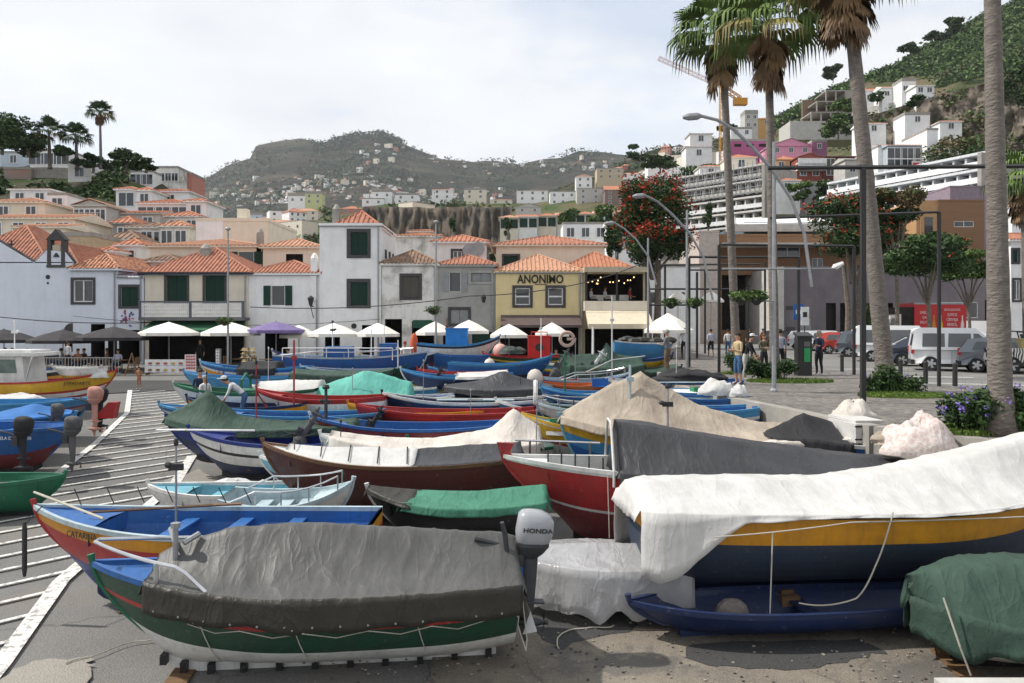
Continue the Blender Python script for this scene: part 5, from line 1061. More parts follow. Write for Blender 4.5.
# railings, menu board, stands
Yr=43.3; root=empty('terrace_railing',(WX(35,Yr),Yr,G(Yr)+.03),0,'light metal railing in front of the tables under the dark parasols','railing'); a=WX(-60,Yr)-WX(35,Yr); b=WX(121,Yr)-WX(35,Yr); mb=MB(); mb.box(a,b,-.03,.03,.95,1.0); mb.box(a,b,-.02,.02,.12,.16); mb.build('rails',galv,root); mb=MB(); x=a
while x<b: mb.box(x,x+.03,-.015,.015,.02,.95); x+=.17
mb.build('bars',galv,root)
Ym=43.8; root=empty('menu_board',(WX(169,Ym),Ym,G(Ym)+.03),0,'long white menu board with rows of food pictures under the white parasol','menu board'); w=WX(193,Ym)-WX(145,Ym); mb=MB(); mb.box(-w/2,w/2,-.03,.03,.12,.83); mb.build('board',whiteF,root); mb=MB(); R=random.Random(2)
for j in range(2):
    for i in range(5): x=-w/2+.3+i*.42; z=.62-j*.36; mb.ell((x,-.035,z),(.13,.012,.07),8,4,m=R.choice([0,1,2]))
mb.build('food_pictures',[M('food_red',(.4,.12,.06)),M('food_yellow',(.5,.38,.08)),M('food_brown',(.25,.12,.06))],root); mb=MB()
for j in range(2):
    for i in range(5): x=-w/2+.3+i*.42; z=.50-j*.36; mb.box(x-.13,x+.13,-.035,-.031,z,z+.02)
mb.build('captions',M('caption_blue',(.05,.06,.3)),root)
mb=MB(); 
for s in (-1,1): mb.box(s*w*.45-.03,s*w*.45+.03,-.2,.2,0,.12)
mb.build('feet',wood,root)
root=empty('red_menu_stand',(WX(190.5,43.3),43.3,G(43.3)+.03),0,'small stand with red lettered panel at the right end of the menu board','stand'); mb=MB(); mb.box(-.3,.3,-.03,.03,.2,1.15); mb.build('panel',whiteF,root); mb=MB(); [mb.box(-.24+.09*i,-.18+.09*i,-.045,-.031,1.1-.16*j,1.1-.16*j-.1) for i in range(6) for j in range(5)]; mb.build('red_marks',M('mark_red',(.5,.04,.04)),root)
root=empty('easel_board',(WX(132,43.2),43.2,G(43.2)+.03),0,'brown A-frame easel left of the menu board','easel'); mb=MB(); [mb.tube([(s*.35,-.1,0),(0,0,1.25)],.03,4) for s in(-1,1)]; mb.tube([(0,.4,0),(0,0,1.25)],.03,4); mb.tube([(-.3,-.09,.35),(.3,-.09,.35)],.02,4); mb.build('legs',wood,root)
root=empty('hat_stand',(WX(249,43.6),43.6,G(43.6)+.03),0,'souvenir stand stacked with straw hats under the white parasol','stand'); mb=MB(); mb.tube([(0,0,0),(0,0,1.5)],.03,6); mb.lathe((0,0,0),[(.3,0),(.3,.05),(.05,.08)],10); mb.build('rack',blackM,root); R=random.Random(6); hat=M('straw',(.45,.37,.22),(.3,.22,.12),scale=9); hatm=None
for j in range(6):
    for i in range(4):
        a=i*PI/2+j*.6; c=(math.cos(a)*.3,math.sin(a)*.3,.35+j*.2)
        if not hatm: mb=MB(); mb.lathe((0,0,0),[(.19,0),(.19,.012),(.1,.03),(.085,.12),(.03,.14)],9); o=mb.build('straw_hat',hat,root); hatm=o.data
        else: o=bpy.data.objects.new('straw_hat',hatm); COL.objects.link(o); o.parent=root
        o.location=c
root=empty('postcard_rack',(WX(218.5,43.5),43.5,G(43.5)+.03),0,'narrow white postcard rack beside the thin lamp pole','rack'); mb=MB(); mb.box(-.12,.12,-.1,.1,.1,1.45); mb.lathe((0,0,0),[(.2,0),(.2,.04),(.03,.1)],8); mb.build('rack',galv,root); mb=MB(); [mb.box(-.1+.1*i,-.02+.1*i,-.125,-.101,.2+.15*j,.31+.15*j) for i in range(2) for j in range(8)]; mb.build('postcards',whiteF,root)
# café furniture
def chair(loc,rz,label):
    r=empty('cafe_chair',loc,rz,label,'chair','café chairs on the waterfront'); mb=MB(); mb.box(-.22,.22,-.22,.22,.42,.46); mb.build('seat',wicker,r); mb=MB(); mb.box(-.22,.22,.19,.23,.5,.9); mb.build('backrest',wicker,r)
    for sx in(-1,1):
        for sy in(-1,1): mb=MB(); mb.tube([(sx*.19,sy*.19,0),(sx*.19,sy*.19,.5 if sy>0 else .42)],.018,4); mb.build('leg',wood,r)
    return r
wicker=M('wicker',(.20,.12,.06),(.12,.07,.035),scale=30); ch0=None; tb0=None
R=random.Random(12)
for px,Y,where in [(8,45.6,'under the leftmost dark parasol'),(30,45,'near the left end of the railing'),(58,45.4,'under the dark parasol by the arch'),(82,45,'beside the round arch behind the railing'),(104,45.2,'under the widest dark parasol'),(122,44.6,'at the right end of the railing'),(240,45.2,'behind the hat stand'),(268,45,'under the purple parasol'),(330,45.5,'under the left tower parasol'),(376,45.5,'under the right tower parasol'),(430,45.5,'by the green shop sign'),(470,45.5,'before the grey house'),(510,45.2,'under the left awning parasol'),(553,45.2,'under the right awning parasol'),(655,46.5,'by the lone white parasol')]:
    x=WX(px,Y); z=(G(Y)+.03) if px<600 else PLZ
    if tb0 is None:
        tb0=empty('cafe_table',(x,Y,z),0,'small café table '+where,'table','café tables on the waterfront'); mb=MB(); mb.box(-.4,.4,-.4,.4,.72,.75); mb.build('tabletop',wood,tb0); mb=MB(); mb.tube([(0,0,0),(0,0,.72)],.03,6); mb.lathe((0,0,0),[(.25,0),(.25,.03),(.04,.06)],8); mb.build('pedestal',blackM,tb0)
    else: copy_tree(tb0,(x,Y,z),0,'small café table '+where)
    for k,(dx,dy,rz,sd_) in enumerate([(-.65,0,PI/2,'left'),(.65,0,-PI/2,'right')]):
        l='wicker chair, %s of the table %s'%(sd_,where)
        if ch0 is None: ch0=chair((x+dx,Y+dy,z),rz,l)
        else: copy_tree(ch0,(x+dx,Y+dy,z),rz,l)
# ================================================================ boats
pc={'red':(.38,.03,.03),'dred':(.20,.04,.045),'maroon':(.085,.022,.018),'blue':(.025,.12,.36),'lblue':(.06,.26,.50),'navy':(.015,.028,.085),'royal':(.018,.035,.20),'cyan':(.16,.42,.52),'white':(.68,.68,.66),'yellow':(.60,.36,.03),'orange':(.60,.27,.02),'green':(.02,.14,.075),'dgreen':(.012,.06,.035),'pale':(.42,.52,.56),'grey':(.27,.28,.29),'black':(.02,.02,.022),'brownw':(.16,.08,.04),'slate':(.035,.05,.08),'orred':(.5,.12,.03),'teal':(.07,.33,.28)}
PM={k:paint('paint_'+k,v) for k,v in pc.items()}
chrome=M('stainless',(.62,.63,.65),(.5,.51,.52),rough=.25,metal=.9,spec=.5); 
outG=M('outboard_grey',(.33,.34,.37),(.28,.29,.31),rough=.3,spec=.5,coat=.3,scale=1); outD=M('outboard_dark',(.05,.053,.06),(.035,.037,.04),rough=.5); bagG=M('bag_grey',(.10,.10,.105),(.06,.06,.065),bump=.8,bscale=6)
class Boat: pass
def sm(x): x=max(0,min(1,x)); return x*x*(3-2*x)
def boat(label,px,py,L_,B,h,head,bands,inn='blue',gun='white',name='fishing_boat',Y=None,lift=.18,bow=.38,ste=.12,tran=True,thw=3,deck=.2,group='boats laid up on the yard',rake=.5,tilt=0,roll=0,stem=None,rails=False,keel='black',blocks=True,nt=26,mid=.45,full=2.2,closed=False,inner=.42,stemcap=None,floor_c=None,zg=None):
    """px,py: picture position of the sheer amidships; head: heading in degrees (0 = bow to the right)"""
    if (Y is None or 17<Y<37) and group.startswith('boats laid') and 'tent' not in label: lift+=.17*h; h*=.83; B*=.92
    tot=h+lift
    if Y is None: Y=F*(4.95-tot)/(py-HY+.05*F)
    zg=G(Y) if zg is None else zg
    b=Boat(); b.L=L_;b.B=B;b.h=h;b.Y=Y; b.bow=bow;b.ste=ste;b.tran=tran
    root=empty(name,(WX(px,Y),Y,zg),math.radians(head),label,'boat',group); root.rotation_euler=(math.radians(roll),math.radians(tilt),math.radians(head)); b.root=root; b.lift=lift
    def hb(t):
        if t>mid: s=(t-mid)/(1-mid); return B/2*max(.0,(1-s**full))**.9+.012
        s=(mid-t)/mid
        return B/2*(1-.28*s**2) if tran else B/2*max(0,(1-s**2.6))**.9+.012
    def sh(t):
        s=max(0,(t-mid)/(1-mid)); q=max(0,(mid-t)/mid); return lift+h*(1+bow*s**2.3+ste*q**2)
    def kz(t):
        s=max(0,(t-.72)/.28); q=max(0,(.2-t)/.2); return lift+h*(.34*s**2.2+.10*q**2)
    def xx(t,u):
        s=max(0,(t-.6)/.4); q=max(0,(.4-t)/.4); return (t-.5)*L_-rake*(1-u)**1.6*s**2.5+ (0 if tran else .25*rake*(1-u)**1.5*q**2.5)
    def P(t,u,sd,off=0):
        s=sm((t-.55)/.45); f=(1-(1-u)**2.4)**.62*(1-s)+(u**.85)*s; y=(hb(t)*f-off)
        return (xx(t,u),sd*max(y,.004),kz(t)+(sh(t)-kz(t))*u)
    b.hb=hb;b.sh=sh;b.kz=kz;b.P=P;b.xx=xx
    us=[0.0]; mi=[]; names=[]
    for (ut,c) in bands:
        lo=us[-1]; n=max(1,int(round((ut-lo)/.13)))
        for k in range(n): us.append(lo+(ut-lo)*(k+1)/n); mi.append(len(names))
        names.append(c)
    mb=MB(); nu=len(us)
    for sd in (1,-1):
        o=len(mb.v)
        for i in range(nt+1):
            for u in us: mb.v.append(P(i/nt,u,sd))
        for i in range(nt):
            for j in range(nu-1):
                a=o+i*nu+j; q=(a,a+nu,a+nu+1,a+1) if sd<0 else (a,a+1,a+nu+1,a+nu); mb.f.append(q); mb.m.append(mi[j])
    # transom / stern
    o=len(mb.v)
    for u in us: mb.v.append(P(0,u,1)); mb.v.append(P(0,u,-1))
    for j in range(nu-1): mb.f.append((o+2*j,o+2*j+1,o+2*j+3,o+2*j+2)); mb.m.append(mi[j])
    hull=mb.build('hull',[PM[c] for c in names],root,smooth=True); b.hull=hull
    # inside liner and floor
    if not closed:
        mb=MB(); w=.045; ui=[1.0,.8,inner]
        for sd in (1,-1):
            o=len(mb.v)
            for i in range(nt+1):
                for u in ui: x,y,z=P(i/nt,u,sd,w); mb.v.append((x,y,z-.004))
            for i in range(nt):
                for j in range(2): a=o+i*3+j; mb.f.append((a,a+1,a+4,a+3)); mb.m.append(0)
        o=len(mb.v)
        for i in range(nt+1):
            for sd in (1,-1): x,y,z=P(i/nt,inner,sd,w); mb.v.append((x,y,z-.004))
        for i in range(nt): mb.f.append((o+2*i,o+2*i+1,o+2*i+3,o+2*i+2)); mb.m.append(1)
        x,y,z=P(0,1,1,w); x2,y2,z2=P(0,inner,1,w); mb.quad((x+.04,y,z),(x+.04,-y,z),(x2+.04,-y2,z2),(x2+.04,y2,z2))
        mb.build('inner_hull',[PM[inn],PM[floor_c or inn]],root,smooth=False)
        for k in range(thw):
            t=.18+.5*(k+.5)/thw; y=hb(t)-.06; z=sh(t)-.16; m_=MB(); m_.box(xx(t,1)-.11,xx(t,1)+.11,-y,y,z-.035,z); m_.build('thwart',PM[inn],root)
    if deck:
        mb=MB(); t0=1-deck; n=7
        for i in range(n+1):
            t=t0+(1-t0)*i/n
            for sd in(1,-1): x,y,z=P(t,1,sd,.03); mb.v.append((x,y,z-.05))
            x,y,z=P(t,1,1); mb.v.append((x,0,z-.01))
        for i in range(n): a=3*i; mb.f+= [(a,a+3,a+5,a+2),(a+2,a+5,a+4,a+1)]; mb.m+=[0,0]
        a,b_=mb.v[0],mb.v[1]; mb.quad(a,b_,(b_[0],b_[1],b_[2]-.25),(a[0],a[1],a[2]-.25)); mb.build('foredeck',PM[inn],root)
    # gunwale strips, both sides as one continuous rim
    mb=MB(); path=[P(1-i/nt,1,1) for i in range(nt+1)]+[P(i/nt,1,-1) for i in range(nt+1)]
    if not tran: pass
    o=0
    for k,(x,y,z) in enumerate(path):
        sd=1 if k<=nt else -1; mb.v+= [(x,y+sd*.025,z-.05),(x,y+sd*.03,z+.02),(x,y-sd*.05*(1 if abs(y)>.06 else .2),z+.02),(x,y-sd*.05*(1 if abs(y)>.06 else .2),z-.05)]
    n=len(path)
    for k in range(n-1):
        for q in range(4): mb.f.append((k*4+q,k*4+(q+1)%4,(k+1)*4+(q+1)%4,(k+1)*4+q)); mb.m.append(0)
    mb.build('gunwale',PM[gun],root)
    mb=MB(); pts=[]
    for k in range(9): u=k/8; x,_,z=P(1,u,1); pts.append((x+.01,0,z))
    x,_,z=P(1,1,1); pts.append((x+.03,0,z+.10)); mb.tube([P(1,0,1)[:1]+(0,)+P(1,0,1)[2:]]+pts[1:],[.04]+[.035]*(len(pts)-2)+[.05],5); mb.build('stem_post',PM[stem or gun],root)
    mb=MB()
    for a_,b_ in zip(range(0,18),range(1,19)):
        t1=.04+.86*a_/18; t2=.04+.86*b_/18; z1=kz(t1);z2=kz(t2); x1=xx(t1,0);x2=xx(t2,0); mb.add([(x1,-.035,z1-.10),(x2,-.035,z2-.10),(x2,-.035,z2+.04),(x1,-.035,z1+.04),(x1,.035,z1-.10),(x2,.035,z2-.10),(x2,.035,z2+.04),(x1,.035,z1+.04)],[(0,1,2,3),(7,6,5,4),(0,4,5,1),(2,6,7,3)])
    mb.build('keel',PM[keel],root)
    if rails:
        t0,t1=rails if isinstance(rails,tuple) else (.62,.97)
        for sd in (1,-1):
            mb=MB(); pts=[]
            for k in range(9): t=t0+(t1-t0)*k/8; x,y,z=P(t,1,sd); pts.append((x,y-sd*.03 if abs(y)>.05 else y,z+.02+.24*min(1,k/2)))
            mb.tube(pts,.018,5)
            for k in (2,4,6,8): x,y,z=pts[k]; mb.tube([(x,y,z-.24),(x,y,z)],.014,4)
            mb.build('bow_rail',chrome,root)
    return b
BLK=[0]
def blocks(b,label,ts=(.25,.75),hgt=None):
    """timber chocks under the keel: separate things"""
    for i,t in enumerate(ts):
        mb=MB(); z=b.kz(t)-.10; mb.box(-.14,.14,-.42,.42,0,z-.004); mb.box(-.09,.09,-.30,-.22,z-.004,z+.05)
        o=mb.build('timber_chock',wood); M_=b.root.matrix_basis; p=M_@Vector((b.xx(t,0),0,0)); o.location=(p.x,p.y,b.root.location.z); o.rotation_euler=b.root.rotation_euler; tag(o,label+(' near its stern' if t<.5 else ' near its bow'),'wood block')
def tarp(b,t0,t1,ridge,drop,mats,label,nL=34,nW=20,fold=.05,seed=1,over=.05,name='tarpaulin',hem=None,endlip=True,two=None,wr=1.0,sides=(1,1),rw=.0,sag=.10,bsc=1.0):
    """cloth over the boat: ridge [(t,height above gunwale)], drop metres of side flap"""
    def rz(t):
        if t<=ridge[0][0]: return ridge[0][1]
        for (a,c),(e,f) in zip(ridge,ridge[1:]):
            if a<=t<=e: k=(t-a)/(e-a); return c+(f-c)*k
        return ridge[-1][1]
    mb=MB(); N2=nW; flap=5
    vv=[-1-(flap-j)/flap for j in range(flap)]+[-1.02]+[-1+2*j/N2 for j in range(N2+1)]+[1.02]+[1+(j+1)/flap for j in range(flap)]; vv[flap+2:flap+2]=[-.985]; vv.insert(len(vv)-flap-2,.985); nv=len(vv); flap+=1
    for i in range(nL+1):
        t=t0+(t1-t0)*i/nL; tt=min(max(t,0.0),1.0); ex=(t-tt)*b.L; w=b.hb(tt)+over; s=b.sh(tt)+.035; x=b.xx(tt,1)+ex; r=rz(t)
        if ex!=0: w*=max(.3,1-abs(ex)*.8)
        d=(drop(t) if callable(drop) else drop)*(1+.25*noise.noise((t*9,seed,0)))
        for v in vv:
            a=abs(v); sg=1 if v>=0 else -1
            if a<=1:
                k=max(0,(a-rw)/(1-rw)) if rw<1 else 0
                z=s+r*(1-k)-sag*math.sin(PI*k)*min(1,r*1.5); y=v*w
                n1_=noise.noise((x*1.3,v*1.4,seed*3.1)); q1=x*2.6+v*1.1*noise.noise((x*.6,seed,1))+n1_; q2=x*6.1-v*1.7+1.5*n1_; rg=lambda q,sd2:1-2.6*abs(noise.noise((q,sd2,v*.35))); z+=wr*(.018*n1_+.020*max(0,rg(q1,seed))**3+.013*max(0,rg(q2,seed*2.3))**3*(.3+k)-.012)*min(1,.4+r*1.4)
                # tension folds radiating from ridge to gunwale
                z-=wr*fold*.30*abs(math.sin(x*4.2+2.2*n1_+seed+v))**.6*k*(1-k)*3
            else:
                k=a-1; z=s-k*d*(sides[0] if sg>0 else sides[1]); wob=fold*(.55*abs(math.sin(x*4.3+2.5*noise.noise((x*1.3,seed,sg))+k*.8))**.7-.2)*k+fold*.4*noise.noise((x*5,k*1.5,seed+sg))*k; y=sg*(w+.025*k+.03+wob*wr); x_=x
            mb.v.append((x+ (.02*noise.noise((t*20,v*5,seed))),y,z))
    for i in range(nL):
        for j in range(nv-1):
            m=0
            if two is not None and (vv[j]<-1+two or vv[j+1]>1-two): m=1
            a=i*nv+j; mb.f.append((a,a+1,a+nv+1,a+nv)); mb.m.append(m)
    # hanging ends
    for e,i in ((0,0),(1,nL)):
        if not endlip: break
        o=len(mb.v); dirx=-1 if e==0 else 1
        for k in (1,2,3):
            for j,v in enumerate(vv):
                x,y,z=mb.v[i*nv+j]; q=k/3; base=b.sh(min(max(t0 if e==0 else t1,0),1)); zz=z-(max(0,z-(base-.12)))*q if abs(v)<=1 else z; mb.v.append((x+dirx*(.05+.05*noise.noise((v*4,q,seed)))*q*1.5,y*(1-.02*q),zz-.02*q))
        for k in range(3):
            for j in range(flap,nv-1-flap):
                A=(i*nv+j) if k==0 else o+(k-1)*nv+j; A2=A+1; B_=o+k*nv+j; mb.f.append((A,B_,B_+1,A2)); mb.m.append(0)
    o=mb.build(name,mats,smooth=True); o.location=b.root.location; o.rotation_euler=b.root.rotation_euler; tag(o,label,'tarpaulin')
    sd_=o.modifiers.new('thick','SOLIDIFY'); sd_.thickness=.006; return o
def cloth(name,c,c2=None,rough=.75,bsc=9,bump=.5,sc=2,spec=.3):
    if name in MATS: return MATS[name]
    m=M(name,c,c2 or tuple(x*.8 for x in c),rough=rough,scale=sc,detail=7,spec=spec); nt=m.node_tree;N=nt.nodes;L=nt.links;b=N['Principled BSDF']
    tc=N.new('ShaderNodeTexCoord'); prev=None
    for (scale,dist,stg,stretch) in ((1.1,.030,.55,(1.6,.8,.8)),(3.2,.014,.5,(1.8,.7,.7)),(11,.004,.45,(1,1,1))):
        mp=N.new('ShaderNodeMapping'); mp.inputs['Scale'].default_value=stretch; mp.inputs['Rotation'].default_value=(0,0,.35*scale); L.new(tc.outputs['Object'],mp.inputs[0])
        n=N.new('ShaderNodeTexNoise'); n.inputs['Scale'].default_value=scale; n.inputs['Detail'].default_value=1.5; n.inputs['Distortion'].default_value=.8; L.new(mp.outputs[0],n.inputs['Vector'])
        s=N.new('ShaderNodeMath'); s.operation='SUBTRACT'; s.inputs[1].default_value=.5; L.new(n.outputs[0],s.inputs[0]); a=N.new('ShaderNodeMath'); a.operation='ABSOLUTE'; L.new(s.outputs[0],a.inputs[0]); p=N.new('ShaderNodeMath'); p.operation='POWER'; p.inputs[1].default_value=.6; L.new(a.outputs[0],p.inputs[0])
        bp=N.new('ShaderNodeBump'); bp.invert=True; bp.inputs['Strength'].default_value=stg*min(1,bump*1.6); bp.inputs['Distance'].default_value=dist*3; L.new(p.outputs[0],bp.inputs['Height'])
        if prev: L.new(prev.outputs[0],bp.inputs['Normal'])
        prev=bp
    L.new(prev.outputs[0],b.inputs['Normal']); return m
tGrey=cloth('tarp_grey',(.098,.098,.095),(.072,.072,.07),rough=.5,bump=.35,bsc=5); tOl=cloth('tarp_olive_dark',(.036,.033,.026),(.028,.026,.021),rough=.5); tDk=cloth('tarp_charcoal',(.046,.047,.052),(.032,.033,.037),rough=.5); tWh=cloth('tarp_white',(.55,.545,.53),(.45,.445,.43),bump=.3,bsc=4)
tBe=cloth('tarp_beige',(.42,.36,.29),(.24,.20,.16),sc=1.2); tGn=cloth('tarp_dark_green',(.04,.075,.056),(.024,.048,.037),bsc=14,bump=.8); tTe=cloth('tarp_turquoise',(.12,.42,.35),(.08,.30,.25)); tGr=cloth('tarp_green',(.06,.21,.14),(.04,.15,.10)); tBlk=cloth('tarp_black',(.025,.025,.028)); tCrm=cloth('tarp_cream',(.62,.58,.53),(.42,.38,.34),sc=1.5)
tNet=cloth('net_grey_green',(.07,.085,.08),(.04,.05,.045),bsc=30,bump=1); tPale=cloth('sheet_pale',(.55,.55,.55),(.42,.42,.42))
def outboard(b,x,y,z,c1,c2,up=0,s=1.0,name='outboard_motor',letter=None,bag=None,ry=0):
    """engine clamped to the hull; up = tilt angle in degrees"""
    r=bpy.data.objects.new(name,None); COL.objects.link(r); r.parent=b.root; r.location=(x,y,z); r.rotation_euler=(0,math.radians(-up),ry); r.scale=(s,s,s); r.empty_display_size=.1
    def sec(mb,rows,m=0,n=14,p=3.0):
        o=len(mb.v)
        for (cx,z_,rx,ry_) in rows:
            for k in range(n):
                a=2*PI*k/n; c,s_=math.cos(a),math.sin(a); mb.v.append((cx+rx*math.copysign(abs(c)**(2/p),c),ry_*math.copysign(abs(s_)**(2/p),s_),z_))
        R_=len(rows)
        for i in range(R_-1):
            for k in range(n): mb.f.append((o+i*n+k,o+i*n+(k+1)%n,o+(i+1)*n+(k+1)%n,o+(i+1)*n+k)); mb.m.append(m)
        mb.f.append(tuple(o+k for k in range(n-1,-1,-1))); mb.m.append(m); mb.f.append(tuple(o+(R_-1)*n+k for k in range(n))); mb.m.append(m)
    mb=MB(); sec(mb,[(-.16,.22,.17,.14),(-.17,.26,.21,.17),(-.18,.38,.235,.185),(-.19,.50,.23,.18),(-.17,.58,.20,.16),(-.14,.625,.13,.11),(-.13,.64,.05,.05)],p=3.2)
    cw=mb.build('engine_cowl',c1,r,smooth=True)
    mb=MB(); sec(mb,[(-.13,.05,.10,.08),(-.15,.12,.16,.13),(-.16,.21,.215,.175),(-.16,.245,.215,.175)],p=3); sec(mb,[(-.17,-.62,.07,.035),(-.16,-.45,.085,.045),(-.15,-.2,.10,.06),(-.14,.06,.11,.075)],p=2.5); 
    mb.box(-.36,-.02,-.07,.07,-.50,-.475); sec(mb,[(-.15,-.98,.02,.008),(-.13,-.80,.07,.014),(-.15,-.62,.09,.03)],p=2)
    mb.lathe((-.16,0,-.74),[(.012,-.24),(.05,-.14),(.06,0),(.05,.12),(.01,.24)],10,ax='x'); mb.build('lower_unit',c2,r,smooth=False)
    mb=MB(); 
    for k in range(3):
        a=k*2*PI/3; y1,z1=math.cos(a)*.15,math.sin(a)*.15; y2,z2=math.cos(a+.5)*.13,math.sin(a+.5)*.13; mb.add([(-.38,0,-.74),(-.40,y1,-.74+z1),(-.36,y2,-.74+z2)],[(0,1,2)])
    mb.lathe((-.38,0,-.74),[(.03,-.05),(.035,.04)],8,ax='x'); mb.build('propeller',c2,r)
    mb=MB(); mb.box(-.06,.10,-.10,.10,-.15,.10); mb.tube([(.05,0,.12),(.25,.02,.2),(.55,.03,.26)],[.03,.025,.03],6); mb.build('clamp_and_tiller',outD,r)
    if letter:
        for sd in (-1,1):
            text(letter,.075,(-.20,sd*.189,.42),(PI/2,0,0 if sd<0 else PI),blackM,cw,ext=.003,sx=1.3,font_bold=True)
    return r
def mast(b,x,h,r=.022,mat=galv,z=None,y=0,name='mast',top=None,lean=0):
    z=b.lift+b.h*.6 if z is None else z; mb=MB(); mb.tube([(x,y,z),(x+lean,y,z+h)],[r,r*.8],6); o=mb.build(name,mat,b.root)
    if top: mb=MB(); mb.lathe((x+lean,y,z+h),[(r*1.6,0),(r*2,.05),(r*1.4,.11)],8); mb.box(x+lean-.11,x+lean+.11,y-.03,y+.03,z+h-.38,z+h-.28); mb.ell((x+lean+.12,y,z+h-.3),(.07,.06,.05),6,4); mb.build('navigation_light',top,o)
    return o
def oar(b,x,y,z,L_,label=None,mat=None,rz=0):
    mb=MB(); mb.tube([(x,y,z),(x+L_*.7,y,z+.02)],.025,6); mb.box(x+L_*.7,x+L_,y-.07,y+.07,z+.01,z+.035); return tag(mb2obj(mb,'oar',mat or wood,b),label,'oar')
def mb2obj(mb,name,mat,b):
    o=mb.build(name,mat); o.location=b.root.location; o.rotation_euler=b.root.rotation_euler; return o
def thing_on(b,name,label,cat,mb,mat,smooth=False):
    o=mb.build(name,mat,smooth=smooth); o.location=b.root.location; o.rotation_euler=b.root.rotation_euler; return tag(o,label,cat)
def ropeline(b,pts,label,r=.012,sagz=0):
    mb=MB(); P=[]
    for p,q in zip(pts,pts[1:]):
        p=Vector(p);q=Vector(q)
        for k in range(7): t=k/7; v=p.lerp(q,t); v.z-=sagz*4*t*(1-t); P.append(v)
    P.append(Vector(pts[-1])); mb.tube(P,r,5); return thing_on(b,'rope',label,'rope',mb,rope)
def buoy(b,x,y,z,r,mat,label): mb=MB(); mb.ell((x,y,z),(r,r,r*1.05),10,7); mb.lathe((x,y,z+r),[(.04,0),(.04,.06)],6); return thing_on(b,'buoy',label,'buoy',mb,mat,True)
# ---------------------------------------------------------------- foreground: green and white boat under the grey tarpaulin
b=boat('green and white boat with red stripe under the grey and olive tarpaulin, nearest at left',308,0,5.35,2.0,1.08,180+6,[(.34,'white'),(.64,'dgreen'),(.70,'red'),(1,'dgreen')],inn='blue',gun='blue',Y=10.4,lift=.08,bow=.24,ste=.0,keel='white',stem='green',deck=.22,mid=.42,rake=.75,full=2.0,nt=40)
FB=b; blocks(b,'rough timber block under the green and white boat',(.14,.82))
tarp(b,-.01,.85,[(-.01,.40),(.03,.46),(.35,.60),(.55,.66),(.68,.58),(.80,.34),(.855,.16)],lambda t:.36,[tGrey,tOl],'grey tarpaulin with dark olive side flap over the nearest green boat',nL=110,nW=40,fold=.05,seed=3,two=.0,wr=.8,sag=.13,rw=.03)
mb=MB(); w=[]
for sd in (1,-1):
    pts=[]
    for k in range(13): t=.70+.29*k/12; x,y,z=b.P(t,1,sd); pts.append((x,y*1.02,z+.04+.24*min(1,k/2.5)))
    w.append(pts)
mb.tube(w[0]+w[1][::-1],.024,8); 
for pts in w:
    for k in (5,): x,y,z=pts[k]; mb.tube([(x,y,z-.26),(x,y,z)],.03,6)
mb.build('bow_rail',chrome,b.root)
mb=MB(); x,y,z=b.P(.80,1,1); mb.tube([(x,.2,z-.1),(x,.2,z+.62)],.035,8); mb.lathe((x,.2,z+.62),[(.06,0),(.06,.06)],8); mb.tube([(x-.02,.2,z+.36),(x+.2,-.25,z+.5)],.03,6); mb.tube([(x-.1,.2,z+.42),(x-.25,.05,z+.5)],.035,6); mb.build('mooring_post',galv,b.root)
om=outboard(b,-2.74,.12,1.30,outG,outD,up=4,s=1.08,letter='HONDA')
mb=MB(); mb.box(-2.71,-2.65,-.05,.25,.75,1.1); mb.tube([(-2.62,.2,1.2),(-2.56,.22,1.7),(-2.52,.25,1.85)],[.03,.04,.03],6); mb.build('stern_bracket',outD,b.root)
mb=MB(); mb.box(-2.80,-2.72,.14,.24,.95,1.25); mb.build('blue_bracket',PM['blue'],b.root)
for k,(t,l) in enumerate([(.72,'thin cord tied over the bow end of the green boat'),(.50,'thin cord hanging amidships on the green boat'),(.23,'thin cord hanging near the stern of the green boat')]):
    x,y,z=b.P(t,1,1); ropeline(b,[(x+.02,y+.12,z-.30)]+[tuple(Vector(b.P(t-.006*k,.62-.13*k,1))+Vector((0,.015,0))) for k in range(5)],l,.007)
ropeline(b,[(-2.75,.45,1.05),(-2.82,.5,.4),(-2.8,.55,.28),(-2.7,.5,.6),(-2.76,.42,1.0)],'looped cord hanging beside the outboard motor',.008)
for k in range(11): mb=MB(); t=.06+.84*k/10; x=b.xx(t,0); z=b.kz(t); mb.box(x-.04,x+.04,-.06,.15,z-.09,z+.03); mb.build('keel_bracket',PM['black'],b.root)
mb=MB(); x=-2.85; mb.add([(x-.02,.1,1.05),(x+.12,.35,1.1),(x-.02,.45,.75),(x-.10,.5,.5),(x+.08,.45,.45),(x+.05,.1,.55)],[(0,1,2,3,5),(1,2,4,3)]); thing_on(b,'plastic_bag','white plastic bag hanging under the outboard motor','bag',mb,tPale)
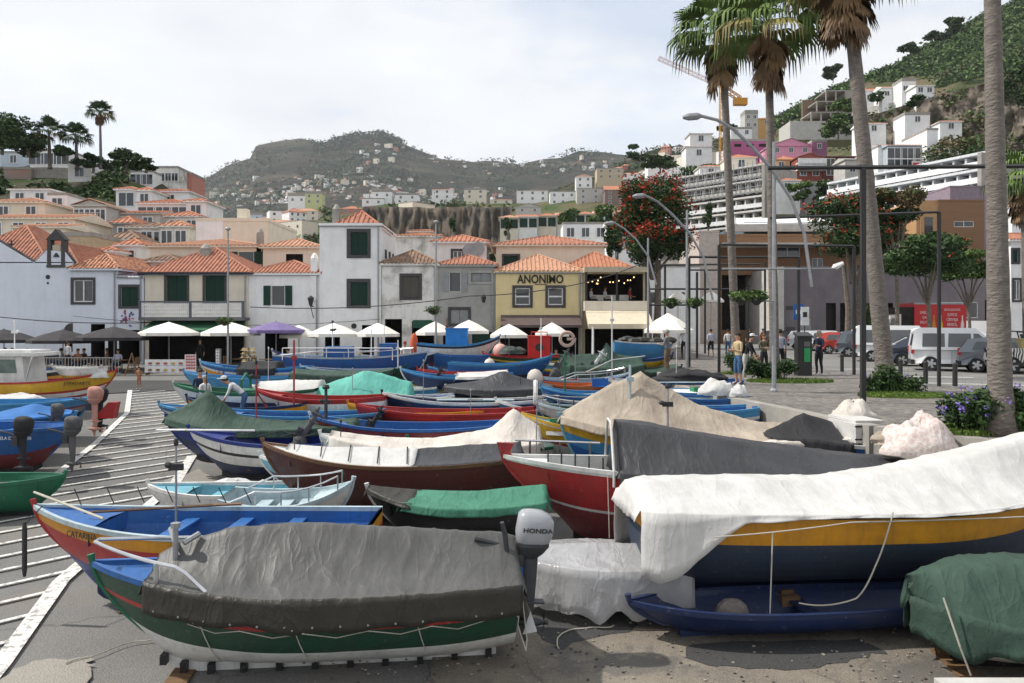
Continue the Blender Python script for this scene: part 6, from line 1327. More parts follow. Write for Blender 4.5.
# blue boat with yellow and red bow
b=boat('blue boat with yellow, red and blue bow, just behind the nearest green boat',205,0,5.3,1.95,1.15,180,[(.46,'royal'),(.80,'red'),(.985,'orange'),(1,'black')],inn='blue',gun='pale',Y=12.4,lift=.12,bow=.22,ste=.05,deck=.22,rake=.95,full=2.0,stem='red',floor_c='blue',nt=36,keel='navy')
B29=b; mast(b,.45,1.75,.02,galv,top=blackM,z=.7); blocks(b,'timber chock under the blue boat with yellow and red bow',(.3,.7))
ropeline(b,[(2.6,.1,1.75),(1.2,.75,1.5)],'taut rope along the bow of the yellow and red boat',.02)
x,y,z=b.P(.80,.88,1); text('CATARINA',.13,(x,y+.045,z),(PI/2,0,PI-.42+PI+PI),blackM,b.hull,ext=.003)
mb=MB(); mb.lathe((2.35,.75,.65),[(.02,0),(.035,.1),(.035,.7),(.02,.8)],8); mb.tube([(2.35,.75,1.4),(2.3,.4,1.6)],.012,4); thing_on(b,'fender','slim fender hanging from the bow of the yellow and red boat','fender',mb,blackM)
for k in range(7): mb=MB(); x=2.1-k*.42; y=-(b.hb(min(1,x/b.L+.5)))+.06; mb.tube([(x,y,1.35+.05*max(0,x)),(x+.14,y-.05,1.6+.05*max(0,x))],.012,4); mb.build('rod_holder',blackM,b.root)
# plastic wrapped dinghy
b=boat('dinghy wrapped in clear plastic between the outboard motor and the white tarpaulin',596,0,2.7,1.6,.72,176,[(.7,'white'),(1,'pale')],inn='pale',Y=12.3,lift=.05,name='dinghy',bow=.1,ste=0,deck=0,nt=18)
pl=cloth('clear_plastic',(.50,.50,.51),(.40,.40,.41),rough=.22,spec=.6); pl.node_tree.nodes['Principled BSDF'].inputs['Alpha'].default_value=.62; tarp(b,-.02,1.0,[(0,.16),(.5,.18),(1,.06)],.66,[pl,pl],'crumpled clear plastic sheet wrapped over the small dinghy',name='plastic_sheet',fold=.09,seed=8,nL=36)
# orange and navy boat with big white tarp
b=boat('large orange and navy boat propped above the blue skiff under a white tarpaulin',868,0,7.2,2.35,1.25,6,[(.66,'slate'),(.965,'orange'),(1,'black')],inn='white',gun='black',Y=12.35,lift=.42,bow=.28,ste=.02,deck=.1,mid=.5,nt=40,keel='navy',full=2.4)
B42=b; blocks(b,'stacked timber support under the large orange and navy boat',(.3,.62))
tarp(b,-.03,1.0,[(-.03,.25),(.0,.30),(.25,.30),(.4,.27),(.55,.40),(.8,.68),(1,.8)],lambda t:(.8*max(0,1-max(0,t)/.16)+.18-.14*min(1,max(0,t)/.34)),[tWh,tWh],'big white tarpaulin draped over the orange and navy boat',nL=120,nW=36,fold=.06,seed=5,wr=1.0,sag=.05,rw=.22,over=.07)
ropeline(b,[(-2.1,-1.25,1.5),(-2.12,-1.2,.25)],'vertical cord on the stern side of the orange boat',.01); ropeline(b,[(-.4,-1.32,1.75),(-.65,-1.3,1.0),(-.9,-1.25,.55),(-1.7,-1.2,.5)],'slack cord looping down the side of the orange boat',.012,.06)
ropeline(b,[(-2.9,-1.22,1.45),(-1.0,-1.3,1.62),(3.0,-1.27,1.66)],'long cord stretched along the orange side of the big boat',.01,.02)
sk=boat('long low dark blue skiff on the ground below the orange and navy boat',788,0,4.6,1.25,.42,186,[(1,'navy')],inn='navy',gun='navy',Y=11.35,lift=.03,name='skiff',bow=.15,ste=.05,deck=0,thw=1,tran=True,keel='navy',full=3,floor_c='black',inner=.2)
sk.hull.data.materials[0]=paint('paint_skiff',(.012,.026,.095)); sk.root.location.z+=.02
mb=MB(); mb.ell((0,0,.19),(.24,.2,.2),9,6); o=mb.build('boulder',M('rock',(.25,.22,.2),(.14,.12,.11),bump=1,bscale=8)); o.location=(WX(733,11.2),11.25,G(11.2)+.14); tag(o,'rounded stone lying inside the blue skiff','stone')
# green covered boat right
b=boat('small white boat under the dark green netting cover at the right edge',1015,0,2.6,1.5,.62,176,[(1,'white')],inn='white',Y=10.3,lift=.12,name='dinghy',bow=.25,deck=.15,nt=20); blocks(b,'wood block under the green covered boat',(.3,.85))
tarp(b,-.02,1.02,[(0,.55),(.5,.66),(.8,.55),(1.02,.25)],lambda t:.42+.12*math.sin(t*9),[tGn,tGn],'dark green netting cover with white specks at the right edge',nL=40,fold=.08,seed=11,wr=1.5,rw=.3,sag=-.12)
ropeline(b,[(1.12,.5,1.05),(.98,.62,.5),(.85,.62,.15)],'white cord tied round the green netting cover',.012)
# red boat with dark grey tarp
b=boat('tall red boat with white gunwale and maroon bottom, bow pointing left',690,0,6.9,2.3,1.40,178,[(.45,'dred'),(.485,'white'),(.93,'red'),(1,'white')],inn='white',gun='white',Y=14.7,lift=.2,bow=.14,ste=.0,stem='red',rake=1.25,deck=.12,nt=40,mid=.4,full=1.9)
mb=MB(); x,y,z=b.P(1,1,1); mb.prism([(x-.25,-.03,z-.1),(x+.02,-.03,z-.12),(x+.12,-.03,z+.24),(x-.2,-.03,z+.22),(x-.12,-.03,z+.05)],.06); mb.build('bow_crest',PM['red'],b.root)
tarp(b,-.06,.70,[(-.06,.14),(.1,.22),(.35,.44),(.62,.74),(.705,.78)],.22,[tDk,tDk],'long charcoal tarpaulin over the red boat',nL=60,nW=22,fold=.03,seed=13,wr=.8,sag=.02,rw=.3)
mb=MB(); x=b.xx(.715,1); w=b.hb(.715)+.06; z=b.sh(.715); mb.tube([(x,w,z-.25),(x,w,z+.02),(x,w*.36,z+.80),(x,-w*.36,z+.80),(x,-w,z)],.025,6); thing_on(b,'tarpaulin_bow','white hoop along the front edge of the charcoal tarpaulin','hoop',mb,tWh)
ropeline(b,[(b.xx(.73,1),b.hb(.73)+.03,z-.05),(b.xx(.74,1)-.1,b.hb(.73)+.05,.5)],'cord hanging down the red side of the tall red boat',.01)
for k in range(5): mb=MB(); t=.74+.035*k; x,y,z=b.P(t,1,1); mb.tube([(x,y-.1,z-.05),(x,y-.1,z+.22)],.015,4); mb.build('stanchion',blackM,b.root)
# beige tent boat
b=boat('yellow and blue boat under the beige ridge tent',724,0,7.2,2.2,1.2,175,[(.5,'blue'),(.72,'lblue'),(.95,'yellow'),(1,'cyan')],inn='cyan',gun='cyan',Y=17.6,lift=.45,bow=.3,deck=.2,nt=34)
tarp(b,-.05,1.0,[(-.05,.12),(.2,.15),(.4,.25),(.58,.62),(.755,1.25),(.87,.80),(1.0,.05)],lambda t:.20,[tBe,tBe],'stained beige tarpaulin pitched like a tent',nL=64,nW=22,fold=.05,seed=17,wr=1.3,sag=.05,name='tent_tarpaulin')
tb=tarp(b,-.08,.72,[(-.08,.2),(.3,.17),(.5,.2),(.72,.1)],lambda t:.12+.22*max(0,math.sin(t*11)),[tCrm,tCrm],'creased cream sheet laid over the foot of the beige tent',nL=50,nW=18,fold=.06,seed=19,wr=1.6,over=.16,name='canvas_sheet')
mast(b,1.35,1.55,.03,galv,y=1.15,z=1.2,top=blackM)
b=boat('yellow and white boat with turquoise inside, bow pointing left beside the beige tent',598,418,3.8,1.7,1.0,184,[(.42,'white'),(.55,'white'),(.60,'red'),(.92,'yellow'),(1,'white')],inn='cyan',gun='yellow',lift=.5,bow=.35,stem='red',rake=.9,rails=False,Y=19.5)
x,y,z=b.P(.80,.8,1); mb=MB(); mb.box(-.22,.22,-.004,.004,-.045,.045); o=mb.build('name_plate',whiteF,b.hull); o.location=(x,y+.03,z); o.rotation_euler=(0,0,-.42+PI)
mast(b,.6,.9,.02,blackM,z=1.3); mast(b,-.3,1.0,.02,blackM,z=1.3)
# striped fabric stern of black tarp boat + crates
b=boat('blue and red boat under a black cover with white end board',862,0,2.6,1.8,.9,4,[(.5,'red'),(1,'blue')],inn='white',Y=16.9,lift=.75,bow=.1,deck=0,nt=16)
tarp(b,-.3,.25,[(-.3,.1),(.0,.45),(.25,.35)],.4,[tBlk,tDk],'black tarpaulin folded down with white ties',nL=16,seed=23)
mb=MB(); mb.box(-.55,.25,-.80,.80,1.72,2.10); mb.box(-.45,.15,-.6,.6,2.10,2.15); thing_on(b,'white_crate','white boxy hatch board tied with dark straps','crate',mb,tWh); mb=MB(); [mb.box(-.57,.27,-.815,-.802,z,z+.03) for z in (1.78,2.04)]; thing_on(b,'strap','pair of dark straps round the white hatch board','strap',mb,blackM)
def bundle(label,px,py,Y,rx,ry,rz_,mat,seed,name='bundle',zb=None):
    R=random.Random(seed); c=W(px,py,Y); mb=MB(); n,k=26,14
    for i in range(k+1):
        a=PI*.5*i/k*1.15
        for j in range(n):
            t=2*PI*j/n; f=1+.20*noise.noise((math.cos(t)*1.6+seed,math.sin(t)*1.6,i*.3))+.07*abs(math.sin(t*4.5+i*.25+seed)); q=min(1,math.sin(min(a,PI/2)))*f
            z=rz_*(.8+.5*noise.noise((math.cos(t)*q*2,math.sin(t)*q*2,seed)))*math.cos(min(a,PI*.5))-(max(0,a-PI/2))*rz_*.8; mb.v.append((rx*q*math.cos(t),ry*q*math.sin(t),z+.05*noise.noise((i*.7,j*.7,seed))))
    for i in range(k):
        for j in range(n): mb.f.append((i*n+j,i*n+(j+1)%n,(i+1)*n+(j+1)%n,(i+1)*n+j)); mb.m.append(0)
    o=mb.build(name,mat,smooth=True); o.location=c; tag(o,label,'bundle'); return o
spot=cloth('spotted_cloth',(.60,.57,.55),(.44,.33,.30),sc=14)
bundle('heap covered with a spotted pale cloth beside the black cover boat',920,447,14.3,.62,.5,.62,spot,3,zb=0)
bundle('cream plastic wrapped bundle behind the white hatch board',853,420,17.5,.45,.4,.5,tCrm,5); bundle('small striped cloth heap left of the spotted one',893,442,14.6,.38,.3,.22,tBe,7)
# ---------------------------------------------------------------- middle rows
b=boat('dark green boat cover with turquoise-green end, just behind the grey tarpaulin',455,0,3.1,1.3,.62,178,[(1,'black')],inn='green',Y=14.1,lift=.5,name='rowing_boat',bow=.35,deck=.15)
tarp(b,-.02,.78,[(0,.2),(.4,.16),(.78,.1)],.14,[tGr,tGr],'green tarpaulin covering a narrow rowing boat',seed=29,fold=.03); tarp(b,.72,1.0,[(.72,.13),(.9,.08),(1,.03)],.08,[tOl,tOl],'dark rope-tied cover on the bow of the narrow rowing boat',seed=31,nL=14)
b=boat('white and grey boat with steel handrail, bow pointing right',290,0,2.2,1.5,.8,4,[(1,'grey')],inn='pale',gun='pale',Y=14.2,lift=.35,bow=.35,rails=(.1,.9),deck=.3)
b.hull.data.materials[0]=PM['white']
b=boat('pale blue and white dinghy with an open cockpit on the hatched lane',222,0,3.0,1.4,.62,182,[(.9,'white'),(1,'white')],inn='cyan',gun='white',Y=16.5,lift=.1,name='dinghy',bow=.2,deck=.3,thw=2,floor_c='pale')
bundle('white and grey dinghy cover behind the pale blue dinghy',236,492,17.6,.95,.6,.30,tPale,9,name='cover')
b=boat('long maroon boat with timber gunwale and white cover straps, bow left',392,0,5.3,1.8,1.05,180,[(1,'maroon')],inn='white',gun='brownw',Y=16.4,lift=.3,bow=.34,stem='brownw',rake=.7,deck=.12)
tarp(b,.40,.90,[(.40,.20),(.6,.22),(.9,.08)],.02,[tWh,tWh],'white cover crossed by black straps on the maroon boat',seed=37,nL=26,wr=.4,over=-.10,sag=0)
mb=MB()
for k in range(5):
    t=.44+.11*k; x=b.xx(t,1); w=b.hb(t)-.08; z=b.sh(t)+.07; zr=z+.2; mb.tube([(x-.1,w,z),(x,0,zr+.0),(x+.12,-w,z)],.014,4)
thing_on(b,'cover_straps','black straps crossing the white cover','strap',mb,blackM)
tarp(b,0,.40,[(0,.22),(.2,.24),(.40,.2)],.05,[tDk,tDk],'dark grey sheet over the stern half of the maroon boat',seed=41,nL=20,over=-.04)
b=boat('white hulled boat with navy bottom and black stripe, royal blue inside',285,0,4.6,1.75,1.0,181,[(.36,'navy'),(.62,'white'),(.70,'black'),(.92,'white'),(1,'royal')],inn='royal',gun='royal',Y=19.2,lift=.2,bow=.36,rake=.7,stem='royal')
oar(b,.6,.4,1.5,2.3,'white-bladed blue oar lying on the striped boat',whiteF); mb=MB(); [mb.tube([(b.xx(.2+.12*k,1),-.7,1.35),(b.xx(.2+.12*k,1)+.2,.7,1.4)],.014,4) for k in range(5)]; mb.build('cover_frame',blackM,b.root)
b=boat('boat hidden by the long white ridge sheet in the middle of the yard',430,0,5.0,1.7,1.0,180,[(1,'white')],inn='white',Y=18.2,lift=.3,bow=.3)
tarp(b,0,.95,[(0,.28),(.12,.75),(.22,.32),(.5,.12),(.95,.1)],.25,[tCrm,tPale],'long whitish sheet with a raised peak at its right end',seed=43,nL=40,wr=1.1)
b=boat('boat with royal blue hull under the pointed dark green netting',262,0,4.9,1.8,1.0,181,[(.5,'navy'),(.85,'royal'),(1,'royal')],inn='royal',gun='royal',Y=20.6,lift=.28,bow=.30,rake=.6)
tarp(b,.0,1.0,[(0,.1),(.35,.12),(.62,.25),(.78,.85),(.88,.45),(1.0,.04)],.20,[tGn,tNet],'dark green netting pitched to a point over the royal blue hull',seed=47,nL=46,wr=1.0)
mast(b,.15,1.9,.02,PM['red'],top=blackM,z=1.0)
b=boat('blue boat with maroon hull and white lettering on its bow',408,0,5.0,1.7,1.05,179,[(.75,'dred'),(.93,'dred'),(1,'black')],inn='blue',gun='blue',Y=20.3,lift=.3,bow=.32,floor_c='lblue',stem='white',rake=.6,thw=4)
x,y,z=b.P(.9,.75,1); text('SANTA CRUZ',.12,(x-.1,y+.07,z),(PI/2,0,PI-.5+.9),whiteF,b.hull,ext=.002); mast(b,2.1,.95,.05,tDk,z=1.35,top=blackM)
b=boat('long open red boat with red thwarts in the middle of the yard',446,0,5.2,1.7,.95,180,[(.8,'dred'),(1,'red')],inn='red',gun='red',Y=23.2,lift=.3,bow=.30,thw=4,deck=.1,floor_c='dred',keel='dred')
bundle('crumpled white net heap on the stern of the red boat',517,432,21.5,.42,.4,.5,tWh,13,name='net_heap')
b=boat('black boat with orange side and blue gunwale behind the green netting',296,0,5.0,1.7,1.0,180,[(.62,'orange'),(.9,'black'),(1,'blue')],inn='blue',gun='lblue',Y=22.8,lift=.25,bow=.22)
b=boat('navy boat with yellow side and red stripe where the man leans, bow left',246,0,3.6,1.6,1.0,181,[(.35,'navy'),(.5,'red'),(.62,'navy'),(.92,'orange'),(1,'navy')],inn='navy',gun='navy',Y=24.4,lift=.25,bow=.34,rake=.6)
b=boat('red and white striped boat with red gunwale left of the turquoise cover',322,0,4.2,1.7,1.0,178,[(.5,'white'),(.56,'red'),(.85,'white'),(1,'red')],inn='red',gun='red',Y=25.4,lift=.35,bow=.35,rake=.7,stem='red')
b=boat('white boat with green gunwale and blue bottom, its bow on the hatched lane',246,0,4.9,1.8,1.15,180,[(.42,'blue'),(.9,'white'),(1,'green')],inn='green',gun='green',Y=27,lift=.2,bow=.30,rake=.8,stem='white')
bt=b; mb=MB(); n=12; P_=[(.1,-.55,1.35)]
mb=MB(); mb.box(-.35,.3,-.5,.5,1.3,1.42); [mb.tube([(.0,-.5,1.35),(.0,-.45,1.75),(.0,0,1.95),(.0,.45,1.75),(.0,.5,1.35)],.05,5)]; thing_on(b,'green_hoop','green hooped hatch on the white and green boat','hatch',mb,PM['green'])
b=boat('light dinghy wrapped in white plastic sheet',291,0,2.2,1.4,.6,180,[(1,'white')],inn='white',Y=27.6,lift=.75,name='dinghy',bow=.1,deck=0)
tarp(b,0,1,[(0,.22),(.5,.28),(1,.18)],.42,[tWh,tWh],'bulging white plastic cover over the raised dinghy',seed=53,nL=24,wr=1.2,rw=.35,sag=-.1,fold=.04)
b=boat('light blue boat under the turquoise tarpaulin',360,0,3.5,1.8,.9,180,[(.7,'white'),(1,'lblue')],inn='cyan',gun='cyan',Y=27.2,lift=.25,bow=.15)
tarp(b,.0,.98,[(0,.35),(.3,.75),(.45,.85),(.75,.45),(1,.05)],.28,[tTe,tTe],'rounded turquoise tarpaulin over the light blue boat',seed=59,nL=36,wr=1.3,rw=.25,sag=-.08)
b=boat('navy boat with white gunwale and pale benches behind the red boat',464,0,5.2,1.7,.95,180,[(.5,'black'),(.9,'navy'),(1,'white')],inn='navy',gun='white',Y=25.4,lift=.3,bow=.35,stem='black',thw=4)
mb=MB(); [mb.box(-1.6+k*1.5,-.6+k*1.5,-.5,-.2,1.24,1.28) for k in range(2)]; mb.build('pale_bench',PM['pale'],b.root)
b=boat('small blue boat with rope heap between the dark cover and the navy boat',418,0,2.6,1.5,.8,180,[(1,'blue')],inn='blue',gun='white',Y=27.5,lift=.3,bow=.3)
b=boat('boat hidden under the broad charcoal tarpaulin',498,0,3.7,1.9,.9,180,[(1,'navy')],inn='navy',Y=28.4,lift=.35,bow=.1)
tarp(b,-.02,1.02,[(0,.05),(.3,.4),(.45,.62),(.7,.25),(1,.05)],.25,[tDk,tDk],'broad charcoal tarpaulin with a low ridge',seed=61,nL=34,wr=.9)
b=boat('blue boat with yellow line and white bottom, bow left of the charcoal tarpaulin',457,0,4.3,1.7,1.1,180,[(.42,'white'),(.5,'yellow'),(.9,'navy'),(1,'blue')],inn='blue',gun='lblue',Y=30.5,lift=.35,bow=.34,rake=.7,stem='white')
tarp(b,.05,.5,[(.05,.15),(.5,.12)],.1,[tWh,tWh],'rumpled white sheet over the blue and yellow lined boat',seed=67,nL=16,wr=1.6)
b=boat('open red-rimmed blue boat with a white board on its side',462,0,3.6,1.5,1.0,180,[(.7,'navy'),(1,'red')],inn='red',gun='red',Y=32.2,lift=.4,bow=.2); mb=MB(); mb.box(-.85,.25,.80,.84,1.05,1.42); mb.build('white_board',whiteF,b.root)
b=boat('blue boat with upturned bow pointing right, in front of the green and red cabin boat',500,0,4.4,1.7,1.1,0,[(.5,'navy'),(.9,'blue'),(1,'lblue')],inn='blue',gun='lblue',Y=34.2,lift=.45,bow=.42,rake=.7)
b=boat('dark green covered boat with bow pointing right near the turquoise one',350,0,4.4,1.7,1.0,0,[(1,'dgreen')],inn='dgreen',gun='dgreen',Y=31.5,lift=.4,bow=.40)
tarp(b,0,.9,[(0,.12),(.5,.14),(.9,.05)],.4,[tGn,tGn],'flat dark green cover on the right-pointing boat',seed=71,nL=20,wr=.6)
b=boat('long blue working boat with side rail in front of the tower',352,0,7.0,1.9,1.1,0,[(.4,'navy'),(.95,'blue'),(1,'blue')],inn='blue',gun='pale',Y=37,lift=.5,bow=.25,rails=(.05,.9))
mb=MB(); mb.box(-1.2,.0,-.55,.55,1.4,2.1); mb.build('deck_box',PM['blue'],b.root); mb=MB(); mb.box(1.35,2.1,-.5,.5,1.5,2.25); mb.build('deck_box',PM['blue'],b.root); mb=MB(); [mb.tube([(x,-.8,1.5),(x,-.8,2.05)],.02,4) for x in (-3,-2,-1,0,1,2)]; mb.tube([(-3,-.8,2.05),(2,-.8,2.05)],.02,4); mb.build('handrail',whiteF,b.root)
mast(b,-.9,1.7,.03,whiteF,z=1.5,top=blackM); mast(b,.9,1.4,.03,whiteF,z=1.5)
b=boat('white bowed boat with red bottom left of the long working boat',312,0,3.8,1.6,1.0,182,[(.45,'red'),(.9,'white'),(1,'white')],inn='royal',gun='navy',Y=38.6,lift=.4,bow=.4,rake=.8,stem='white')
b=boat('royal blue boat with open deck below the white bowed boat',352,0,4.4,1.6,.9,181,[(.6,'navy'),(1,'royal')],inn='royal',gun='pale',Y=34.2,lift=.4,bow=.25)
b=boat('blue boat with yellow band and black canvas hood near the hat stand',256,0,4.8,1.7,1.0,181,[(.3,'yellow'),(.7,'orange'),(.8,'white'),(1,'blue')],inn='blue',gun='lblue',Y=34.5,lift=.35,bow=.38,rake=.7,stem='white')
tarp(b,.28,.62,[(.28,.24),(.45,.28),(.62,.22)],.32,[tBlk,tBlk],'black hood on the blue and yellow boat',seed=73,nL=12,wr=.4,rw=.4)
b=boat('light blue boat with white lower bow, farthest left of the main row',242,0,4.6,1.7,.95,181,[(.4,'white'),(1,'lblue')],inn='lblue',gun='lblue',Y=31.8,lift=.3,bow=.35,rake=.8,stem='lblue')
b=boat('white hulled boat with blue gunwale, raised bow carrying a bright blue box',459,0,4.2,1.8,1.0,0,[(.85,'white'),(.93,'black'),(1,'blue')],inn='blue',gun='lblue',Y=41,lift=.85,bow=.50,rake=1.0,stem='lblue')
mb=MB(); mb.box(-.55,.55,-.5,.5,0,1.0); mb.box(-.58,.58,-.53,.53,.92,1.0); o=thing_on(b,'blue_box','bright blue box standing on the raised bow of the white boat','box',mb,M('box_blue',(.02,.22,.62),rough=.4)); o.location.z+=1.75; o.location.x+=-.1
b=boat('plain blue hull like a long slab below the boat with the blue box',462,0,2.6,1.5,.8,0,[(1,'blue')],inn='blue',gun='blue',Y=38.3,lift=.75,bow=.05,closed=False)
buoy(b,1.35,-.9,1.2,.26,tCrm,'cream round float at the end of the blue slab hull')
b=boat('green boat with yellow line and red inside, carrying a red cabin',527,0,4.4,1.8,.95,180,[(.72,'dgreen'),(.8,'yellow'),(1,'dgreen')],inn='red',gun='red',Y=40,lift=.4,bow=.2)
mb=MB(); mb.box(-1.15,-.05,-.55,.55,1.2,2.35); mb.box(-1.2,.0,-.6,.6,2.35,2.42); c=mb.build('cabin',M('cabin_red',(.55,.02,.02),rough=.4),b.root); mb=MB(); mb.lathe((-.6,.56,1.85),[(.2,0),(.2,.03)],12,ax='y'); mb.build('porthole',blackM,c); mb=MB(); mb.tube([(-1,.5,2.42),(-1,.5,2.6),(-.2,.5,2.6),(-.2,.5,2.42)],.03,4); mb.build('roof_rail',PM['red'],c)
for i,x_ in enumerate(()): pass
buoy(b,1.35,.0,1.65,.36,M('buoy_pink',(.68,.38,.33),rough=.5),'large pink buoy on the green boat with the red cabin')
bundle('grey tarpaulin bundle between pink buoy and red cabin',512,352,39.6,.65,.5,.35,tNet,15)
b=boat('green-shrouded boat with upright green wrapped gear right of the yellow restaurant',600,0,3.4,1.8,1.0,180,[(1,'dgreen')],inn='dgreen',gun='white',Y=33.5,lift=.5,bow=.15)
tarp(b,-.02,1.0,[(0,.3),(.3,.5),(.42,1.0),(.5,.55),(1,.4)],.5,[tGn,tGn],'dark green netting shroud with a wrapped upright',seed=79,nL=30,wr=1.3)
mast(b,.3,1.3,.06,whiteF,z=1.9); 
b=boat('blue and yellow boat stored on top of a dark green covered one',640,0,2.9,1.4,.62,2,[(.35,'white'),(.8,'yellow'),(1,'blue')],inn='blue',gun='navy',Y=35.3,lift=1.05,bow=.42,rake=.5,name='rowing_boat')
b=boat('light blue slab-sided cabin boat below the cream awning',643,0,2.8,1.5,.9,0,[(1,'lblue')],inn='pale',gun='white',Y=37.4,lift=1.35,bow=.03,tran=True,full=6,mid=.6)
mb=MB(); R=random.Random(8); [mb.ell((-1+R.random()*2.2,R.uniform(-.5,.5),2.3+R.random()*.1),(.35,.3,.18),6,4) for k in range(9)]; thing_on(b,'net_pile','pile of brown nets on top of the light blue cabin boat','net',mb,tOl)
b=boat('dark green covered boat beneath the blue and yellow one',640,0,3.6,1.8,.9,0,[(1,'dgreen')],inn='dgreen',gun='dgreen',Y=34.8,lift=.25,bow=.35); tarp(b,-.02,.95,[(0,.1),(.6,.12),(.95,.15)],.55,[tGn,tGn],'black-green netting over the lower boat',seed=83,nL=20)
b=boat('bright blue open boat with white bench, right of the beige tent peak',688,0,2.9,1.7,.85,176,[(1,'blue')],inn='blue',gun='lblue',Y=24.4,lift=.85,bow=.15); mb=MB(); mb.box(-.2,1.4,-.75,.75,1.66,1.70); mb.build('white_hatch',whiteF,b.root)
bundle('white plastic bag of gear on the bright blue boat',716,392,22.5,.5,.4,.42,tWh,21,name='bag'); bundle('small translucent bag beside the white gear bag',736,394,22.3,.3,.3,.3,tPale,25,name='bag')
b=boat('blue boat with black net heap behind the bright blue open boat',690,0,3.4,1.6,.9,178,[(1,'blue')],inn='blue',gun='blue',Y=27.5,lift=.7,bow=.2); bundle('black net heap lying across the blue boat',690,378,27.2,1.2,.6,.35,tBlk,27,name='net_heap')
b=boat('orange-rimmed boat behind the beige tent, orange nets inside',578,0,2.6,1.5,.85,0,[(.8,'blue'),(1,'orred')],inn='orred',gun='orred',Y=29.5,lift=.4,bow=.2)
b=boat('blue boat with white line, bow left, in front of the orange-rimmed boat',590,0,3.2,1.6,.95,180,[(.6,'blue'),(.7,'white'),(1,'blue')],inn='lblue',gun='lblue',Y=26.2,lift=.45,bow=.3)
b=boat('green and white boat left of the beige tent with a white ring float',588,0,3.0,1.5,.85,180,[(.6,'green'),(1,'white')],inn='dgreen',gun='pale',Y=23.6,lift=.45,bow=.2,rails=(.3,.95))
mb=MB()
for k in range(1): 
    P_=[(0,.32*math.cos(a*PI/10),.32*math.sin(a*PI/10)) for a in range(21)]; mb.tube([(1.55,p[1]*.6-.2,1.75+p[2]) for p in P_],.07,6)
thing_on(b,'ring_float','white ring float hung at the bow of the green and white boat','life ring',mb,whiteF)
b=boat('blue boat with steel rail behind the green-shrouded boat',586,0,3.4,1.6,.9,0,[(1,'blue')],inn='blue',gun='pale',Y=31.5,lift=.3,rails=(.2,.95))
# covered outboards standing up in the crowd
hosts=[(299,19.6,'grey'),(332,20.8,'grey'),(372,21.4,'black'),(180,0,None)]
def upright(px,py,Y,mat,label,hgt=1.0,s=.8):
    r=empty('outboard_motor',(0,0,0),0,label,'outboard motor'); bb=Boat(); bb.root=r; outboard(bb,0,0,0,mat,mat,up=150,s=s,name='engine'); r.location=W(px,py,Y); return r
upright(300,432,19.7,bagG,'grey-wrapped outboard tilted up at the stern of the striped boat'); upright(334,448,20.0,bagG,'smaller grey-wrapped outboard beside the white lettered bow',s=.5); upright(369,423,20.9,tBlk,'black outboard tilted up on the maroon boat',s=.6)
upright(556,365,33,bagG,'grey-hooded outboard left of the green shroud',s=.9); upright(592,364,33,tPale,'pale covered outboard next to the grey-hooded one',s=.8); upright(432,380,31,tBlk,'black outboard on the blue and yellow lined boat',s=.7); upright(316,385,29,bagG,'small outboard by the white wrapped dinghy',s=.5)
# assorted poles and buoys among the boats
P0=[(294,405,340,24,'red','thin red pole rising from the royal blue hull'),(447,350,318,41,'dred','red-wrapped pole beside the black outboard'),(565,395,352,26,'green','green and white pole left of the beige tent'),(612,380,296,32,'white','short white mast with a floodlight near the green shroud'),(541,356,318,38,'white','thin white mast beside the life ring'),(630,420,365,17.5,'pale','pale wooden pole standing before the beige tent'),(398,372,340,34,'white','white pole by the blue working boat')]
for px,pb,pt,Y,c,l in P0:
    a=W(px,pb,Y); h=W(px,pt,Y).z-a.z; mb=MB(); mb.tube([(0,0,-.6),(0,0,h)],.03,6); mb.box(-.08,.08,-.05,.05,h*.7,h*.7+.1); o=mb.build('boat_pole',PM[c]); o.location=a; tag(o,l,'pole')
mb=MB(); mb.tube([(0,0.0,0)]+[(.32*math.cos(a*PI/9),0,.32*math.sin(a*PI/9)) for a in range(19)],.08,6); o=mb.build('life_ring',M('ring_worn',(.5,.36,.3))); o.location=W(567,339,38); tag(o,'worn life ring hanging on the thin white mast','life ring')
mb=MB(); mb.ell((0,0,0),(.3,.3,.34),8,6); o=mb.build('buoy',tCrm,smooth=True); o.location=W(535,378,29.5); tag(o,'cream buoy by the broad charcoal tarpaulin','buoy')
mb=MB(); mb.ell((0,0,0),(.22,.2,.6),8,6); o=mb.build('orange_overalls',M('oilskin_orange',(.6,.12,.05)),smooth=True); o.location=W(414,344,43); tag(o,'orange oilskins hanging among the poles by the weathered house','clothing')
def crossrail(label,pts,Y,r=.02,posts=()):
    root=empty('steel_rail',W(*pts[0],Y),0,label,'rail'); o=root.location.copy(); mb=MB(); mb.tube([W(a,c,Y)-o for a,c in pts],r,6); mb.build('rail',chrome,root)
    for (a,c,d) in posts: mb=MB(); mb.tube([W(a,c,Y)-o,W(a,d,Y)-o],r,5); mb.build('post',chrome,root)
crossrail('steel rail beside the bow of the tall red boat',[(515,440),(600,443)],16.6,.025,[(530,441,458),(560,442,458),(590,442,458)])
crossrail('thin rail across the boats left of the beige tent peak',[(586,372),(612,360),(645,356)],24,.02,[(612,360,380)])
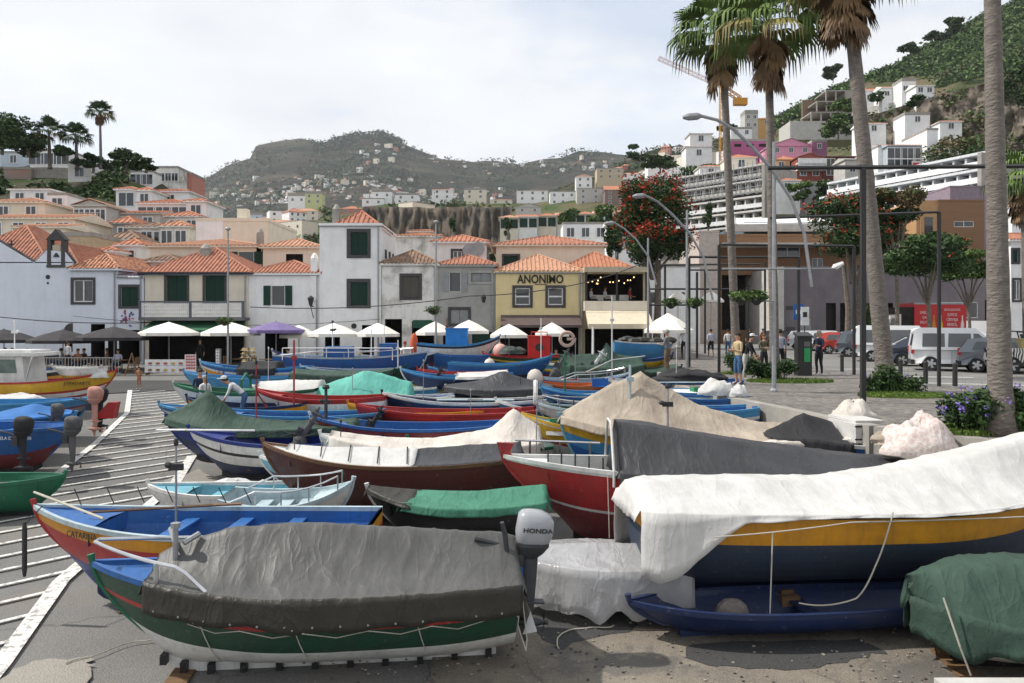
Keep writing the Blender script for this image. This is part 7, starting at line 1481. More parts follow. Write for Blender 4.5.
# ---------------------------------------------------------------- left cluster
g2='boats left of the hatched lane'
b=boat('yellow and white cabin boat with red gunwale, bow pointing right',28,0,6.6,2.1,1.05,2,[(.35,'white'),(.42,'red'),(.55,'white'),(.62,'red'),(.97,'yellow'),(1,'red')],inn='white',gun='red',Y=30.3,lift=.25,bow=.40,rake=1.0,stem='red',group=g2,deck=.25)
mb=MB(); mb.prism([(-1.9,-.75,1.05),(.35,-.75,1.05),(.2,-.75,2.25),(-1.5,-.75,2.25)],1.5); c=mb.build('cabin',PM['white'],b.root); mb=MB(); mb.prism([(-1.45,-.77,1.65),(.02,-.77,1.65),(-.05,-.77,2.15),(-1.4,-.77,2.15)],.015); mb.build('cabin_window',M('cabin_glass',(.08,.12,.11),(.14,.18,.16),rough=.2),c)
mb=MB(); n=8; mb.box(-2.2,.75,-.9,.9,2.27,2.40); mb.box(-2.0,.5,-.7,.7,2.40,2.5); mb.build('cabin_roof',PM['white'],b.root); mb=MB(); mb.tube([(.25,-.72,1.1),(.55,-.72,2.27)],.03,5); mb.tube([(-.6,-.8,1.25),(-.6,-.8,1.0),(-2,-.8,.95)],.02,4); mb.build('cabin_posts',chrome,b.root); mast(b,-.5,1.0,.02,whiteF,z=2.5,top=whiteF)
x,y,z=b.P(.83,.80,-1); text('ESPADARTE',.17,(x,y-.07,z),(PI/2,0,.38),blackM,b.hull,ext=.003)
b2=boat('little white and yellow rowing boat carried on the cabin boat deck',78,0,1.9,1.0,.45,182,[(.4,'yellow'),(1,'white')],inn='white',gun='white',Y=30.3,lift=0,name='rowing_boat',bow=.15,deck=0,thw=1,group=g2,zg=G(30.3)+1.30); b2.root.location.z=G(30.3)+1.35
bundle('white wrapped bundle on the bow of the cabin boat',98,376,30.2,.38,.3,.3,tWh,31)
bundle('white covered stern of the boat at the far left',10,402,28.2,1.2,.7,.35,tWh,33,name='cover')
b=boat('small orange and black boat behind the cabin boat at the far left',22,0,3.2,1.4,.8,180,[(.6,'orange'),(.8,'black'),(1,'white')],inn='blue',gun='blue',Y=36,lift=.3,bow=.3,group=g2)
b=boat('light blue boat with faded stripe left of the pink wrapped outboard',6,0,5.2,1.8,1.0,1,[(.5,'navy'),(.7,'grey'),(.76,'dred'),(1,'lblue')],inn='lblue',gun='lblue',Y=25.2,lift=.25,bow=.12,group=g2,deck=0,full=5)
r=upright(0,0,1,M('wrap_pink',(.5,.27,.22),(.36,.18,.14)),'large outboard wrapped in pinkish brown cloth, left cluster',s=.95); r.location=W(90,406,24.6); r.children[0].rotation_euler=(0,0,PI)
upright(96,405,25.6,tBlk,'black outboard behind the pink wrapped one',s=.9).children[0].rotation_euler=(0,0,PI)
mb=MB(); mb.prism([(-.25,-.15,0),(.35,-.15,0),(.45,-.15,.5),(.2,-.15,.5)],.3); o=mb.build('red_rudder',PM['red']); o.location=W(104,418,24.8); tag(o,'bright red rudder blade leaning behind the pink wrapped outboard','rudder')
b=boat('blue boat with yellow stripe and canvas peaks at the left edge',5,0,4.0,1.6,.9,0,[(.4,'navy'),(.72,'yellow'),(1,'blue')],inn='blue',gun='lblue',Y=22.6,lift=.3,bow=.1,group=g2,deck=0); tarp(b,.45,.98,[(.45,.1),(.7,.35),(1,.05)],.06,[M('tarp_blue',(.03,.15,.42)),tDk],'light blue canvas peak on the left edge boat',seed=91,nL=14)
b=boat('bright blue boat with brown bottom and a row of lettering, left edge',-20,0,4.6,1.8,1.1,0,[(.42,'dred'),(1,'blue')],inn='blue',gun='blue',Y=20.6,lift=.2,bow=.0,group=g2,deck=0,full=6)
text('L ESTRELA DO MAR 38',.11,(1.35,-.95,1.12),(PI/2,0,0),whiteF,b.hull,ext=.003); 
for (px,py,Y,m_,l,s_) in [(67,438,19.6,bagG,'grey wrapped outboard hanging beside the hatched lane',.85),(53,420,21.5,bagG,'second grey wrapped outboard behind the first',.7),(17,440,19.2,tBlk,'black hooded outboard at the left edge',.9)]:
    r=upright(px,py,Y,m_,l,s=s_); r.children[0].rotation_euler=(0,0,PI)
b=boat('green rowing boat with white registration plate at the left edge',-14,0,3.3,1.4,.72,3,[(1,'green')],inn='green',gun='green',Y=17.1,lift=.06,name='rowing_boat',bow=.12,group=g2,deck=.12,floor_c='grey')
mb=MB(); mb.box(-.16,.16,-.004,.004,-.07,.07); o=mb.build('registration_plate',whiteF,b.hull); o.location=(.35,-.66,.62); mb=MB(); mb.tube([(-1.2,.1,.62),(1.0,.3,.66)],.03,5); thing_on(b,'oar','pinkish oar lying in the green rowing boat','oar',mb,M('oar_pink',(.45,.25,.2)))
# ---------------------------------------------------------------- more boats and gear filling the rows
for a in [
 dict(label='faded blue boat with white inside between the turquoise cover and the charcoal tarpaulin',px=395,py=0,L_=3.2,B=1.4,h=.8,head=180,bands=[(.6,'blue'),(.7,'white'),(1,'lblue')],inn='pale',gun='white',Y=29.6,lift=.3),
 dict(label='white and yellow boat wedged behind the red and white striped one',px=300,py=0,L_=3.6,B=1.4,h=.8,head=180,bands=[(.5,'white'),(.9,'yellow'),(1,'blue')],inn='lblue',gun='white',Y=29.2,lift=.25),
 dict(label='blue boat with red stripe just right of the green shroud',px=650,py=0,L_=3.4,B=1.5,h=.9,head=0,bands=[(.5,'blue'),(.6,'red'),(1,'blue')],inn='lblue',gun='white',Y=29.5,lift=.5),
 dict(label='blue boat lying against the plaza edge below the grey street lamp',px=704,py=0,L_=2.6,B=1.5,h=.8,head=176,bands=[(.6,'blue'),(.72,'white'),(1,'lblue')],inn='blue',gun='lblue',Y=20.6,lift=.95),
 dict(label='white and blue boat beside the plaza edge right of the bright blue open boat',px=698,py=0,L_=2.6,B=1.5,h=.8,head=178,bands=[(.8,'white'),(1,'blue')],inn='pale',gun='blue',Y=22.6,lift=.95),
 dict(label='turquoise boat with white rim behind the maroon boat bow',px=350,py=0,L_=4.0,B=1.4,h=.7,head=180,bands=[(.5,'navy'),(1,'cyan')],inn='cyan',gun='white',Y=17.7,lift=.25),
 dict(label='navy boat with orange rim between red boat and navy boat with white gunwale',px=420,py=0,L_=4.4,B=1.3,h=.8,head=180,bands=[(.7,'navy'),(1,'orange')],inn='lblue',gun='orange',Y=24.4,lift=.28),
 dict(label='navy boat just behind the white bowed boat',px=400,py=0,L_=4.2,B=1.5,h=.9,head=0,bands=[(.5,'dred'),(1,'navy')],inn='blue',gun='white',Y=40.3,lift=.4),  # navy topsides over a dark red bottom
 dict(label='small light blue boat right of the green boat with the red cabin',px=572,py=0,L_=2.8,B=1.4,h=.8,head=0,bands=[(.6,'lblue'),(.7,'white'),(1,'lblue')],inn='white',gun='white',Y=37.5,lift=.4),
]: boat(**a)
tPl=[M('crate_blue',(.03,.13,.42)),M('crate_red',(.42,.05,.04)),M('crate_grey',(.3,.3,.3)),M('crate_green',(.04,.25,.12)),M('crate_yellow',(.55,.42,.05))]
def crate(loc,rz,m,label):
    mb=MB(); w,d,h=.26,.18,.26
    mb.box(-w,w,-d,d,0,.02)
    for k in range(4): z=.03+k*.06; mb.box(-w,w,-d,-d+.015,z,z+.042); mb.box(-w,w,d-.015,d,z,z+.042); mb.box(-w,-w+.015,-d+.016,d-.016,z,z+.042); mb.box(w-.015,w,-d+.016,d-.016,z,z+.042)
    for sx in(-1,1):
        for sy in(-1,1): mb.box(sx*(w-.012)-.014,sx*(w-.012)+.014,sy*(d-.012)-.014,sy*(d-.012)+.014,.02,h+.02)
    o=mb.build('fish_crate',m); o.location=loc; o.rotation_euler=(0,0,rz); tag(o,label,'crate')
def coil(loc,r,m,label):
    mb=MB(); R=random.Random(int(loc[0]*97)); pts=[]
    for k in range(60): a=k*.62; q=r*(.55+.45*math.sin(k*.21)**2); pts.append((math.cos(a)*q,math.sin(a)*q,.02+.0025*k+.02*math.sin(k*1.7)))
    mb.tube(pts,.018,5); o=mb.build('rope_coil',m); o.location=loc; tag(o,label,'rope')
rp=[rope,M('rope_blue',(.08,.2,.4)),M('rope_orange',(.5,.2,.05)),M('rope_green',(.06,.28,.2))]
R=random.Random(77)
for (px,py,Y,where) in [(430,422,23.2,'in the long open red boat'),(480,421,23.2,'at the stern of the long open red boat'),(400,444,20.3,'in the maroon hulled blue boat'),(450,446,20.3,'at the stern of the maroon hulled blue boat'),(250,462,19.2,'in the royal blue striped boat'),(290,462,19.3,'near the stern of the striped boat'),(235,497,16.5,'in the pale blue dinghy'),(560,425,19.4,'in the turquoise and yellow boat'),(590,428,19.4,'at the stern of the turquoise and yellow boat'),(500,408,25.3,'in the navy boat with white gunwale'),(330,405,25.3,'in the red and white striped boat'),(255,401,27,'in the white boat with green gunwale'),(700,392,24.3,'in the bright blue open boat'),(330,368,37,'on the long blue working boat'),(392,366,37,'by the deck box of the long working boat'),(600,383,26.2,'in the blue boat with white line'),(480,360,39.8,'on the green boat with the red cabin'),(610,398,23.6,'in the green and white boat by the tent'),(520,372,34,'in the right-pointing blue boat'),(470,382,30.5,'behind the white sheet on the blue and yellow lined boat'),(240,385,31.8,'in the farthest left light blue boat')]:
    c=W(px,py,Y); c.z-=.12; k=R.randrange(3)
    if k==0: crate(c,R.uniform(-1,1),R.choice(tPl),'plastic fish crate '+where)
    elif k==1: coil(c,.2,R.choice(rp),'heap of coiled rope '+where)
    else:
        crate(c,R.uniform(-1,1),R.choice(tPl),'open fish crate '+where); coil(c+Vector((.45,.1,0)),.15,R.choice(rp),'small rope coil '+where)
# ropes and pebbles on the ground, litter by the skiff
def gcoil(px,py,L_,label,seed):
    R=random.Random(seed); x,y=PG(px,py); pts=[]; a=R.uniform(0,6)
    X,Y=0,0
    for k in range(int(L_/.08)): a+=R.uniform(-.35,.35); X+=math.cos(a)*.08; Y+=math.sin(a)*.08; pts.append((X,Y,.052+G(y+Y)-G(y)))
    mb=MB(); mb.tube(pts,.010,5); o=mb.build('rope',rope); o.location=(x,y,G(y)); tag(o,label,'rope')
gcoil(60,670,2.0,'frayed rope end lying on the pale cement patch',4); gcoil(560,655,1.4,'short rope lying on the rough concrete',7)
mb=MB(); R=random.Random(15)
for k in range(420):
    px=R.uniform(300,960); py=R.uniform(622,700); x,y=PG(px,py); s=R.uniform(.006,.022); mb.ell((x,y,G(y)+.04),(s*1.3,s,s*.6),5,3,m=R.randrange(2))
tag(mb.build('gravel',[M('gravel_light',(.3,.27,.22)),M('gravel_dark',(.08,.07,.06))]),'loose gravel and dead leaves on the concrete','gravel',kind='stuff')
# lashings with eyelets over the nearest covers
def lash(b,ts,sd,label,drop=.3,under=.25):
    mb=MB()
    for a,c in zip(ts,ts[1:]):
        x,y,z=b.P(a,1,sd); x2,y2,z2=b.P(c,1,sd); m=((x+x2)/2,(y+y2)/2,(z+z2)/2-drop-under)
        mb.tube([(x,y*1.06+sd*.05,z-drop),(m[0],m[1]*1.02,m[2]),(x2,y2*1.06+sd*.05,z2-drop)],.006,4)
    return thing_on(b,'lashing',label,'rope',mb,rope)
lash(FB,[.08,.2,.34,.48,.62,.74],1,'zigzag cord lacing the hem of the grey and olive tarpaulin',.34,.10)
b_=FB; mb=MB()
for t in [.04+.06*k for k in range(14)]: x,y,z=b_.P(t,1,1); mb.lathe((x,y+.115,z-.27),[(.014,0),(.014,.006)],8,ax='y')
thing_on(b_,'eyelets','row of metal eyelets along the olive hem of the nearest tarpaulin','eyelets',mb,galv)
R=random.Random(5)
for (px,py,Y,L_,ang,c,lab) in [(300,470,19.0,2.4,12,'brownw','bamboo pole lying across the striped boat'),(440,449,20.1,2.6,-8,'pale','weathered oar lying along the maroon hulled boat'),(410,426,23,2.8,6,'brownw','brown oar lying in the long open red boat'),(250,428,22.6,2.4,-10,'yellow','yellow pole across the black and orange boat'),(480,407,25.2,2.6,5,'white','white oar on the navy boat with white gunwale'),(300,403,25.3,2.2,-6,'brownw','brown oar on the red and white striped boat'),(560,398,25.8,2.2,15,'white','white pole across the boats left of the beige tent'),(350,369,36.8,3.0,4,'dred','dark red pole on the long blue working boat'),(430,384,30.2,2.4,-7,'brownw','brown oar on the blue and yellow lined boat'),(230,388,31.5,2.2,8,'white','white oar on the farthest left light blue boat'),(150,512,12.4,1.9,10,'brownw','short brown oar in the yellow and red bowed boat'),(660,385,26,2.4,-12,'pale','pale pole beside the black net heap')]:
    mb=MB(); mb.tube([(-L_/2,0,0),(L_/2,0,.04)],.022,5); mb.box(L_/2-.02,L_/2+.42,-.06,.06,.03,.055); o=mb.build('oar',PM[c]); o.location=W(px,py-2,Y); o.rotation_euler=(0,0,math.radians(ang)); tag(o,lab,'oar')
for (px,py,Y,h,c,lab) in [(206,412,24.5,1.2,'black','thin black rod rising from the navy and yellow boat'),(268,392,29,1.6,'white','thin white rod by the raised white dinghy'),(352,402,26.5,1.1,'galv','thin steel rod by the turquoise cover'),(423,402,25.2,1.3,'galv','steel rod at the bow of the navy boat'),(470,425,23,1.0,'galv','steel rod in the long open red boat'),(520,400,28,1.2,'black','black rod by the charcoal ridge cover'),(384,362,37,1.8,'white','white rod amidships on the long working boat'),(505,366,39.5,1.5,'black','black rod by the pink buoy'),(575,380,31,1.6,'galv','steel rod by the green shroud'),(676,388,26.8,1.4,'white','white rod by the black net heap'),(340,470,18,1.1,'black','black rod on the long whitish sheet'),(536,445,17.2,.9,'galv','steel rod at the bow of the yellow boat')]:
    mb=MB(); mb.tube([(0,0,-.4),(.02,0,h)],.012,5); mb.ell((.02,0,h),(.03,.03,.05),6,4); o=mb.build('antenna_rod',galv if c=='galv' else PM[c]); o.location=W(px,py,Y); tag(o,lab,'rod')
cs=list(pc); R=random.Random(31)
rows=[(205,26.0,180),(262,33,180),(300,36,0),(330,24.2,180),(385,22.3,180),(420,33.4,180),(440,26.4,180),(520,26.6,0),(535,31.6,180),(470,35.8,180),(395,35.4,0),(350,23.0,180),(300,21.4,180),(555,24.6,180),(610,28.2,0),(480,19.4,180),(560,36,180),(620,31.8,180)]
palette=[('blue','white','lblue'),('navy','yellow','blue'),('white','red','blue'),('green','white','red'),('lblue','orange','white'),('dred','white','navy'),('white','blue','green'),('blue','red','yellow'),('navy','white','red')]
wn=['turquoise','green-netted','black and orange','striped','long red','blue and white','charcoal-covered','long blue working']
desc={'lblue':'light blue','dred':'dark red'}
for i,(px,Y,hd) in enumerate(rows):
    a,c,g=palette[i%len(palette)]; n=lambda k:desc.get(k,k)
    nb=['behind the white and green boat','behind the blue and yellow hooded boat','in front of the tower parasols','left of the turquoise cover end','between the red and maroon hulled boats','near the middle of the back rows','behind the navy boat with white gunwale','right of the low charcoal cover','by the cream buoy','before the cream float','by the dark green covered bow','between the striped and the red hulls','behind the lettered bow','left of the green and white boat','behind the orange-rimmed boat','behind the long whitish sheet','right of the red cabin','by the steel rails near the green shroud'][i]
    b=boat('slim %s boat with %s band, %s rim, %s'%(n(a),n(c),n(g),nb),px,0,R.uniform(3.0,4.0),1.3,R.uniform(.6,.75),hd+R.uniform(-5,5),[(.55,a),(.72,c),(1,a)],inn=R.choice(['lblue','blue','cyan','pale','red']),gun=g,Y=Y,lift=R.uniform(.28,.42),bow=R.uniform(.3,.45),rake=.5,thw=4)
    if i%3==0: oar(b,-.6,.2,b.lift+b.h+.03,1.9,'oar laid in the slim boat '+nb)
# ================================================================ vehicles
def carpaint(n,c): 
    m=M('car_'+n,c,tuple(x*.93 for x in c),rough=.28,spec=.5,scale=1,coat=.6); return m
tyreM=M('tyre',(.018,.018,.018),(.025,.025,.025),rough=.8,scale=20); rimM=M('alloy',(.45,.46,.47),(.38,.38,.4),rough=.35,metal=.6); plastic=M('black_plastic',(.03,.03,.032),(.022,.022,.022)); lampR=M('tail_red',(.45,.02,.02),rough=.2); lampW=M('head_clear',(.6,.62,.65),rough=.1,spec=.7); cglass=M('car_glass',(.025,.03,.033),(.06,.07,.075),rough=.06,spec=.9,scale=.8)
WH={}
def wheel(root,x,y,r,s):
    k=round(r,2)
    w=bpy.data.objects.new('wheel',None); COL.objects.link(w); w.parent=root; w.location=(x,y,r); w.rotation_euler=(0,0,0 if s<0 else PI); w.empty_display_size=.1
    if k not in WH:
        mb=MB(); mb.lathe((0,0,0),[(r*.62,-.09),(r*.93,-.10),(r,-.06),(r,.08),(r*.9,.10),(r*.5,.10)],20,ax='y'); t=mb.build('tyre',tyreM,w)
        mb=MB(); mb.lathe((0,0,0),[(r*.66,-.075),(r*.62,-.07),(r*.6,-.03)],20,ax='y'); 
        for q in range(5):
            a=q*2*PI/5; c,s_=math.cos(a),math.sin(a); n=(-s_*.035,c*.035); mb.add([(n[0],-.095,n[1]),(-n[0],-.095,-n[1]),(c*r*.62-n[0]*1.6,-.09,s_*r*.62-n[1]*1.6),(c*r*.62+n[0]*1.6,-.09,s_*r*.62+n[1]*1.6)],[(0,1,2,3)])
        mb.lathe((0,0,0),[(.05,-.10),(.05,-.06)],8,ax='y'); g=mb.build('rim',rimM,w); WH[k]=(t.data,g.data)
    else:
        for n_,d in zip(('tyre','rim'),WH[k]): o=bpy.data.objects.new(n_,d); COL.objects.link(o); o.parent=w
def car(name,label,cat,px,Y,rz,L_,Wd,low,roofp,wins,col,wb,r=.31,group='cars parked along the square',z=PLZ+.005,dark_sill=True,tilt_in=.14,extra=None,tail=True):
    """low: upper outline of the lower body (x,z) from rear to front; roofp: (x,z) outline of the greenhouse from rear belt to front belt; wins: side window polygons"""
    root=empty(name,(WX(px,Y),Y,z),math.radians(rz)-.8*math.atan((px-512)/F),label,cat,group); h=Wd/2
    def arch(xc):
        return [(xc+ (r+.05)*math.cos(a),r+ (r+.05)*math.sin(a)) for a in [PI*k/10 for k in range(11)]]
    x0,x1=-L_/2,L_/2; xr,xf=-wb/2-.05,wb/2-.05
    bot=[(x1-.02,.28)]+[(p[0],max(p[1],.2)) for p in arch(xf)]+[(p[0],max(p[1],.2)) for p in arch(xr)]+[(x0+.03,.30)]
    pts=low+bot; n=len(pts); bm=bmesh.new()
    def ins(x,z_): # plan taper toward ends
        e=max(0,abs(x)/(L_/2)-.72)/.28; return h-.16*e**2-.03*max(0,z_-.75)
    va=[bm.verts.new((x,-ins(x,z_),z_)) for x,z_ in pts]; vb=[bm.verts.new((x,ins(x,z_),z_)) for x,z_ in pts]
    bm.faces.new(va[::-1]); bm.faces.new(vb)
    for i in range(n): bm.faces.new((va[i],va[(i+1)%n],vb[(i+1)%n],vb[i]))
    bmesh.ops.triangulate(bm,faces=[f for f in bm.faces if len(f.verts)>4]); 
    me=bpy.data.meshes.new('body'); bm.to_mesh(me); bm.free(); me.materials.append(col); o=bpy.data.objects.new('body',me); COL.objects.link(o); o.parent=root
    bv=o.modifiers.new('b','BEVEL'); bv.width=.035; bv.segments=2; bv.limit_method='ANGLE'; bv.angle_limit=math.radians(35)
    # greenhouse
    if roofp:
        top=max(z_ for _,z_ in roofp); belt=min(z_ for _,z_ in roofp)
        iw=lambda z_: h-.04-tilt_in*(z_-belt)/(top-belt)
        mb=MB(); n=len(roofp); A=[(x,-iw(z_),z_) for x,z_ in roofp]; B=[(x,iw(z_),z_) for x,z_ in roofp]
        mb.add(A+B,[tuple(range(n)),tuple(range(2*n-1,n-1,-1))]+[(i,(i+1)%n,(i+1)%n+n,i+n) for i in range(n)])
        g=mb.build('cabin_shell',col,root); bv=g.modifiers.new('b','BEVEL'); bv.width=.05; bv.segments=3; bv.limit_method='ANGLE'; bv.angle_limit=math.radians(30)
        for w in wins:
            for sd in (-1,1):
                m_=MB(); m_.prism([(x,sd*(iw(z_)+.004),z_) for x,z_ in w],sd*.008); m_.build('side_window',cglass,root)
        # front and rear glass
        for (a,b_,nm) in ((roofp[-1],roofp[-2],'windscreen'),(roofp[0],roofp[1],'rear_window')):
            (xa,za),(xb,zb)=a,b_; m_=MB(); s=.01 if nm=='windscreen' else -.01; q=.1
            za2=za+(zb-za)*.12; xa2=xa+(xb-xa)*.12; zb2=zb-(zb-za)*.1; xb2=xb-(xb-xa)*.1
            P=[(xa2+s,-iw(za2)+q,za2+.008),(xa2+s,iw(za2)-q,za2+.008),(xb2+s,iw(zb2)-q,zb2+.008),(xb2+s,-iw(zb2)+q,zb2+.008)]; m_.prism(P,s*.6,axis=0); m_.build(nm,cglass,root)
    for sx in (xr,xf):
        for sd in (-1,1): wheel(root,sx,sd*(h-.11),r,sd)
    pm=plastic if dark_sill else col; mb=MB(); mb.box(x0-.02,x0+.12,-h+.09,h-.09,.28,.48); mb.build('rear_bumper',pm,root); mb=MB(); mb.box(x1-.12,x1+.02,-h+.13,h-.13,.26,.46); mb.build('front_bumper',pm,root); mb=MB(); mb.box(xr+r+.08,xf-r-.08,-h-.012,h+.012,.2,.30); mb.build('sill',pm,root)
    for sd in (-1,1):
        zz=.72 if name!='van' else .75
        mb=MB(); mb.box(x0-.01,x0+.1,sd*(h-.15)-.07,sd*(h-.15)+.07,zz,zz+.24 if not tail else zz+.3); mb.build('tail_light',lampR,root); mb=MB(); mb.box(x1-.2,x1-.01,sd*(h-.2)-.1,sd*(h-.2)+.1,.60,.74); mb.build('headlight',lampW,root)
        mb=MB(); xm=(wins[-1][-1][0] if wins else .6); mb.box(xm-.05,xm+.12,sd*(h+.02),sd*(h+.16),.98,1.1); mb.build('wing_mirror',plastic if name!='hatchback' else col,root)
        for xd in ((-.1,.75) if wins else ()): mb=MB(); mb.box(xd,xd+.14,sd*(h-.03),sd*(h+.012),.86,.9); mb.build('door_handle',plastic,root)
        for xd in (-.55,.25): mb=MB(); mb.box(xd,xd+.008,sd*(h-.025) if sd<0 else h-.05,sd*(h-.05) if sd<0 else h+.003,.35,.9); mb.build('door_seam',plastic,root)
    return root
def hatch(label,px,Y,col,rz=2,L_=3.9,Hh=1.47,**k):
    s=L_/3.9
    return car('hatchback',label,'car',px,Y,rz,L_,1.7,[(-1.93*s,.45),(-1.90*s,.92),(-1.2*s,.95),(.75*s,.92),(1.7*s,.78),(1.93*s,.55)][::1],
      [(-1.88*s,.9),(-1.55*s,Hh-.06),(-1.1*s,Hh),(.1*s,Hh-.01),(.95*s,.9)],[[(-1.45*s,.97),(-1.3*s,Hh-.13),(-.72*s,Hh-.11),(-.72*s,.97)],[(-.64*s,.97),(-.64*s,Hh-.11),(.05*s,Hh-.13),(.62*s,.97)]],col,2.45*s,**k)
def van(label,px,Y,col,L_,Hh,rz=2,r=.32,nw=2,name='van',Wd=1.85,beltz=1.02):
    h=L_/2; rp=[(-h+.04,beltz-.05),(-h+.16,Hh-.07),(-h+.35,Hh),(h-1.75,Hh-.02),(h-.85,beltz-.05)]
    wins=[]; a=-h+.35; b_=h-1.85; w=(b_-a)/max(nw,1)
    for i in range(nw): wins.append([(a+w*i+.06,beltz+.03),(a+w*i+.09,Hh-.2),(a+w*(i+1)-.06,Hh-.2),(a+w*(i+1)-.06,beltz+.03)])
    wins.append([(b_+.03,beltz+.03),(b_+.03,Hh-.2),(b_+.22,Hh-.21),(h-1.05,beltz+.03)])
    return car(name,label,'van',px,Y,rz,L_,Wd,[(-h,.45),(-h+.02,beltz),(h-.9,beltz-.02),(h-.15,beltz-.2),(h,.6)],rp,wins,col,L_*.62,r=r)
cW=carpaint('white',(.72,.73,.74)); cR=carpaint('red',(.5,.04,.025)); cG=carpaint('grey_blue',(.11,.13,.16)); cN=carpaint('dark_blue',(.03,.04,.07)); cGr=carpaint('mid_grey',(.16,.18,.21)); cBk=carpaint('black',(.02,.02,.022))
van('small white passenger van with three side windows and red tail lights, nearest van',963,35,cW,4.2,1.83,2,nw=2)
van('long white minibus behind the palm trunk and the dark convertible',902,43.5,cW,4.9,1.93,2,nw=2,name='minibus')
hatch('grey hatchback with silver wheels, its rear end left of the last palm',1010,33.6,cGr,2,L_=4.0,Hh=1.42)
hatch('blue-grey compact crossover behind the black post, left of the minibus',870,50,cG,2,L_=4.1,Hh=1.58)
hatch('bright red hatchback behind the man in black',847,55,cR,2,L_=3.8,Hh=1.45)
hatch('white hatchback to the left of the red one',833,61,cW,2,L_=4.2,Hh=1.52)
hatch('white car farthest left in the parked row',812,66,cW,2,L_=3.9,Hh=1.48)
hatch('white car with its roof showing behind the red hatchback',875,68,cW,2,L_=4.4,Hh=1.6); hatch('white hatchback behind the red truck, near the last palm',978,60,cW,2,L_=4.0,Hh=1.5)
hatch('dark car far left of the parked row by the purple wall',785,72,cBk,2,L_=4.2,Hh=1.45)
van('plain white delivery van behind the truck beside the last palm',985,66,cW,5.0,2.3,2,nw=0)
car('convertible','dark blue convertible with black soft top in front of the white minibus','car',930,38.8,2,4.2,1.75,[(-2.1,.5),(-2.05,.92),(-1.2,.95),(.9,.92),(1.9,.76),(2.1,.55)],[(-1.75,.92),(-.95,1.38),(-.2,1.40),(.35,1.36),(.95,.92)],[[(-.75,.97),(-.65,1.24),(.2,1.25),(.6,.97)]],cN,2.5)
# truck
Y=58; root=empty('delivery_truck',(WX(935,Y),Y,PLZ),math.radians(2),'red box truck with bottle pictures and white lettering on its side panels','truck','vehicles in the square')
redT=M('truck_red',(.50,.02,.025),(.44,.018,.02),rough=.4); x0=WX(914,Y)-WX(935,Y); x1=WX(967,Y)-WX(935,Y); zt=WZ(303,Y)-PLZ
mb=MB(); mb.box(x0,x1,0,2.3,1.1,zt); mb.build('cargo_box',redT,root); mb=MB(); mb.box(x0-.05,x1+.05,-.04,0-.002,zt-.10,zt+.03); mb.box(x0-.05,x1+.05,-.04,-.002,1.0,1.12); xm=WX(938,Y)-WX(935,Y); mb.box(xm-.05,xm+.05,-.04,-.002,1.12,zt-.1); mb.build('edge_trim',galv,root)
mb=MB(); mb.box(x0-.9,x0-.02,.1,2.2,1.0,zt-.3); mb.build('open_bay',darkin,root)
mb=MB(); mb.prism([(x0-2.0,.05,.5),(x0-2.0,.05,1.7),(x0-1.7,.05,2.7),(x0-.95,.05,2.8),(x0-.95,.05,.5)],2.2); c=mb.build('cab',carpaint('truck_white',(.6,.58,.55)),root); mb=MB(); mb.prism([(x0-1.85,.04,1.75),(x0-1.65,.04,2.5),(x0-1.1,.04,2.5),(x0-1.1,.04,1.75)],-.02); mb.build('side_window',cglass,c)
mb=MB(); mb.box(x0-1.9,x1,.3,2.0,.6,1.0); mb.build('chassis',plastic,root)
for x in (x0-1.4,x1-.9): 
    for s,y in ((-1,.15),(1,2.1)): wheel(root,x,y,.45,s)
wtxt=M('truck_white_print',(.75,.7,.68)); yel=M('print_yellow',(.7,.5,.04))
for k,(s_,sz) in enumerate([('REFRIGERANTES',.22),('SUMOS',.3),('CERVEJA',.3),('BRISOL',.32)]): text(s_,sz,((xm+x1)/2,-.012,zt-.5-.36*k),(PI/2,0,0),wtxt,root,ext=.004,sx=.75)
for k,s_ in enumerate(['SABOR','DA','FRUTA']): text(s_,.28,(x0+.75,-.012,zt-.7-.36*k),(PI/2,0,0),wtxt,root,ext=.004,sx=.8)
def bottle(x,m,z=1.5,h=1.2): mb=MB(); mb.prism([(x-.12,-.003,z),(x+.12,-.003,z),(x+.12,-.003,z+h*.5),(x+.045,-.003,z+h*.72),(x+.045,-.003,z+h),(x-.045,-.003,z+h),(x-.045,-.003,z+h*.72),(x-.12,-.003,z+h*.5)],-.012); mb.build('bottle_picture',m,root)
bottle(xm+.22,yel); bottle(x1-.3,wtxt); bottle(xm-.3,M('print_orange',(.65,.25,.03))); bottle(xm-.65,wtxt,1.6,1.1)
# zebra jeep
Y=33.2; root=empty('open_jeep',(WX(1026,Y),Y,PLZ),math.radians(2),'open-top jeep painted with zebra stripes beside the last palm','jeep','vehicles in the square')
mb=MB(); mb.prism([(-1.7,-.8,.45),(-1.7,-.8,1.05),(.5,-.8,1.05),(.55,-.8,.98),(1.7,-.8,.92),(1.75,-.8,.5)],1.6); 
def zebra():
    m=bpy.data.materials.new('zebra_paint'); m.use_nodes=True; nt=m.node_tree;N=nt.nodes;L=nt.links; w=N.new('ShaderNodeTexWave'); w.inputs['Scale'].default_value=2.6; w.inputs['Distortion'].default_value=6; w.inputs['Detail'].default_value=1; tc=N.new('ShaderNodeTexCoord'); L.new(tc.outputs['Object'],w.inputs[0]); r=N.new('ShaderNodeValToRGB'); r.color_ramp.interpolation='CONSTANT'; r.color_ramp.elements[1].position=.5; r.color_ramp.elements[0].color=(.02,.02,.02,1); r.color_ramp.elements[1].color=(.65,.64,.6,1); L.new(w.outputs[0],r.inputs[0]); L.new(r.outputs[0],N['Principled BSDF'].inputs[0]); return m
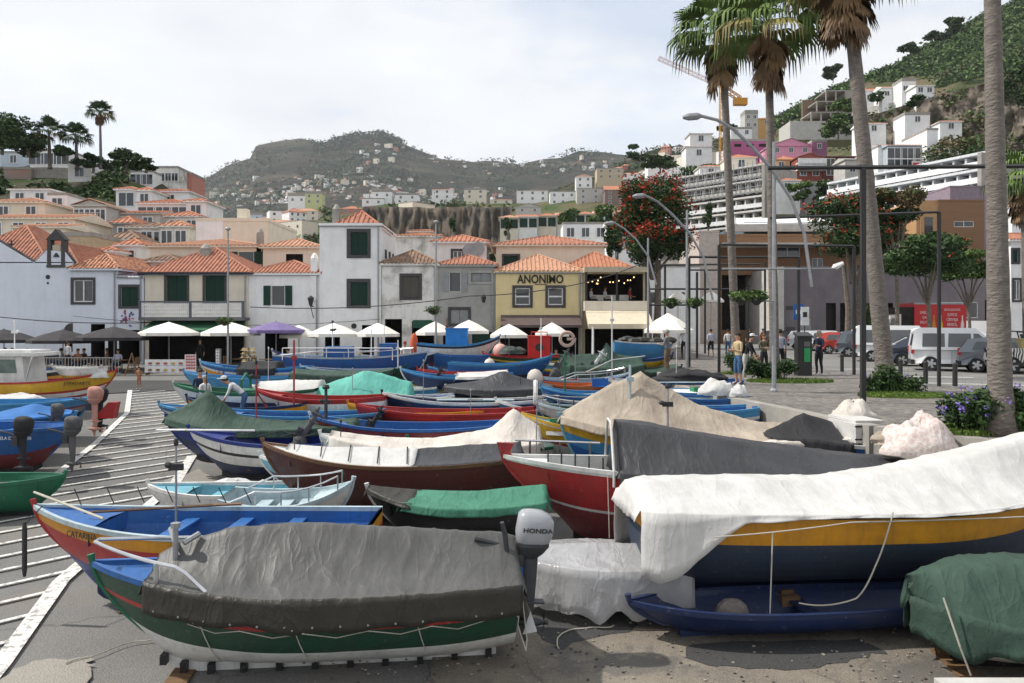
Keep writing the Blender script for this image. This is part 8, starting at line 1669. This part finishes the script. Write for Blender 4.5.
mb.build('body',zebra(),root); mb=MB(); mb.tube([(-1.2,-.7,1.05),(-1.2,-.7,1.75),(-1.2,.7,1.75),(-1.2,.7,1.05)],.035,6); mb.tube([(.3,-.7,1.05),(.1,-.7,1.7),(.1,.7,1.7),(.3,.7,1.05)],.03,6); mb.tube([(-1.2,-.7,1.75),(.1,-.7,1.7)],.03,6); mb.build('roll_cage',blackM,root)
mb=MB(); mb.box(-.6,-.1,-.6,-.1,.9,1.45); mb.build('seat',M('seat_tan',(.4,.32,.15)),root); mb=MB(); mb.quad((.33,-.62,1.08),(.33,.62,1.08),(.14,.62,1.62),(.14,-.62,1.62)); mb.build('windscreen',cglass,root); mb=MB(); mb.box(-1.8,1.8,-.84,-.802,.36,.48); mb.build('sill',blackM,root)
for x in (-1.1,1.15):
    for s in (-1,1): wheel(root,x,s*.72,.36,s)
# ================================================================ people
skinM=M('skin',(.42,.24,.16),(.36,.20,.13),rough=.6,scale=8); hairD=M('hair_dark',(.02,.015,.012),(.03,.02,.015)); hairG=M('hair_grey',(.3,.29,.27)); shoeM=M('shoe_white',(.5,.5,.5)); shoeD=M('shoe_dark',(.03,.03,.03))
def cl(n,c): return M('cloth_'+n,c,tuple(x*.75 for x in c),rough=.9,scale=6,bump=.4,bscale=14)
def person(label,px,Y,rz=0,h=1.74,pose='stand',shirt=None,legs=None,short=False,hair=hairD,shoe=shoeM,zg=None,sleeve=False,loc=None,hat=None,bag=None,backpack=None,group=None,skirt=False,bare=False):
    zg=PLZ if zg is None else zg; root=empty('person',loc or (WX(px,Y),Y,zg),math.radians(rz),label,'person',group); s=h/1.74
    shirt=shirt or cl('white',(.6,.6,.6)); legs=legs or cl('black',(.02,.02,.022))
    J={}; sit=pose=='sit'; hipz=.92 if not sit else .50
    lean=0.0; 
    if pose=='bend': lean=.95
    if pose=='lean': lean=.35
    def up(d,side=0,fw=0): # point along spine d above hip; faces -y locally
        return Vector((side,-(math.sin(lean)*d)-fw,hipz+math.cos(lean)*d))
    V=[];E=[];R=[];K=[]
    def add(p,r,k,par=None):
        V.append(Vector(p)*s); R.append((r[0]*s,r[1]*s) if isinstance(r,tuple) else (r*s,r*s)); K.append(k); i=len(V)-1
        if par is not None: E.append((par,i))
        return i
    pel=add(up(0),(.15,.105),'L'); wa=add(up(.18),(.135,.095),'S',pel); ch=add(up(.38),(.165,.11),'S',wa); sh=add(up(.50),(.12,.08),'S',ch); nk=add(up(.57),.052,'K',sh); hd0=add(up(.64,0,.01),.075,'K',nk); hd1=add(up(.74,0,.015),.098,'K',hd0); hd2=add(up(.82,0,.005),.075,'K',hd1)
    for sd in (-1,1):
        if sit: kn=(sd*.11,-.42,.50); an=(sd*.12,-.44,.08); toe=(sd*.12,-.60,.04)
        elif pose=='walk': kn=(sd*.10,-.10-sd*.12,.50); an=(sd*.09,.0-sd*.26,.09+(.05 if sd<0 else 0)); toe=(an[0],an[1]-.16,.04)
        elif pose=='bend': kn=(sd*.12,-.08,.50); an=(sd*.13,.05,.09); toe=(sd*.13,-.12,.04)
        else: kn=(sd*.11,-.03,.50); an=(sd*.12,.02,.09); toe=(sd*.14,-.14,.04)
        hp=add((sd*.09,0,hipz-.06),.095,'L',pel); k1=add(((hp and sd*.1),(kn[1])*.5,(hipz-.06+kn[2])/2),.085,'L',hp); k=add(kn,.06,'L' if not short else 'T',k1); c1=add(tuple((Vector(kn)+Vector(an))/2+Vector((0,.02,0))),.055,'L' if not short else 'K',k); a=add(an,.038,'L' if not short else 'K',c1); add(toe,.035,'F',a)
        so=up(.49,sd*.19); ar=add(so,.058,'S',sh)
        if pose in('stand','sit2'): el=so+Vector((sd*.06,.03,-.29)); wr=el+Vector((0,-.06,-.25))
        elif pose=='front' or sit: el=so+Vector((sd*.05,-.04,-.28)); wr=el+Vector((-sd*.12,-.22,.04 if not sit else -.02))
        elif pose=='walk': el=so+Vector((sd*.06,sd*.10,-.27)); wr=el+Vector((0,sd*.08-.08,-.23))
        elif pose=='bend' or pose=='lean': el=so+Vector((sd*.03,-.10,-.27)); wr=el+Vector((0,-.14,-.21))
        else: el=so+Vector((sd*.06,.03,-.29)); wr=el+Vector((0,-.06,-.25))
        e=add(el,.042,'S' if sleeve else 'M',ar); w=add(wr,.030,'S' if sleeve else 'K',e); dv=(wr-el).normalized(); hnd=add(wr+dv*.07,(.042,.022),'K',w)
        ortho=dv.cross(Vector((sd,0,0)));  
        if ortho.length<.1: ortho=Vector((0,1,0))
        ortho.normalize()
        for f in range(4): add(wr+dv*(.165-.012*abs(f-1.4))+ortho*(.03-.02*f),.010,'K',hnd)
        add(wr+dv*.09+ortho*.06,.012,'K',w)
    me=bpy.data.meshes.new('t'); me.from_pydata([tuple(v) for v in V],E,[]); o=bpy.data.objects.new('t',me); COL.objects.link(o)
    m=o.modifiers.new('s','SKIN'); m.use_smooth_shade=True
    for i,r in enumerate(R): me.skin_vertices[0].data[i].radius=r; me.skin_vertices[0].data[i].use_root=(i==0)
    o.modifiers.new('u','SUBSURF').levels=1
    dg=bpy.context.evaluated_depsgraph_get(); bm_=bpy.data.meshes.new_from_object(o.evaluated_get(dg)); bpy.data.objects.remove(o)
    bm_.materials.clear(); ml=[skinM,shirt,legs,shoe]; [bm_.materials.append(x) for x in ml]
    seg=[(V[a],V[b],K[a],K[b]) for a,b in E]
    mp={'K':0,'S':1,'L':2,'F':3,'M':1,'T':2}
    for p in bm_.polygons:
        c=p.center; best=1e9;kk='K'
        for a,b_,ka,kb in seg:
            d=b_-a; t=max(0,min(1,(c-a).dot(d)/max(d.dot(d),1e-6))); q=(a+d*t-c).length
            if q<best-1e-5: best=q; kk=(ka if t<.5 else kb)
        p.material_index=mp[kk] if not(bare and kk in 'SM') else 0
    bm_.polygons.foreach_set('use_smooth',[True]*len(bm_.polygons))
    b=bpy.data.objects.new('body',bm_); COL.objects.link(b); b.parent=root
    hc=V[hd1]; mb=MB(); mb.ell(hc+Vector((0,.022,.028))*s,(.092*s,.105*s,.10*s),12,8); ho=mb.build('hair',hair,b,smooth=True)
    mb=MB(); mb.add([hc+Vector(v)*s for v in ((-.015,-.095,-.005),(.015,-.095,-.005),(0,-.128,-.02),(0,-.092,.03))],[(0,1,2),(0,2,3),(1,3,2)]); mb.build('nose',skinM,b)
    if hat: mb=MB(); mb.lathe(hc+Vector((0,0,.05))*s,[(.15*s if hat[1] else .105*s,0),(.15*s if hat[1] else .105*s,.01),(.10*s,.03),(.09*s,.075*s),(.03,.10*s)],12); mb.box(hc.x-.07,hc.x+.07,hc.y-.20*s,hc.y-.08,hc.z+.05*s,hc.z+.065*s); mb.build('cap',hat[0],b)
    if backpack: mb=MB(); mb.ell(up(.32)*s+Vector((0,.18,0)),(.15,.10,.22),10,7); tag(mb.build('backpack',backpack,b),None)
    if skirt: mb=MB(); mb.lathe(Vector((0,0,.55))*s,[(.26*s,0),(.17*s,.40*s)],12); mb.build('skirt',legs,b)
    return root
Wc=cl('white',(.62,.62,.62)); Bk=cl('black',(.02,.02,.022)); Nv=cl('navy',(.02,.03,.06)); Be=cl('beige',(.50,.40,.24)); Bl=cl('jeans',(.06,.13,.25)); Lb=cl('lilac',(.45,.46,.58)); Ol=cl('olive',(.12,.11,.07)); Gy=cl('grey',(.17,.17,.18)); Rd=cl('rust',(.38,.17,.09))
person('man in beige T-shirt and denim shorts looking down at his hands beside the first palm',738,26.6,-70,1.72,'front',Be,Bl,True)
person('person in black with white cap and black rucksack bent beside the man in beige',745,28.8,60,1.68,'lean',Bk,cl('pale_trousers',(.45,.43,.4)),False,hat=(Wc,False),backpack=Bk)
person('woman in olive clothes standing left of the second palm',764,32,10,1.62,'front',Ol,Bk,False,hair=M('hair_brown',(.12,.06,.03)),sleeve=True)
person('man seen from behind in pale T-shirt and black shorts by the second palm',780,32.5,175,1.80,'walk',Lb,Bk,True)
person('man in black T-shirt and black trousers standing at the ticket machine',819,31.8,-60,1.76,'front',Nv,Bk,False,hair=hairG)
person('man walking in white T-shirt with a red print and black trousers',684,46,170,1.80,'walk',Wc,Bk,False)
person('man in dark shirt and brown trousers standing by the second street lamp',667,33,-120,1.78,'front',Gy,cl('brown_trousers',(.16,.11,.07)),False,sleeve=True,hair=hairG)
person('person in pale shirt between black frame posts',711,50,180,1.72,'walk',Lb,Bk,True); person('person in white top and blue jeans walking right of the pale-shirted one',728,50,170,1.70,'walk',Wc,Bl,False)
person('distant person in dark clothes near the dark doorway',749,62,0,1.72,'stand',Nv,Bk); person('distant person in red and dark clothes near the purple wall',763,64,20,1.68,'stand',Rd,Bk)
person('child in brown swimwear standing at the top of the hatched lane',139,37.6,0,1.05,'front',Rd,Rd,True,zg=G(37.6)+.03,bare=False)
person('fisherman in white shirt and cap leaning over the navy and yellow boat',245,24.2,-75,1.7,'bend',Wc,Bl,hat=(Wc,False),zg=G(24.2)+.75)
person('man in white shirt crouching low at the bow of the white and green boat',205,26.6,60,1.6,'sit',Wc,Nv,hair=hairG,zg=G(26.6)+.70); person('man in navy jacket beside the crouching man, head bowed',200,27,30,1.6,'sit',Nv,Nv,zg=G(27)+.85,sleeve=True)
seats=[(5,45.9,'seated guest in dark shirt at the far left table',Gy),(12,45.7,'seated guest in brown beside the dark-shirted one',Rd),(27,45.2,'seated guest in black under the leftmost parasol',Bk),(61,45.5,'seated guest in white left of the standing waiter',Wc),(78,45.2,'bare-armed seated guest right of the one in white',Rd),(84,45.4,'seated guest in black at the arch table',Bk),(107,45.5,'seated guest in rust top under the widest dark parasol',Rd),(118,45,'seated guest in lilac at the right end of the railing',Lb),(288,45.4,'seated person in bright blue left of the tower parasols',cl('blue',(.03,.12,.45))),(345,45.5,'seated guest in brown below the left tower parasol',Rd),(361,45.7,'seated guest in beige between the tower parasols',Be),(402,45.4,'seated guest with red top by the weathered house',cl('red',(.45,.05,.05))),(556,45.4,'seated guest in grey under the right awning parasol',Gy)]
for px,Y,l,c in seats: person(l,px,Y,rnd.uniform(-80,80),1.7,'sit',c,Nv,zg=G(Y)+.03)
person('waiter in white shirt standing behind the railing',68,44.8,160,1.75,'stand',Wc,Bk,zg=G(45)+.03)
person('person with red cap standing among the poles by the weathered house',405,44.6,0,1.7,'stand',Wc,Nv,zg=G(45)+.03,hat=(cl('red',(.45,.05,.05)),False)); person('shopkeeper in dark clothes in the balcony house doorway',200,47.5,0,1.7,'stand',Bk,Bk,zg=G(47)+.03)
zt=WZ(301,50)+.0-1.0
for px,l,c in [(591,'diner in white at the left of the upstairs terrace',Wc),(605,'diner in white in the middle of the upstairs terrace',Wc),(630,'diner in red at the right of the upstairs terrace',cl('red',(.45,.05,.05)))]: person(l,px,50.9,60,1.65,'sit',c,Bk,zg=WZ(301,50)-.35)
tw=M('table_cloth',(.6,.58,.55))
for px,l in [(597,'white-clothed table left on the upstairs terrace'),(612,'white-clothed table in the middle of the upstairs terrace'),(624,'white-clothed table right on the upstairs terrace')]:
    r=empty('dining_table',(WX(px,50.9),51.2,WZ(301,50)-.35),0,l,'table'); mb=MB(); mb.box(-.45,.45,-.4,.4,.72,.76); mb.build('tabletop',tw,r); mb=MB(); mb.box(-.44,.44,-.41,-.40,.4,.72); mb.build('cloth_front',tw,r); mb=MB(); mb.tube([(0,0,0),(0,0,.72)],.04,6); mb.build('pedestal',blackM,r)
mb=MB(); a=WX(584,50);b_=WX(644,50); mb.box(a+.15,b_-.15,50.2,52.4,WZ(301,50)-.45,WZ(301,50)-.37); 
tag(mb.build('terrace_floor',concL),None,None,None,'structure')
# ================================================================ air
mb=MB(); mb.box(-3600,3600,-70,4300,-6.2,900)
hz=mb.build('haze',[]); hm=bpy.data.materials.new('haze_air'); hm.use_nodes=True; nt=hm.node_tree; nt.nodes.clear(); o_=nt.nodes.new('ShaderNodeOutputMaterial'); v_=nt.nodes.new('ShaderNodeVolumePrincipled'); v_.inputs['Density'].default_value=.00008; v_.inputs['Color'].default_value=(.86,.91,1,1); v_.inputs['Anisotropy'].default_value=.2; nt.links.new(v_.outputs[0],o_.inputs['Volume']); hz.data.materials.append(hm); tag(hz,None,None,None,'stuff')
for o in list(S.objects):
    l=o.get('label')
    if l and len(l.split())>15: print('LONG',len(l.split()),o.name,'|',l)
